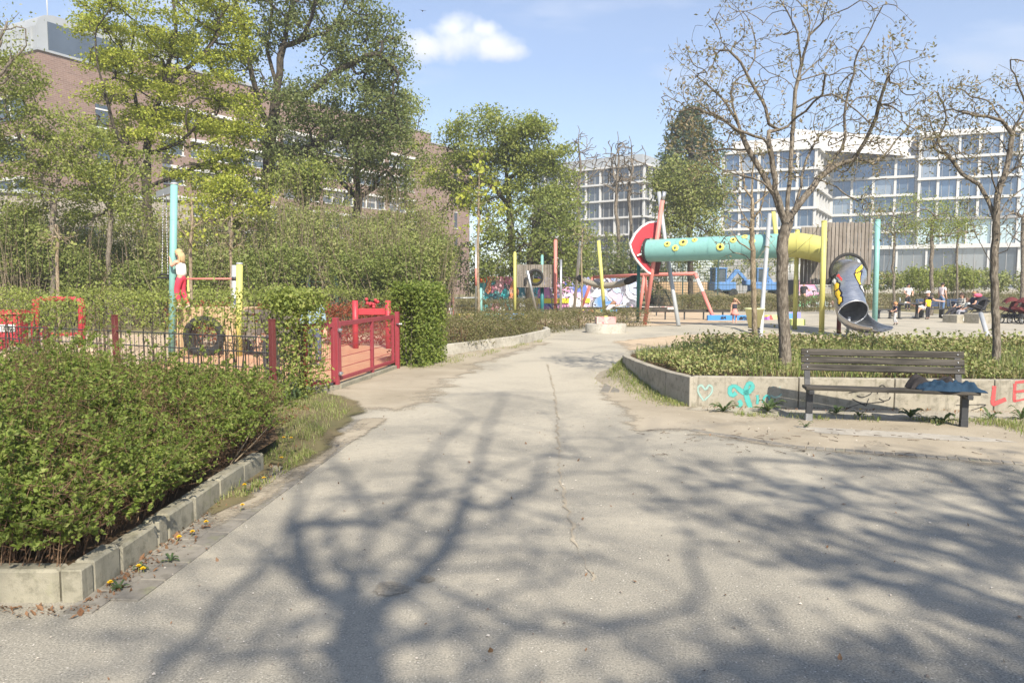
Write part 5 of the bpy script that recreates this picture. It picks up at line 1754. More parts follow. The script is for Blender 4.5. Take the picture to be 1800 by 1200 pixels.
# ------------------------------------------------------------------ wire fence
def wire_fence(name, pts, h, label, post_mat, wire_mat, vgap=0.10, hgap=0.2, post_h=None, posts=2.4, wr=0.004, pr=0.03, cat="fence", z0=0.03, first=True):
    pts = [Vector((p[0], p[1])) for p in pts]
    base = Vector((pts[0].x, pts[0].y, 0))
    e = empty(name, base, 0, label, cat)
    for i in range(len(pts) - 1):
        a, c = pts[i], pts[i + 1]
        d = c - a; L_ = d.length; u = d / L_
        k = int(L_ / vgap)
        t = (np.arange(k) + 0.5) * vgap
        P0 = np.stack([a.x + u.x * t, a.y + u.y * t, np.full(k, z0)], 1); P1 = P0 + np.array([0, 0, h - z0])
        hz = np.arange(z0 + 0.02, h + 0.001, hgap)
        if h - hz[-1] > 0.05: hz = np.append(hz, h)
        H0 = np.stack([np.full(len(hz), a.x), np.full(len(hz), a.y), hz], 1); H1 = np.stack([np.full(len(hz), c.x), np.full(len(hz), c.y), hz], 1)
        V, F = cat_geo([sticks_geo(P0, P1, wr, wr, 4), sticks_geo(H0, H1, wr * 1.6, wr * 1.6, 4)])
        mesh_np("wire_panel", V - np.array(base), F, wire_mat, e)
        m = max(1, round(L_ / posts))
        for j in range(m + (1 if i == len(pts) - 2 else 0)):
            if i == 0 and j == 0 and not first: continue
            q = a + d * (j / m)
            b = MB()
            ph = post_h or h
            b.box((q.x - base.x, q.y - base.y, ph / 2), (pr * 2, pr * 2, ph), math.atan2(d.y, d.x), 0, 0.004)
            b.box((q.x - base.x, q.y - base.y, ph + 0.008), (pr * 2.2, pr * 2.2, 0.016), math.atan2(d.y, d.x), 0, 0.003)
            b.build("post", post_mat, e)
    return e
wire_fence("wire_fence", [FA, FA.lerp(FB, .5), FB, FC], 0.92, "low rusty brown wire fence running left behind the bushy bed", P_RUST, P_DARK, 0.1, 0.22, 1.16, 2.3, 0.0055, 0.035)
wire_fence("wire_fence", [FA + Vector((0.05, 0.03)), GA + Vector((-.12, -.1))], 0.95, "short wire fence section between the rusty post and the red gate", P_RUST, P_DARK, 0.055, 0.2, 1.0, 3.0, 0.0035, 0.03, first=False)

# ------------------------------------------------------------------ red gate
def gate_leaf(name, a, c, label, mids=(), h=1.05, z0=0.12, arm=False, group=None):
    a, c = Vector((a[0], a[1])), Vector((c[0], c[1]))
    d = c - a; L_ = d.length
    e = empty(name, (a.x, a.y, 0), math.atan2(d.y, d.x), label, "gate", group)
    b = MB()
    s_ = 0.055
    b.box((L_ / 2, 0, h - s_ / 2), (L_, 0.05, s_ + .02), None, 0, 0.004)
    b.box((L_ / 2, 0, z0 + s_ / 2), (L_, 0.05, s_), None, 0, 0.004)
    for x in (s_ / 2, L_ - s_ / 2):
        b.box((x, 0, (h + z0) / 2), (s_, 0.052, h - z0 - 2 * s_ + .02), None, 0, 0.004)
    b.build("frame", P_REDG, e)
    for x in mids:
        b = MB(); b.box((x * L_, 0, (h + z0) / 2 - 0.02), (0.075, 0.056, h - z0 + 0.06), None, 0, 0.004); b.build("upright", P_REDG, e)
    k = int(L_ / 0.05)
    t = np.linspace(0.06, L_ - 0.06, k)
    P0 = np.stack([t, np.zeros(k), np.full(k, z0 + s_)], 1); P1 = P0 + np.array([0, 0, h - z0 - 2 * s_])
    hz = np.linspace(z0 + 0.2, h - 0.22, 4)
    H0 = np.stack([np.full(4, s_), np.full(4, 0.006), hz], 1); H1 = np.stack([np.full(4, L_ - s_), np.full(4, 0.006), hz], 1)
    mesh_np("wire_panel", *cat_geo([sticks_geo(P0, P1, 0.003, 0.003, 4), sticks_geo(H0, H1, 0.006, 0.006, 4)]), P_REDG, e)
    return e
d_ = (GB - GM).normalized()
g1_ = gate_leaf("gate_leaf", GM + d_ * 0.10, GB, "wide red gate leaf with a middle upright standing next to the dense leafy hedge block", (0.56,))
g2_ = gate_leaf("gate_leaf", GA + (GA - GM) * 0.25, GM - d_ * 0.08, "narrow red gate leaf half hidden in the hedge end", ())
gpst = empty("gate_post", (GM.x, GM.y, 0), math.atan2(d_.y, d_.x), "red square gate post between the two gate leaves", "post")
b = MB(); b.box((0, 0, 0.565), (0.085, 0.085, 1.13), None, 0, 0.006); b.build("shaft", P_REDG, gpst)
for z in (0.24, 0.93):
    b = MB(); b.tube([(-0.03, -0.06, z), (0.05, -0.07, z), (0.12, -0.05, z)], 0.018, 8); b.box((0.02, -0.05, z), (0.05, 0.05, 0.06), None, 0, .004)
    b.build("hinge", P_STEEL, gpst)
gp2 = empty("gate_post", (GB.x + 0.07, GB.y + 0.06, 0), 0, "red square post at the hedge end of the wide gate leaf", "post")
b = MB(); b.box((0, 0, 0.56), (0.08, 0.08, 1.12), math.atan2(d_.y, d_.x), 0, 0.006); b.build("shaft", P_REDG, gp2)
b = MB(); b.tube([(0.0, -0.05, 0.88), (0.05, -0.09, 0.88), (0.09, -0.09, 0.88)], 0.016, 8); b.ball((0.09, -0.09, .88), .025); b.build("latch", P_STEEL, gp2)
b = MB(); dd = (GB - GA); mid = (GA + GB) / 2
for a_, c_ in ((GA, GM), (GM, GB)):
    m_ = (a_ + c_) / 2; q_ = c_ - a_
    b.box((m_.x, m_.y, 0.02), (q_.length - .02, 0.14, 0.10), math.atan2(q_.y, q_.x), 0, .005)
tag(b.build("threshold_kerb", M_KERB), "narrow concrete threshold under the red gate", "kerb")

# ------------------------------------------------------------------ left playground
def post(name, base, top, r_, mat, label, cat="post", capmat=None, group=None, n=16):
    base, top = Vector(base), Vector(top)
    e = empty(name, base, 0, label, cat, group)
    b = MB(); b.tube([Vector((0, 0, -0.15 if base.z < .05 else 0)), top - base], r_, n)
    b.build("shaft", mat, e)
    if capmat is not None:
        d = (top - base).normalized()
        b = MB(); b.tube([top - base - d * .0, top - base + d * 0.03, top - base + d * 0.05], [r_ * 1.06, r_ * 1.06, r_ * .6], n); b.build("cap", capmat, e)
    return e

YP = 17.0
bar_e = empty("turning_bar", W(303, 500, YP) - Vector((0, 0, 1.65)), 0, "tall turquoise post with a climbing bar that runs to the short yellow post", "climbing frame")
o = Vector(bar_e.location)
b = MB(); p0 = W(302, 627, YP); p1 = W(306, 325, YP)
b.tube([p0 - o, p1 - o], 0.078, 18); b.build("tall_post", P_TEAL, bar_e)
b = MB(); b.tube([p1 - o, p1 - o + Vector((0, 0, .03)), p1 - o + Vector((0, 0, .05))], [.082, .082, .06], 18); b.build("cap", P_GREY, bar_e)
b = MB(); q0 = W(420, 627, YP); q1 = W(421, 465, YP)
b.tube([q0 - o, q1 - o], 0.072, 18); b.build("short_post", P_YEL, bar_e)
b = MB(); b.tube([q1 - o, q1 - o + Vector((0, 0, .03)), q1 - o + Vector((0, 0, .045))], [.076, .076, .06], 18); b.build("cap", P_GREY, bar_e)
b = MB(); b.tube([W(309, 490, YP) - o, W(416, 490, YP) - o], 0.02, 10); b.build("bar", P_PINK, bar_e)
for px in (311, 412):
    b = MB(); c = W(px, 490, YP) - o; b.tube([c + Vector((-.05, 0, 0)), c + Vector((.05, 0, 0))], 0.045, 12); b.build("clamp", P_DARK, bar_e)
post("grey_post", W(411, 620, 17.6), W(412, 466, 17.6), 0.062, P_GREY, "grey steel post hugging the left side of the short yellow post")
post("yellow_post", W(333, 600, 20.5), W(334, 486, 20.5), 0.07, P_YEL, "yellow post behind the girl's red trousers")

# cantilever swing beam behind the tall post, with chain and bucket seat
sw = empty("swing", W(290, 500, 18.5) - Vector((0, 0, 1.65)), 0, "grey swing beam with chains and a dark rubber seat left of the tall turquoise post", "swing")
o = Vector(sw.location)
b = MB(); b.bar(W(304, 334, YP + .05) - o, W(278, 342, 20.5) - o, 0.1, 0.16); b.build("beam", P_GREY, sw)
for px in (287, 292):
    b = MB(); a, c = W(px, 340, 18.6), W(289 + (px - 289) * 2, 483, 18.5)
    k = 60
    for i in range(k):
        q = a.lerp(c, (i + .5) / k); hh = (a - c).length / k
        b.tube([q - o + Vector((0, 0, hh * .7)), q - o - Vector((0, 0, hh * .7))], 0.012 if i % 2 else 0.007, 5)
    b.build("chain", P_STEEL, sw)
b = MB(); c = W(289, 488, 18.5) - o
b.box(c, (0.26, 0.22, 0.05), None, 0, 0.015); b.tube([c + Vector((-.12, 0, .05)), c + Vector((0, -.12, .09)), c + Vector((.12, 0, .05))], .02, 8); b.build("seat", P_RUBBER, sw)

# wooden platform with a tyre tunnel
pl = empty("play_platform", W(368, 500, 17.2) - Vector((0, 0, 1.65)), 0, "tan plank platform with a tyre tunnel that the girl stands on", "platform")
o = Vector(pl.location)
b = MB()
x0, x1, zt = W(309, 540, 17.2).x - o.x, W(428, 540, 17.2).x - o.x, W(309, 542, 17.2).z
k = 13
for i in range(k):
    cx = x0 + (x1 - x0) * (i + .5) / k
    wdt = (x1 - x0) / k - 0.012
    ro = 0.42
    c0 = W(360, 590, 17.2).x - o.x
    dx = abs(cx - c0)
    zl = 0.45 + math.sqrt(max(0, ro * ro - dx * dx)) if dx < ro else 0.0
    b.box((cx, 0, (zl + zt - .04) / 2), (wdt, 0.045, zt - .04 - zl), None, 0, .004)
b.build("plank_front", W_TAN, pl)
b = MB()
for i in range(6): b.box(((x0 + x1) / 2, 0.1 + .22 * i, zt - .015), (x1 - x0 + .08, 0.2, 0.04), None, 0, .004)
b.build("deck", W_TAN, pl)
b = MB()
tp = [Vector((W(360, 590, 17.2).x - o.x + 0.40 * math.cos(t), -0.06, 0.45 + 0.40 * math.sin(t))) for t in np.linspace(0, 2 * math.pi, 25)]
b.tube(tp, 0.085, 10, caps=False); b.build("tyre", P_RUBBER, pl)
for x in (x0 + .1, x1 - .1):
    b = MB(); b.box((x, .6, zt / 2), (.12, .12, zt - .06), None, 0, .01); b.build("leg", W_GREY, pl)
# stacked planks beside the platform
b = MB()
for i in range(5): b.bar(W(425, 548 + i * 11, 17.0), W(520, 546 + i * 12, 16.2), 0.06, 0.09)
tag(b.build("plank_wall", W_GREY), "grey plank climbing wall half hidden by the hedge left of the gate", "plank wall")

# red climbing frame
cf = empty("jungle_gym", W(100, 500, 16.0) - Vector((0, 0, 1.65)), 0, "red square tube climbing frame standing behind the fence at the left", "jungle gym")
o = Vector(cf.location)
for dy, xa, xb, y0_ in ((0, 65, 141, 525), (0.55, 58, 146, 526)):
    b = MB(); Yc = 16.0 + dy
    a0, a1, c1, c0 = W(xa, 620, Yc), W(xa, y0_, Yc), W(xb, y0_, Yc), W(xb, 620, Yc)
    a0.z = c0.z = 0
    r_ = 0.05
    b.tube([a0 - o, Vector((a1.x, a1.y, a1.z - .1)) - o, Vector((a1.x + .03, a1.y, a1.z - .03)) - o, Vector((a1.x + .1, a1.y, a1.z)) - o, Vector((c1.x - .1, c1.y, c1.z)) - o, Vector((c1.x - .03, c1.y, c1.z - .03)) - o, Vector((c1.x, c1.y, c1.z - .1)) - o, c0 - o], r_, 10)
    b.build("frame", P_RED, cf)
for px in (61, 143):
    b = MB(); b.bar(W(px, 534, 16.0) - o, W(px, 534, 16.55) - o, .05); b.build("crossbar", P_RED, cf)
b = MB(); b.bar(W(65, 587, 16.0) - o, W(141, 587, 16.0) - o, .07); b.build("foot_rail", P_RED, cf)

# red litter bin with a notice
rb = empty("red_bin", W(20, 500, 15.2) - Vector((0, 0, 1.65)), R(8), "red litter box with a white notice at the left edge behind the fence", "bin")
z1 = W(20, 545, 15.2).z
b = MB(); b.box((0, 0, z1 / 2 - .02), (0.40, 0.36, z1 - .12), None, 0, .02); b.build("body", P_RED, rb)
b = MB(); b.prism([(-.24, -.22, z1 - .08), (.24, -.22, z1 - .08), (.22, -.2, z1 - .02), (-.22, -.2, z1 - .02)], (0, .44, 0)); b.box((0, 0, z1 - .005), (.40, .38, .03), None, 0, .01); b.build("lid", P_RED, rb)
b = MB(); b.box((-.02, -.187, z1 - .36), (.29, .008, .15), None, 0, .002); nt = b.build("notice", P_WHITE, rb)
b = MB()
for i, (xx, zz, ww) in enumerate(((-.02, .045, .08), (0, .02, .12), (-.04, 0, .16), (.04, -.005, .1), (-.02, -.03, .2))): b.box((xx - .02, -.1935, z1 - .36 + zz), (ww, .004, .010), None, 0)
b.build("lettering", P_DARK, nt)

# red box seats / low fence pieces further back
b = MB()
b.box(W(82, 590, 15.4) * Vector((1, 1, 0)) + Vector((0, 0, .35)) if False else Vector((W(82, 590, 15.4).x, 15.4, .4)), (.12, .12, .8), None, 0, .01)
tag(b.build("red_post", P_RUST), "short dark red post in front of the red climbing frame", "post")

rp = empty("red_play_house", W(656, 500, 19.0) - Vector((0, 0, 1.65)), 0, "red posts and panel of a small play structure showing above the wide gate leaf", "play structure")
o = Vector(rp.location)
for px in (624, 682):
    b = MB(); t = W(px, 528, 19.0); t2 = Vector((t.x, t.y, 0)); b.tube([t2 - o, t - o], .075, 12); b.build("post", P_RED, rp)
b = MB(); b.box((0.02, .05, .95), (W(682, 500, 19.0).x - W(624, 500, 19.0).x, .05, .16), None, 0, .01); b.build("panel", P_RED, rp)
b = MB(); c = W(654, 531, 19.2) - o
for i in range(14): b.ball(c + Vector((random.gauss(0, .1), random.gauss(0, .05), random.gauss(0, .05))), .05, 6)
b.build("red_ornament", P_RED, rp)
# old masonry stub at the back of the sand: boulders
for i, (px, py, Y_, s_) in enumerate([(25, 590, 14.6, .34), (60, 593, 14.8, .3), (100, 596, 15.2, .36), (150, 592, 15.0, .3), (12, 600, 14.4, .28)]):
    b = MB(); c = Vector((W(px, py, Y_).x, Y_, 0.18))
    b.ball((0, 0, 0), (s_ * 1.1, s_ * .8, s_ * .75), 12)
    b.v = [(x * (1 + .12 * math.sin(7 * y + 3 * z + i)), y * (1 + .1 * math.sin(5 * x + i)), z * (1 + .12 * math.sin(6 * x + 4 * y))) for x, y, z in b.v]
    o_ = b.build("boulder", M_SANDP); o_.location = c
    tag(o_, ["pale boulder directly below the red bin", "pale boulder right of the red bin", "pale boulder under the red climbing frame", "pale boulder right of the red climbing frame", "pale boulder at the left picture edge below the bin"][i], "boulder", "pale boulders behind the fence")

# ------------------------------------------------------------------ park bench
def make_bench():
    l0, r0 = G(1424, 742), G(1700, 754)
    u = (r0 - l0).normalized(); w = Vector((-u.y, u.x, 0))      # w points away from the viewer
    e = empty("park_bench", l0, math.atan2(u.y, u.x), "weathered wooden park bench with black iron legs in front of the low wall", "bench")
    L_ = (r0 - l0).length
    x0, x1 = -0.07, L_ + 0.07
    k = 3
    for i in range(3):            # backrest boards
        z = 0.625 + i * 0.092; y = 0.40 + i * 0.028
        b = MB(); b.box(((x0 + x1) / 2, y, z), (x1 - x0, 0.034, 0.083), Matrix.Rotation(-0.22, 3, 'X'), 0, .006); bb = b.build("back_board", W_BENCH, e)
        b = MB()
        for x in (x0 + .07, x1 - .07): b.ball((x, y - .022, z + .004), (.009, .005, .009), 8)
        b.build("bolt", P_STEEL, bb)
    for i in range(4):            # seat boards
        b = MB(); b.box(((x0 + x1) / 2 + .02, 0.0 + i * 0.098 - 0.02, 0.415 - i * 0.006), (x1 - x0 + .03, 0.088, 0.038), None, 0, .006); b.build("seat_board", W_BENCH, e)
    for x in (0.0, L_):
        b = MB()
        b.box((x, 0.13, 0.19), (0.075, 0.075, 0.40), None, 0, .006)
        b.box((x, 0.13, 0.37), (0.06, 0.40, 0.05), None, 0, .006)
        b.build("leg", P_DARK, e)
        b = MB()
        pts = [(x, 0.26, .375), (x, 0.33, 0.40), (x, 0.375, 0.47), (x, 0.40, 0.56), (x, 0.43, 0.66), (x, 0.475, 0.84)]
        for a, c in zip(pts[:-1], pts[1:]): b.bar(a, c, 0.065, 0.045)
        b.build("back_upright", P_DARK, e)
        b = MB(); b.box((x, .13, .03), (.079, .079, .12), None, 0, .004); b.build("foot_sleeve", P_STEEL if x == 0 else P_DARK, e)
    return e, u, w, l0, L_
bench, bu, bwv, bl0, bL = make_bench()
def on_bench(x, y, z): return bl0 + bu * x + bwv * y + Vector((0, 0, z))

M_DENIM = plain("blue_cloth", (0.010, 0.036, 0.070), 0.85, 0.4, 14, dirt=0.3, dirtcol=(0.03, 0.08, 0.15), bmp=.4)
M_BLACKC = plain("black_cloth", (0.03, 0.026, 0.026), 0.9, 0.4, 10, bmp=.4)
def heap(name, x0, x1, y0, y1, zb, hfun, mat, label, cat, nx=36, ny=14):
    """soft heap of cloth lying on a surface"""
    b = MB(); vv, ff = [], []
    for i in range(nx + 1):
        for j in range(ny + 1):
            s_, t = i / nx, j / ny
            edge = min(1, 5 * min(s_, 1 - s_)) ** .6 * min(1, 4 * min(t, 1 - t)) ** .6
            wob = .012 * math.sin(17 * s_ + 5 * t) + .01 * math.sin(9 * t + 23 * s_)
            vv.append((x0 + (x1 - x0) * s_ + .02 * math.sin(8 * t), y0 + (y1 - y0) * t + .025 * math.sin(11 * s_), zb + edge * (hfun(s_, t) + wob)))
    for i in range(nx):
        for j in range(ny):
            a = i * (ny + 1) + j
            ff.append((a, a + ny + 1, a + ny + 2, a + 1))
    b.add(vv, ff, 0, True)
    n0 = len(vv)
    b.add([(x, y, zb - .004) for x, y, z in vv], [tuple(reversed(f)) for f in ff], 0, True)
    o = b.build(name, mat); o.location = bl0; o.rotation_euler = (0, 0, math.atan2(bu.y, bu.x))
    return tag(o, label, cat)
heap("jacket", bL - 0.50, bL + 0.16, -0.07, 0.24, 0.436, lambda s, t: 0.05 + .03 * math.sin(3 * s + .3) + .018 * math.sin(12 * t + 6 * s) + .012 * math.sin(31 * s + 9 * t) + .010 * math.sin(47 * s - 21 * t), M_DENIM, "crumpled blue jacket lying on the right end of the bench", "jacket")
heap("bag", bL - 0.58, bL - 0.06, 0.12, 0.40, 0.43, lambda s, t: 0.085 + .05 * math.sin(9 * s) + .02 * math.sin(10 * t), M_BLACKC, "slack dark bag lying behind the blue jacket on the bench", "bag", 26, 12)

# ------------------------------------------------------------------ tube slide frame
tube_e = empty("tube_slide", G(1165, 573), 0, "turquoise and yellow crawl tube with porthole rings and a red shield on crossed poles", "tube slide")
o = Vector(tube_e.location)
YA, YB = 30.0, 26.6
TA, TB = W(1139, 441, YA), W(1372, 432, 27.5)
TC = W(1446, 436, YB)
ax = (TB - TA).normalized()
b = MB(); b.tube([TA - o, TA.lerp(TB, .33) - o, TA.lerp(TB, .66) - o, TB - o], 0.45, 32, caps=False)
for t in (0.25, .5, .75, 1.0):
    c = TA.lerp(TB, t); b.tube([c - ax * .02 - o, c + ax * .02 - o], 0.465, 32, caps=False)
b.build("tube", P_TEAL, tube_e)
b = MB(); c1 = TB.lerp(TC, .45) + Vector((0, 0, .05))
b.tube([TB + ax * .02 - o, TB + ax * .3 - o, c1 - o, TB.lerp(TC, .75) - o, TC + Vector((.1, 0, -.1)) - o], 0.45, 32, caps=False)
for c in (c1, TB.lerp(TC, .75)): b.tube([c - ax * .02 - o, c + ax * .02 - o], 0.465, 32, caps=False)
b.build("yellow_tube", P_YEL, tube_e)
b = MB()
rimn = 32; s1 = ax.cross(Vector((0, 0, 1))).normalized(); s2 = s1.cross(ax)
ringp = [TA - ax * .03 + (s1 * math.cos(t) + s2 * math.sin(t)) * .475 - o for t in np.linspace(0, 2 * math.pi, 33)]
b.tube(ringp, .05, 8, caps=False); b.build("rim", P_RUBBER, tube_e)
# portholes: yellow rings with a dark hole, on the side toward the viewer
P_RING = plain("pale_yellow_ring", (0.80, 0.72, 0.16), 0.5, 0.1, dirt=.1)
P_HOLE = plain("hole_dark", (0.03, 0.028, 0.02), 0.7, 0.2)
for px, py, r_ in [(1173, 429, .13), (1187, 436, .13), (1201, 426, .17), (1221, 422, .11), (1266, 434, .15), (1289, 422, .13), (1309, 416, .12), (1322, 424, .12)]:
    d = ray(px, py); cpos = Vector((0, 0, CAMH))
    # nearest hit of the view ray with the cylinder
    w0 = cpos - TA; dn = d.normalized()
    a_ = dn - ax * dn.dot(ax); b0 = w0 - ax * w0.dot(ax)
    A_, B_, C_ = a_.dot(a_), 2 * a_.dot(b0), b0.dot(b0) - .45 ** 2
    disc = B_ * B_ - 4 * A_ * C_
    if disc < 0: continue
    hit = cpos + dn * ((-B_ - math.sqrt(disc)) / (2 * A_))
    nrm = (hit - TA); nrm = (nrm - ax * nrm.dot(ax)).normalized(); tz = nrm.cross(ax)
    def curved(rad, n=20):
        out = []
        for t in np.linspace(0, 2 * math.pi, n, endpoint=False):
            p = hit + ax * math.cos(t) * rad + tz * math.sin(t) * rad
            q = p - TA; q2 = q - ax * q.dot(ax)
            out.append(TA + ax * q.dot(ax) + q2.normalized() * .45)
        return out
    oo, ii = curved(r_), curved(r_ * .42)
    b = MB(); n = 20; k_ = nrm * .035
    b.add([p + k_ * .3 - o for p in oo] + [p + k_ - o for p in curved(r_ * .8)] + [p + k_ - o for p in ii] + [p - o for p in ii], [(i + m * n, (i + 1) % n + m * n, (i + 1) % n + (m + 1) * n, i + (m + 1) * n) for m in range(3) for i in range(n)], 0, False)
    ph = b.build("porthole", P_RING, tube_e)
    b = MB(); b.add([p + k_ * .25 - o for p in ii], [tuple(range(n))]); b.build("hole", P_HOLE, ph)
# red shield plate around the tube mouth
sh = [(1156, 389), (1140, 391), (1127, 399), (1116, 411), (1107, 429), (1111, 443), (1118, 456), (1128, 468), (1138, 478), (1144, 481), (1144, 469), (1134, 459), (1127, 449), (1126, 436), (1130, 425), (1138, 419), (1147, 418), (1158, 418)]
def plate(pts, Y0, slope, xc):
    return [W(x, y, Y0 + (x - xc) * slope) - o for x, y in pts]
pa = plate(sh, 29.9, 0.008, 1139)
b = MB(); b.prism(pa, Vector((0.02, 0.07, 0))); b.build("shield", P_RED, tube_e, fixn=True)
b = MB()
for a, c in zip(pa[0:9], pa[1:10]): b.bar(a + Vector((0, .035, 0)), c + Vector((0, .035, 0)), .1, .06)
b.build("shield_edge", P_WHITE, tube_e)
s2_ = [(1147, 470), (1150, 459), (1160, 455), (1162, 462), (1158, 482), (1146, 482)]
b = MB(); b.prism(plate(s2_, 30.2, 0.02, 1150), Vector((0, .06, 0))); b.build("side_plate", P_RUST, tube_e, fixn=True)
s3_ = [(1149, 418), (1151, 390), (1158, 390), (1163, 418)]
b = MB(); b.prism(plate(s3_, 30.2, 0.02, 1150), Vector((0, .06, 0))); b.build("side_plate", P_RUST, tube_e, fixn=True)
b = MB(); b.bar(W(1120, 449, 29.7) - o, W(1128, 446, 29.7) - o, .08, .06); b.build("handle", P_WHITE, tube_e)
# crossed poles
b = MB(); f0, t0 = G(1133, 571), W(1164.5, 352, 29.6); b.tube([f0 - o, t0 - o], .085, 14); pk = b.build("pole", P_PINK, tube_e)
b = MB(); b.tube([t0 - o, W(1168, 337, 29.6) - o], .085, 14); b.build("pole_tip", P_STEEL, pk)
b = MB(); b.tube([G(1193, 573) - o, W(1181, 500, 30.3) - o, W(1168, 415, 30.8) - o, W(1158, 338, 31.2) - o], .085, 14); b.build("pole", P_GREY, tube_e)
b = MB(); b.tube([G(1121, 566) - o, W(1123, 455, 30.6) - o], .07, 12); b.build("teal_pole", P_TEALD, tube_e)
b = MB(); b.tube([G(1337, 592) - o, W(1343, 500, 26.6) - o, W(1353, 376, 27.6) - o], .075, 12); b.build("pole", P_GREY, tube_e)
b = MB(); b.tube([G(1382, 577) - o, W(1372, 480, 28.2) - o, W(1359, 372, 28.4) - o], .08, 12); b.build("yellow_pole", P_YEL, tube_e)

# ------------------------------------------------------------------ slide tower
tw = empty("slide_tower", G(1490, 585), 0, "slatted wooden slide tower between a yellow and a turquoise post with a steel chute", "slide tower")
o = Vector(tw.location)
YT = 25.4
def tpost(nm, f, t, r_, m):
    b = MB(); b.tube([f - o, t - o], r_, 16); b.tube([t - o, t + Vector((0, 0, .03)) - o, t + Vector((0, 0, .05)) - o], [r_ * 1.04, r_ * 1.04, r_ * .5], 16); return b.build(nm, m, tw)
gy = G(1444, 587)
tpost("yellow_post", gy, Vector((gy.x - .03, gy.y, W(1441, 390, gy.y).z)), .085, P_YEL)
gt = G(1537, 583); tpost("turquoise_post", gt, Vector((gt.x - .03, gt.y, W(1535, 388, gt.y).z)), .09, P_TEAL)
gr_ = G(1474, 586); tpost("red_post", gr_, Vector((gr_.x, gr_.y, 1.55)), .07, P_RUST)
bk1 = Vector((gy.x + .1, 27.3, 0)); tpost("yellow_post", bk1, bk1 + Vector((0, 0, 3.6)), .08, P_YEL)
bk2 = Vector((gt.x + .1, 27.5, 0)); tpost("grey_post", bk2, bk2 + Vector((0, 0, 3.6)), .08, P_GREY)
b = MB()
xa, xb = W(1447, 450, YT).x, W(1532, 450, YT).x
ztop, zbot = W(1490, 391, YT).z, W(1490, 500, YT).z
hc = Vector((W(1490, 478, YT).x, YT, W(1490, 478, YT).z)); hr = .60
ns = 13
for i in range(ns):
    cx = xa + (xb - xa) * (i + .5) / ns; wd = (xb - xa) / ns - .022
    dx = abs(cx - hc.x)
    zt_ = ztop + .02 * math.sin(i * 3)
    if dx < hr - .04:
        zl = hc.z + math.sqrt(hr * hr - dx * dx)
        b.box((cx - o.x, YT - o.y, (zl + zt_) / 2), (wd, .045, zt_ - zl), None, 0, .005)
    else:
        b.box((cx - o.x, YT - o.y, (zbot + zt_) / 2), (wd, .045, zt_ - zbot), None, 0, .005)
b.build("slat_panel", W_GREY, tw)
b = MB()
for z in (zbot + .15, hc.z + .75, ztop - .3): b.box(((xa + xb) / 2 - o.x, YT + .05 - o.y, z), ((xb - xa) - .02, .05, .09))
b.build("rail", W_GREY, tw)
b = MB()
for i in range(8): b.box(((xa + xb) / 2 - o.x, YT + .22 + i * .24 - o.y, zbot + .02), (xb - xa, .22, .05), None, 0, .005)
b.build("deck", W_GREY, tw)
b = MB()
for i in range(12): b.box((xa + (xb - xa) * (i + .5) / 12 - o.x, 27.4 - o.y, (zbot + ztop) / 2), ((xb - xa) / 12 - .02, .045, ztop - zbot), None, 0, .005)
b.build("back_panel", W_GREY, tw)
b = MB(); arc = [Vector((hc.x + hr * math.cos(t), YT - .05, hc.z + hr * math.sin(t))) - o for t in np.linspace(-.35, math.pi + .35, 22)]
b.tube(arc, .055, 8); b.build("arch_rim", P_RUBBER, tw)
b = MB(); b.prism([Vector((hc.x - .42, YT - .08, hc.z - .05)) - o, Vector((hc.x - .46, YT - .08, zbot + .0)) - o, Vector((hc.x - .98, YT - .08, zbot)) - o], Vector((0, .03, 0))); b.build("side_flap", P_RUBBER, tw, fixn=True)

# steel chute: closed tube that opens into a trough
M_CHUTE = None
def chute_mat():
    m, N, L, P = new_mat("brushed_steel")
    v = objco(N)
    mp_ = N.new("ShaderNodeMapping"); mp_.inputs["Scale"].default_value = (3, 3, 60); L.new(v, mp_.inputs[0])
    n1 = nnoise(N, L, mp_.outputs[0], 1.0, 4)
    n2 = nnoise(N, L, v, 4, 4)
    c = nmix(N, L, nramp(N, L, n2, .4, .7, 0, .5), (0.52, 0.54, 0.57), (0.30, 0.32, 0.35))
    L.new(c, P.inputs["Base Color"]); P.inputs["Metallic"].default_value = .9
    L.new(nramp(N, L, n1, .3, .7, .25, .42), P.inputs["Roughness"])
    bump(N, L, P, n1, .06, .005)
    return m
M_CHUTE = chute_mat()
cl_ = [hc + Vector((0, .3, -.02)), Vector((hc.x - .02, YT - .35, hc.z - .12)), Vector((W(1489, 500, 24.5).x, 24.55, W(1489, 503, 24.5).z)), Vector((W(1492, 522, 24.1).x, 24.1, W(1492, 522, 24.1).z)),
       Vector((W(1499, 546, 23.6).x, 23.6, W(1499, 549, 23.6).z)), Vector((W(1515, 566, 23.1).x, 23.1, .52)), Vector((W(1533, 576, 22.7).x, 22.7, .40)), Vector((W(1552, 584, 22.35).x, 22.35, .36))]
RCH = .47
secs = []
def crom(P, i, t):
    p0_, p1_, p2_, p3_ = P[max(i - 1, 0)], P[i], P[i + 1], P[min(i + 2, len(P) - 1)]
    return 0.5 * ((2 * p1_) + (p2_ - p0_) * t + (2 * p0_ - 5 * p1_ + 4 * p2_ - p3_) * t * t + (-p0_ + 3 * p1_ - 3 * p2_ + p3_) * t ** 3)
fine_ = [crom(cl_, i, j / 6) for i in range(len(cl_) - 1) for j in range(6)] + [cl_[-1]]
nf = len(fine_)
kopen = 24
b = MB(); vv = []; NS = 28
frames = []
for i, c in enumerate(fine_):
    d = (fine_[min(i + 1, nf - 1)] - fine_[max(i - 1, 0)]).normalized()
    x = d.cross(Vector((0, 0, 1))); x.normalize(); up = x.cross(d)
    frames.append((c, d, x, up))
def secpt(i, a, r_=RCH):
    c, d, x, up = frames[i]
    return c + x * math.cos(a) * r_ + up * math.sin(a) * r_ - o
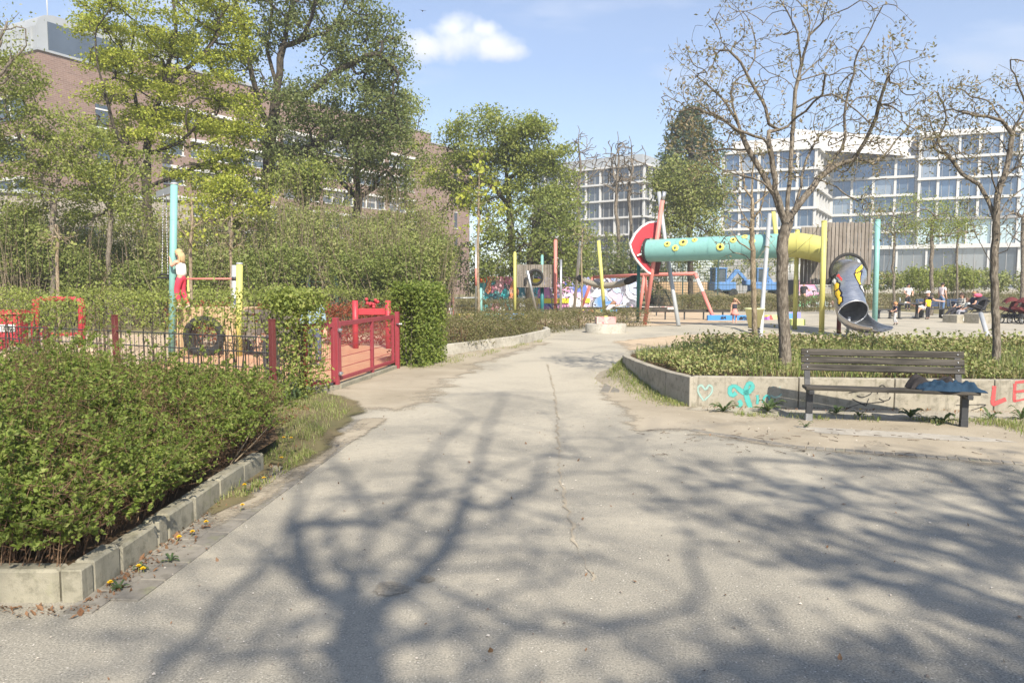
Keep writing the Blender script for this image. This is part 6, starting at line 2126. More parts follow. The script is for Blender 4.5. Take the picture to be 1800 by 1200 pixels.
for i in range(kopen + 1):
    for j in range(NS): vv.append(secpt(i, 2 * math.pi * j / NS))
ff = [(i * NS + j, i * NS + (j + 1) % NS, (i + 1) * NS + (j + 1) % NS, (i + 1) * NS + j) for i in range(kopen) for j in range(NS)]
b.add(vv, ff, 0, True)
ch = b.build("chute", M_CHUTE, tw)
b = MB(); vv = []; ff = []
NT = 16
for i in range(kopen - 1, nf):
    t = (i - kopen) / max(1, nf - 1 - kopen); t = max(0, t)
    span = (math.pi * (0.5 - 0.18 * t), )
    hw = RCH * (1 - .0 * t)
    c, d, x, up = frames[i]
    for j in range(NT + 1):
        s_ = -1 + 2 * j / NT
        a = -math.pi / 2 + s_ * math.pi * .5
        rr_ = RCH
        q = c + x * math.cos(a) * rr_ * 1.0 + up * (math.sin(a) * rr_ * (1 - .72 * t) - .0) - Vector((0, 0, .0)) - o
        q = q + up * (-.0) + Vector((0, 0, -RCH * .28 * t * 0))
        vv.append(q)
m_ = NT + 1
for i in range(nf - kopen):
    for j in range(NT): ff.append((i * m_ + j, i * m_ + j + 1, (i + 1) * m_ + j + 1, (i + 1) * m_ + j))
b.add(vv, ff, 0, True); b.build("trough", M_CHUTE, tw)
b = MB(); b.tube([secpt(kopen, t) for t in np.linspace(0, 2 * math.pi, 29)], .022, 8, caps=False)
for sg in (0, math.pi):
    ed = []
    for i in range(kopen, nf):
        t = (i - kopen) / (nf - 1 - kopen); ed.append(vv[(i - kopen + 1) * m_ + (NT if sg == 0 else 0)])
    b.tube(ed, .02, 6)
b.build("chute_edge", P_STEEL, tw)
b = MB(); e_ = frames[-1][0]; b.box((e_.x - o.x, e_.y - o.y + .1, .09), (.92, .34, .2), R(-20), 0, .01); b.build("end_block", M_CONCL, tw)
b = MB(); b.tube([Vector((fine_[20].x, fine_[20].y + .1, 0)) - o, fine_[20] - Vector((0, 0, RCH)) - o], .05, 10); b.build("chute_leg", P_GREY, tw)
# sprayed shapes on the chute
P_SPY = plain("spray_yellow", (0.85, 0.55, 0.03), .5, .15, dirt=.1)
P_SPB = plain("spray_black", (.015, .015, .018), .5, .1)
P_SPR = plain("spray_red", (.7, .05, .05), .5, .2)
def chute_patch(items, mat, nm, lift):
    b = MB()
    for (ti, a, ri, rj) in items:
        c, d, x, up = frames[int(ti)]; n = 12; pts = []
        for t in np.linspace(0, 2 * math.pi, n, endpoint=False):
            ii = ti + math.cos(t) * ri * (1 + .35 * math.cos(3 * t + ti)); aa = a + math.sin(t) * rj * (1 + .3 * math.sin(2 * t + ti))
            i0 = max(0, min(nf - 2, int(ii))); fr_ = ii - i0
            pts.append(secpt(i0, aa, RCH + lift).lerp(secpt(i0 + 1, aa, RCH + lift), fr_))
        cen = sum(pts, Vector()) / n
        cc = frames[max(0, min(nf - 1, int(ti)))]
        cen = secpt(max(0, min(nf - 2, int(ti))), a, RCH + lift + .01)
        b.add(pts + [cen], [(i, (i + 1) % n, n) for i in range(n)])
    return b.build(nm, mat, ch)
bl = [(11, 2.45, 2.8, .26), (14, 2.35, 2.6, .30), (17, 2.5, 2.6, .3), (8, 2.3, 2.4, .22), (13, .62, 2.2, .28), (16, .60, 2.4, .3), (19, .58, 2.2, .34), (21.5, .62, 1.8, .3), (10.5, .7, 1.6, .2)]
chute_patch(bl, P_SPB, "painted_outline", .004)
chute_patch([(t, a, r1 * .68, r2 * .66) for t, a, r1, r2 in bl[:8] if (t, a) not in ((13, .62), (17, 2.5))], P_SPY, "painted_fill", .010)
chute_patch([(13, .62, 1.4, .18), (17, 2.5, 1.5, .18)], P_WHITE, "painted_fill", .010)
chute_patch([(12, 1.05, .9, .1), (13.6, 1.1, 1.0, .09)], P_SPR, "painted_dot", .008)

# ------------------------------------------------------------------ deck with the rubber ring and the rope tunnel
dk = empty("climbing_deck", G(940, 559), 0, "small wooden deck with a black rubber ring between a yellow and a red post", "climbing deck")
o = Vector(dk.location); YD = 36.0
def vpost(par, oo, px, ytop, Y_, r_, m, nm="post", yfoot=None, pxf=None):
    t = W(px, ytop, Y_); f = Vector((W(pxf or px, 500, Y_).x, Y_, 0))
    b = MB(); b.tube([f - oo, t - oo], r_, 14); b.tube([t - oo, t + Vector((0, 0, .04)) - oo], [r_ * 1.03, r_ * .5], 14); return b.build(nm, m, par)
vpost(dk, o, 905, 444, YD - .2, .075, P_YEL, "yellow_post"); vpost(dk, o, 976.5, 422, YD - .2, .085, P_PINK, "red_post"); vpost(dk, o, 953, 449, YD + 1.6, .07, P_TEAL, "turquoise_post")
b = MB(); xa_, xb_ = W(908, 480, YD).x, W(974, 480, YD).x; z0_, z1_ = W(940, 505, YD).z, W(940, 465, YD).z
rc = Vector((W(941, 487, YD).x, YD, W(941, 487, YD).z))
for i in range(16):
    cx = xa_ + (xb_ - xa_) * (i + .5) / 16; dx = abs(cx - rc.x); wd = (xb_ - xa_) / 16 - .016
    if dx < .3:
        h_ = math.sqrt(.33 ** 2 - dx * dx)
        b.box((cx - o.x, YD - o.y, (rc.z + h_ + z1_) / 2), (wd, .04, z1_ - rc.z - h_)); 
        if rc.z - h_ > z0_ + .02: b.box((cx - o.x, YD - o.y, (z0_ + rc.z - h_) / 2), (wd, .04, rc.z - h_ - z0_))
    else: b.box((cx - o.x, YD - o.y, (z0_ + z1_) / 2), (wd, .04, z1_ - z0_))
b.build("slat_panel", W_GREY, dk)
b = MB(); b.tube([rc + Vector((.34 * math.cos(t), -.04, .34 * math.sin(t))) - o for t in np.linspace(0, 2 * math.pi, 25)], .065, 8, caps=False); b.build("rubber_ring", P_RUBBER, dk)
b = MB(); b.box(((xa_ + xb_) / 2 - o.x, YD + .8 - o.y, z0_ + .03), (xb_ - xa_, 1.5, .07)); b.build("deck", W_GREY, dk)
b = MB(); b.box((W(924, 494, YD).x - o.x, YD - .1 - o.y, W(924, 494, YD).z), (.12, .06, .35), None, 0, .02); b.build("step_pad", P_RUBBER, dk)
b = MB(); f = Vector((W(953, 500, YD + .4).x, YD + .4, 0)); b.tube([f - o, f + Vector((0, 0, z0_)) - o], .09, 12); b.build("support", P_TEALD, dk)
b = MB()
for a_, c_ in (((966, 506), (974, 549)), ((972, 506), (982, 549))): b.tube([W(*a_, YD) - o, Vector((W(*c_, YD).x, YD - .5, 0)) - o], .03, 6)
for k in range(5):
    a0_ = W(966 + k * 1.8, 512 + k * 8, YD - .1 * k); a1_ = W(973 + k * 1.8, 512 + k * 8, YD - .1 * k); b.tube([a0_ - o, a1_ - o], .02, 6)
b.build("rope_ladder", P_RUBBER, dk)
b = MB(); b.tube([G(945, 560) - o, W(927, 476, 35.0) - o], .07, 12); b.build("leaning_pole", P_STEEL, dk)

rt = empty("rope_bridge", G(1060, 560), 0, "sagging rope tube slung between a leaning grey pole and a dark turquoise pole", "rope bridge")
o = Vector(rt.location)
def rp_pt(t):
    a, c = W(1014, 486, 34.5), W(1121, 486, 31.5)
    p = a.lerp(c, t); p.z -= 0.40 * 4 * t * (1 - t); return p
b = MB(); b.tube([rp_pt(t) - o for t in np.linspace(.12, .88, 24)], .13, 10)
for s_ in range(3):
    pts = []
    for t in np.linspace(.12, .88, 90):
        a = t * 60 + s_ * 2.1; pts.append(rp_pt(t) - o + Vector((0, math.cos(a) * .13, math.sin(a) * .13)))
    b.tube(pts, .03, 5)
M_ROPE = plain("rope_weave", (0.36, 0.33, 0.27), 0.9, .5, 30, dirt=.5, dirtcol=(.06, .06, .06))
b.build("rope_tube", M_ROPE, rt)
for ta, tb in ((0.02, .14), (.80, .98)):
    b = MB(); b.tube([rp_pt(t) - o for t in np.linspace(ta, tb, 8)], [.09, .14, .155, .155, .155, .155, .14, .1], 10); b.build("rubber_sleeve", P_RUBBER, rt)
b = MB(); b.tube([G(1008, 557) - o, W(1020, 426, 34.5) - o], .075, 12); b.build("leaning_pole", P_STEEL, rt)
b = MB(); b.tube([W(1064, 557, 33.0).xy.to_3d() - o, W(1052, 423, 33.0) - o], .08, 12); b.build("yellow_pole", P_YEL, rt)
b = MB(); b.tube([Vector((W(986, 500, 35).x, 35, 0)) - o, W(986, 456, 35) - o], .06, 12); b.build("grey_pole", P_STEEL, rt)
b = MB(); b.tube([W(978, 470, 35.5) - o, W(986, 488, 35) - o, rp_pt(.03) - o], .015, 5); b.tube([W(985, 500, 35) - o, rp_pt(.05) - o], .015, 5); b.build("rope", P_RUBBER, rt)

# little frame at the left of the graffiti wall
lf_ = empty("turning_bar", G(820, 560), 0, "low bar between faded red and turquoise posts left of the graffiti wall", "turning bar")
o = Vector(lf_.location)
vpost(lf_, o, 795, 520, 34.0, .075, P_PINK, "red_post"); vpost(lf_, o, 845, 507, 34.5, .075, P_TEAL, "turquoise_post")
b = MB(); b.tube([W(796, 524, 34) - o, W(844, 523, 34.5) - o], .03, 8); b.build("bar", P_GREY, lf_)
st = empty("stake", foot_at(836, 29.6), 0, "slim stake with a faded red and white band beside the tall pale barked tree", "stake")
b = MB(); b.tube([(0, 0, 0), (0.02, 0, W(836, 420, 29.6).z)], .035, 8); b.build("shaft", P_STEEL, st)
b = MB(); b.tube([(0.013, 0, 1.6), (0.018, 0, 2.3)], .04, 8); b.build("band", P_PINK, st)

# ------------------------------------------------------------------ faded red swing frame
sf = empty("swing", G(1137, 552), 0, "long faded red swing frame on splayed legs behind the tube slide", "swing")
o = Vector(sf.location)
cL, cM, cR = W(1043, 487, 41), W(1133, 483, 38), W(1222, 481, 35.5)
b = MB(); b.tube([cL - o, cM - o, cR - o], .085, 12); b.build("top_beam", P_PINK, sf)
for c, foot, nm in ((cL, G(1018, 551), 0), (cM, G(1123, 556), 0), (cM, G(1139, 551), 0)):
    b = MB(); b.tube([c - o, foot - o], .085, 12); b.build("leg", P_PINK, sf)
b = MB(); fR = G(1256, 563); k1, k2 = cR.lerp(fR, .12), cR.lerp(fR, .40)
b.tube([cR - o, k1 - o], .09, 12); b.tube([k2 - o, fR - o], .09, 12); lg = b.build("leg", P_PINK, sf)
b = MB(); b.tube([k1 - o, k2 - o], .092, 12); b.build("white_band", P_WHITE, lg)
b = MB()
for t in (.15, .35, .55): 
    for s_ in (0, .06): c = cL.lerp(cM, t + s_); b.tube([c - o, c - Vector((0, 0, .5)) - o, cL.lerp(cM, t + .03) - Vector((0, 0, .55)) - o], .015, 5)
b.build("tied_chain", P_STEEL, sf)

# ------------------------------------------------------------------ bucket on a spring, plinth, beams, blocks
sb_ = empty("spring_bucket", G(1325, 604), 0, "pale green bucket seat on a coil spring behind the thin bare sapling", "spring seat")
P_LIME = plain("pale_lime", (0.62, 0.66, 0.36), 0.5, .12, 3, dirt=.15)
b = MB(); b.lathe((0, 0, 0), [(.14, .46), (.15, .45), (.255, .96), (.285, .965), (.285, .99), (.25, .99), (.14, .52), (0.0, .52)], 28); b.build("bucket", P_LIME, sb_)
b = MB(); b.tube([(math.cos(t) * .15, math.sin(t) * .15, .02 + t / (2 * math.pi * 5.5) * .44) for t in np.linspace(0, 2 * math.pi * 5.5, 120)], .02, 7); b.build("spring", P_DARK, sb_)
b = MB(); b.lathe((0, 0, 0), [(0, .02), (.2, .02), (.2, 0)], 20); b.build("base_plate", P_DARK, sb_)

pn = empty("round_plinth", G(1068, 586) + Vector((0, .5, 0)), 0, "round pale concrete plinth with a pink scribbled block at the end of the path", "plinth")
b = MB(); b.lathe((0, 0, 0), [(.70, -.1), (.70, .29), (.685, .305), (0, .305)], 40); b.build("disc", M_CONCL, pn)
M_PINKC = graffiti_mat("pink_scribble", [(.62, .42, .36), (.62, .2, .2), (.6, .5, .42), (.66, .3, .28)], 4.0, 2.0, (.6, .18, .18), .03)
b = MB(); b.box((0, .1, .42), (.66, .5, .23), None, 0, .012); b.build("block", M_PINKC, pn)
b = MB(); b.box((.0, .0, .55), (.12, .08, .05), None, 0, .01); b.build("yellow_cap", P_YEL, pn)

def beam(a, c, label, h=.45, legs=5):
    a, c = Vector(a), Vector(c)
    e = empty("balance_beam", (a.x, a.y, 0), 0, label, "balance beam")
    b = MB(); b.bar(Vector((0, 0, h)), Vector((c.x - a.x, c.y - a.y, h)), .2, .12); b.build("beam", W_BENCH, e)
    for i in range(legs):
        p = (c - a) * ((i + .5) / legs); b = MB(); b.box((p.x, p.y, h / 2 - .03), (.06, .06, h - .07)); b.build("leg", P_DARK, e)
beam(G(1085, 562), G(1287, 562), "long dark balance beam that ends beside the girl in the pink skirt", .42, 6)
beam(G(990, 555), G(1172, 555), "dark balance beam behind the rope bridge", .4, 5)

M_GRA = graffiti_mat("mural_teal", [(.03, .33, .40), (.66, .66, .62), (.05, .45, .50), (.62, .22, .10), (.60, .20, .30), (.03, .16, .22)], 1.0, 1.0, (.02, .02, .03), .022)
M_GRB = graffiti_mat("mural_pink", [(.62, .28, .48), (.60, .52, .62), (.10, .16, .52), (.66, .38, .56), (.50, .2, .42), (.28, .42, .66)], 1.1, 4.0, (.06, .05, .25), .022)
M_GRC = graffiti_mat("mural_white", [(.34, .42, .62), (.46, .50, .58), (.10, .24, .54), (.50, .36, .52), (.62, .70, .80), (.12, .12, .16)], 1.15, 7.0, (.05, .05, .08), .03)
M_GRR = graffiti_mat("rainbow_paint", [(.65, .1, .08), (.1, .3, .65), (.8, .6, .05), (.1, .5, .5), (.7, .7, .7), (.4, .15, .5), (.75, .3, .05)], 1.1, 11.0, (.5, .3, .2), .01)
M_GRBLUE = plain("kerb_blue", (.05, .24, .60), .6, .2, 4)

gw = empty("graffiti_wall", foot_at(980, 50), 0, "long free standing wall covered with bright sprayed murals", "graffiti wall")
o = Vector(gw.location)
def wall_part(nm, x0, x1, y0, Y0, Y1, m, th=.2):
    a, c = W(x0, y0, Y0), W(x1, y0, Y1)
    z1 = (a.z + c.z) / 2
    b = MB(); d = Vector((c.x - a.x, c.y - a.y, 0)); mid = (a + c) / 2
    b.box((mid.x - o.x, mid.y - o.y, z1 / 2), (d.length - .01, th, z1), math.atan2(d.y, d.x)); return b.build(nm, m, gw)
p1_ = wall_part("mural_panel", 842, 944, 486, 46, 49, M_GRA)
p2_ = wall_part("mural_panel", 944, 1037, 487, 49, 50, M_GRB)
p3_ = wall_part("mural_panel", 1037, 1119, 489, 50, 50, M_GRC)
b = MB(); a, c = W(842, 497, 45.86), W(855, 487, 45.9); b.box(((a.x + c.x) / 2 - o.x, 46.06 - o.y, (a.z + c.z) / 2), (abs(c.x - a.x), .05, abs(c.z - a.z)), math.atan2(3, W(944, 486, 49).x - W(842, 486, 46).x)); b.build("orange_corner", plain("mural_orange", (.8, .18, .05), .6), p1_)
b = MB(); y1 = plain("mural_yellow", (.82, .70, .05), .6, .15)
a, c = W(945, 533, 48.85), W(1000, 524, 49.4); d = Vector((c.x - a.x, c.y - a.y, 0)); b.box(((a.x + c.x) / 2 - o.x, (a.y + c.y) / 2 - o.y, (a.z + c.z) / 2), (d.length, .04, abs(c.z - a.z)), math.atan2(d.y, d.x))
a, c = W(1021, 532, 49.7), W(1037, 524, 49.85); b.box(((a.x + c.x) / 2 - o.x, 49.76 - o.y, (a.z + c.z) / 2), (abs(c.x - a.x), .04, abs(c.z - a.z)))
b.build("yellow_band", y1, p2_)
b = MB(); a, c = W(934, 490, 47.9), W(952, 503, 48.1); b.box(((a.x + c.x) / 2 - o.x, 48.7 - o.y, (a.z + c.z) / 2), (abs(c.x - a.x), .05, abs(c.z - a.z)), .3); b.build("yellow_band", y1, p1_)
b = MB(); a, c = W(1000, 540, 49.4), W(1020, 522, 49.6); b.box(((a.x + c.x) / 2 - o.x, 49.55 - o.y, (a.z + c.z) / 2), (abs(c.x - a.x), .06, abs(c.z - a.z)), .1); b.build("black_white_patch", graffiti_mat("mural_black", [(.03, .03, .03), (.75, .75, .75), (.02, .02, .02), (.7, .7, .7)], 3, 5), p2_)

def block(name, a, c, h, w, mat, label, cat="kerb"):
    a, c = Vector(a), Vector(c); d = c - a; mid = (a + c) / 2
    b = MB(); b.box((0, 0, h / 2 - .03), (d.length, w, h + .06), None, 0, .02)
    o_ = b.build(name, mat); o_.location = (mid.x, mid.y, 0); o_.rotation_euler = (0, 0, math.atan2(d.y, d.x))
    return tag(o_, label, cat)
block("painted_kerb", G(799, 562), G(927, 561), .28, .25, M_GRR, "rainbow painted kerb below the low frame and the left mural")
block("painted_kerb", G(1020, 549), G(1110, 548), .30, .25, M_GRR, "rainbow painted kerb under the rope bridge")
block("painted_kerb", G(1118, 549), G(1185, 549), .35, .25, graffiti_mat("kerb_scribble", [(.5, .42, .36), (.7, .65, .6), (.45, .2, .18), (.6, .55, .5)], 4, 3), "scribbled pale kerb behind the middle legs of the swing frame")
bk_ = block("painted_kerb", G(1243, 563), G(1320, 563), .24, .22, M_GRBLUE, "blue painted kerb with dark lettering behind the girl in the pink skirt")
block("painted_kerb", G(1345, 562), G(1396, 559), .22, .25, M_GRR, "pale patterned kerb left of the slide tower's leaning yellow pole")
m_pp = graffiti_mat("block_pinkblue", [(.7, .25, .35), (.25, .25, .6), (.6, .3, .5), (.3, .4, .65)], 1.2, 9, (.4, .3, .5), .01)
block("painted_block", G(1384, 558.5), G(1405, 558.5), .28, .4, m_pp, "pink and purple painted block in front of the low hedge", "painted block")
block("painted_block", G(1385, 571), G(1413, 571), .24, .35, plain("block_yellow", (.72, .78, .25), .6, .2, 2, dirt=.15, dirtcol=(.2, .6, .5)), "yellow and mint painted block nearest the slide tower", "painted block")
block("painted_block", G(1447, 538), G(1466, 538), .45, .5, graffiti_mat("block_red", [(.4, .25, .22), (.5, .12, .1), (.45, .3, .26), (.35, .2, .18)], 2, 3), "reddish block at the foot of the small ramp", "painted block")

def text_mesh(txt, size, mat, parent, loc, rot, name="lettering", shear=0.0):
    cu_ = bpy.data.curves.new(name, 'FONT'); cu_.body = txt; cu_.size = size; cu_.extrude = .004; cu_.align_x = 'CENTER'; cu_.align_y = 'CENTER'; cu_.shear = shear; cu_.offset = size * .03
    t = bpy.data.objects.new(name, cu_); COL.objects.link(t)
    dg = bpy.context.evaluated_depsgraph_get(); me = bpy.data.meshes.new_from_object(t.evaluated_get(dg))
    bpy.data.objects.remove(t); bpy.data.curves.remove(cu_)
    me.materials.clear(); me.materials.append(mat)
    o_ = bpy.data.objects.new(name, me); COL.objects.link(o_); o_.parent = parent; o_.location = loc; o_.rotation_euler = rot
    return o_
text_mesh("ens", .30, P_SPB, bk_, (.62, -.122, .13), (math.pi / 2, 0, 0), shear=.3)
text_mesh("#A", .2, P_SPB, bk_, (-.30, -.122, .13), (math.pi / 2, 0, 0), shear=.2)

# ------------------------------------------------------------------ small skate ramp with a railing
rm = empty("skate_ramp", foot_at(1430, 55), 0, "small graffiti covered skate ramp with a white railing on top", "ramp")
o = Vector(rm.location); YR = 55.0
xl, xr_ = W(1392, 500, YR).x, W(1398, 500, YR).x
zt = W(1395, 494, YR).z
prof = [(W(1398, 500, YR).x, zt), (W(1432, 500, YR).x, zt)] + [(W(1432 + 40 * t, 500, YR).x, zt * (1 - t) ** 1.7) for t in (.2, .4, .6, .8, 1)]
poly = [Vector((x, YR, z)) - o for x, z in prof] + [Vector((xr_, YR, 0)) - o]
b = MB(); b.prism(poly, Vector((0, 2.5, 0))); b.build("ramp_body", graffiti_mat("ramp_paint", [(.74, .74, .74), (.2, .6, .65), (.2, .6, .2), (.66, .25, .4), (.7, .72, .74), (.06, .07, .1)], 1.4, 21), rm, fixn=True)
b = MB(); b.box((W(1394, 500, YR).x - o.x, YR + .4 - o.y, zt / 2 + .05), (.32, 2.4, zt + .1), None, 0, .02); b.build("side_wall", P_DARK, rm)
b = MB()
xa_, xb_ = W(1393, 500, YR).x, W(1431, 500, YR).x; zr = W(1400, 465, YR).z
for y_ in (YR + .3, YR + 2.4):
    b.tube([Vector((xa_, y_, zt)) - o, Vector((xa_, y_, zr)) - o, Vector((xb_, y_, zr)) - o, Vector((xb_, y_, zt)) - o], .035, 8)
    for i in range(13):
        x = xa_ + (xb_ - xa_) * (i + .5) / 13; b.tube([Vector((x, y_, zt)) - o, Vector((x, y_, zr)) - o], .018, 5)
b.tube([Vector((xa_, YR + .3, zr)) - o, Vector((xa_, YR + 2.4, zr)) - o], .035, 8)
b.build("railing", P_WHITE, rm)

# ------------------------------------------------------------------ wire fences and the building site behind
P_GREENM = plain("dark_green_metal", (.05, .085, .075), .6, .3)
wire_fence("ball_fence", [foot_at(1008, 62).to_2d(), foot_at(1140, 60).to_2d(), foot_at(1262, 58).to_2d()], 5.0, "tall dark green ball fence behind the graffiti wall and the swing frame", P_GREENM, P_GREENM, .22, .22, 5.2, 2.4, .011, .05, z0=.3)
wire_fence("site_fence", [foot_at(1262, 59).to_2d(), foot_at(1396, 57).to_2d()], 3.4, "dark wire fence in front of the blue machines", P_GREENM, P_GREENM, .26, .5, 3.5, 3.0, .01, .05, z0=.1)
wire_fence("ball_fence", [foot_at(905, 58).to_2d(), foot_at(975, 58).to_2d()], 4.2, "piece of tall ball fence seen behind the small wooden deck", P_GREENM, P_GREENM, .22, .3, 4.4, 1.5, .011, .05)
wire_fence("lane_fence", [foot_at(445, 28.6).to_2d(), foot_at(640, 28.6).to_2d(), foot_at(760, 29).to_2d()], 1.75, "dark mesh fence half sunk in the undergrowth above the gate", P_GREENM, P_GREENM, .2, .3, 2.0, 1.1, .006, .06)
b = MB()
for i in range(34):
    a = foot_at(1150 + i * 3.4, 63.0); b.box((a.x, a.y, .95 + W(1200, 497, 63).z * .0), (.15, .04, 1.9))
hd = b.build("site_hoarding", W_TAN); hd.location = (0, 0, .0); tag(hd, "pale plank hoarding behind the swing frame", "hoarding")
b = MB()
for i in range(24):
    a = foot_at(672 + i * 2.6, 34.5); b.box((a.x, a.y, 1.15), (.06, .03, 2.0 + .05 * math.sin(i * 2)))
tag(b.build("plank_screen", W_TAN), "small orange brown plank screen in the bushes above the gate", "screen")
b = MB(); vv, ff = [], []
for i in range(25):
    for j in range(7):
        x = W(1150 + i * 12, 500, 61).x; y = 60 + j * .5
        vv.append((x, y + .6, max(-.02, (1.0 + .25 * math.sin(i * .9) + .1 * math.sin(i * 2.3 + j)) * math.sin(math.pi * j / 6))))
for i in range(24):
    for j in range(6): a = i * 7 + j; ff.append((a, a + 7, a + 8, a + 1))
b.add(vv, ff, 0, True); tag(b.build("earth_bank", M_DIRTG), kind='structure')
kb2 = block("concrete_edge", G(1140, 531.5), G(1400, 531.5), .30, .4, M_CONCL, "pale concrete edge running below the building site fence", "kerb")

P_BLUE = plain("machine_blue", (.10, .22, .45), .45, .15, 2, dirt=.2)
M_GLASS = None
def glass_mat(name, base, rough=.06, metal=.55):
    m, N, L, P = new_mat(name)
    v = objco(N)
    n1 = nnoise(N, L, v, .35, 3)
    g = N.new("ShaderNodeNewGeometry")
    oi = N.new('ShaderNodeObjectInfo')
    c = nmix(N, L, nramp(N, L, n1, .35, .7, 0, .5), tuple(base), tuple(x * .55 for x in base))
    c = nmix(N, L, nramp(N, L, oi.outputs['Random'], .25, .9, 0, .6), c, tuple(x * .45 for x in base))
    c = nmix(N, L, nramp(N, L, oi.outputs['Random'], .12, .10, 0, .5), c, (.42, .44, .45))
    L.new(c, P.inputs["Base Color"]); P.inputs["Metallic"].default_value = metal; P.inputs["Roughness"].default_value = rough
    P.inputs["Specular IOR Level"].default_value = .8
    bump(N, L, P, nnoise(N, L, v, .5, 2), .04, .05)
    return m
M_GLASS = glass_mat("window_glass", (.15, .22, .31))
M_GLASSD = glass_mat("window_glass_dark", (.12, .15, .18), .1, .4)
def machine(px, Y_, w, label, boomdir):
    e = empty("work_machine", foot_at(px, Y_) + Vector((0, 0, .55)), R(10), label, "machine")
    b = MB(); b.box((0, 0, .95), (w, 1.2, .7), None, 0, .06); b.box((-w * .3, 0, .5), (w * .25, 1.25, .35), None, 0, .05); b.build("body", P_BLUE, e)
    for x in (-w * .36, w * .36):
        for y in (-.7, .4): b = MB(); b.tube([(x, y, .38), (x, y + .3, .38)], .38, 18); b.build("wheel", P_RUBBER, e)
    b = MB()
    cx = -w * .2
    for x in (cx - .45, cx + .45):
        for y in (-.5, .5): b.box((x, y, 1.85), (.1, .1, 1.15))
    b.box((cx, 0, 2.45), (1.1, 1.15, .12), None, 0, .03); cb_ = b.build("cab", P_BLUE, e)
    b = MB(); b.box((cx, 0, 1.85), (.82, .92, 1.05)); b.build("cab_glass", M_GLASSD, cb_)
    b = MB(); b.bar((w * .2, 0, 1.25), (w * .2 + boomdir * .9, 0, 2.3), .28, .3); b.bar((w * .2 + boomdir * .9, 0, 2.3), (w * .2 + boomdir * 1.7, 0, 1.5), .22, .24); b.build("boom", P_BLUE, e)
    b = MB(); b.box((w * .2 + boomdir * 1.8, 0, 1.25), (.5, .9, .5), None, 0, .08); b.build("bucket", P_BLUE, e)
machine(1270, 62.5, 1.9, "smaller blue work machine behind the wire fence near the red swing frame", 1)
machine(1345, 63.5, 2.7, "larger blue work machine behind the wire fence and the thin sapling", -1)

# ------------------------------------------------------------------ picnic place on the right
def slat_table(px0, px1, Y_, h, label, depth=.75, name="picnic_table"):
    a, c = W(px0, 500, Y_), W(px1, 500, Y_); L_ = c.x - a.x
    e = empty(name, ((a.x + c.x) / 2, Y_, 0), 0, label, "table" if name == "picnic_table" else "bench")
    b = MB(); n = 6 if depth > .5 else 3
    for i in range(n): b.box((0, -depth / 2 + depth * (i + .5) / n, h - .025), (L_, depth / n - .012, .05), None, 0, .004)
    b.build("top" if name == "picnic_table" else "seat", P_DARK, e)
    for x in (-L_ * .32, L_ * .32):
        b = MB(); b.box((x, 0, (h - .05) / 2), (.09, .09, h - .05)); b.box((x, 0, h - .08), (.08, depth * .85, .06)); b.box((x, 0, .03), (.08, depth * .6, .05)); b.build("leg", P_DARK, e)
    return e
slat_table(1574, 1622, 35.6, .76, "dark slatted picnic table beside the walking toddler")
slat_table(1541, 1572, 35.8, .46, "dark backless bench left of the picnic table", .4, "park_bench")
def back_bench(px0, px1, Y_, label, slatm, seat=.45, rz=0):
    a, c = W(px0, 500, Y_), W(px1, 500, Y_); L_ = c.x - a.x
    e = empty("park_bench", ((a.x + c.x) / 2, Y_, 0), rz, label, "bench")
    for i in range(3): b = MB(); b.box((0, -.15 + .15 * i, seat), (L_, .13, .045), None, 0, .004); b.build("seat_board", P_DARK, e)
    for i in range(3): b = MB(); b.box((0, .28 + .02 * i, seat + .17 + .13 * i), (L_, .04, .11), None, 0, .004); b.build("back_board", slatm, e)
    for x in (-L_ * .4, L_ * .4):
        b = MB(); b.box((x, 0, seat / 2), (.07, .35, seat - .03)); b.bar((x, .18, seat), (x, .34, seat + .48), .05); b.build("leg", P_DARK, e)
P_BLUEW = plain("dull_blue_board", (.035, .06, .12), .6, .3)
back_bench(1617, 1662, 36.4, "blue backed dark bench carrying the man in the cap", P_BLUEW)
back_bench(1672, 1730, 36.2, "dark bench carrying the group in striped and navy tops", P_BLUEW)
for i, (x0_, x1_, y_, h_, lab) in enumerate([(1669, 1704, 567, .34, "square concrete block with a white scribble in front of the seated group"), (1707, 1738, 568, .42, "rough concrete block behind the leaning grey pole")]):
    a, c = G(x0_, y_), G(x1_, y_ - 1)
    bb = block("concrete_block", a, c, h_, .7, M_CONC, lab, "concrete block")
    if i == 0:
        text_mesh("LA", .24, P_WHITE, bb, (-.15, -.356, .17), (math.pi / 2, 0, 0), shear=.3)
lp = post("leaning_pole", G(1741, 598), W(1724, 551, 22.9), .065, P_GREY, "short grey pole leaning left beside the right bare tree")
tag(lp, cat="pole")
# bottle on the table and a yellow shirt hanging at its edge
bt = empty("bottle", W(1581, 500, 35.6) * Vector((1, 1, 0)) + Vector((0, -.1, .76)), 0, "clear bottle standing on the picnic table", "bottle")
b = MB(); b.lathe((0, 0, 0), [(0, 0), (.04, 0), (.042, .16), (.018, .22), (.016, .27), (0, .27)], 12); b.build("body", P_STEEL, bt)
P_SHY = plain("yellow_shirt_cloth", (.85, .72, .02), .8, .15, 8, dirt=.1)

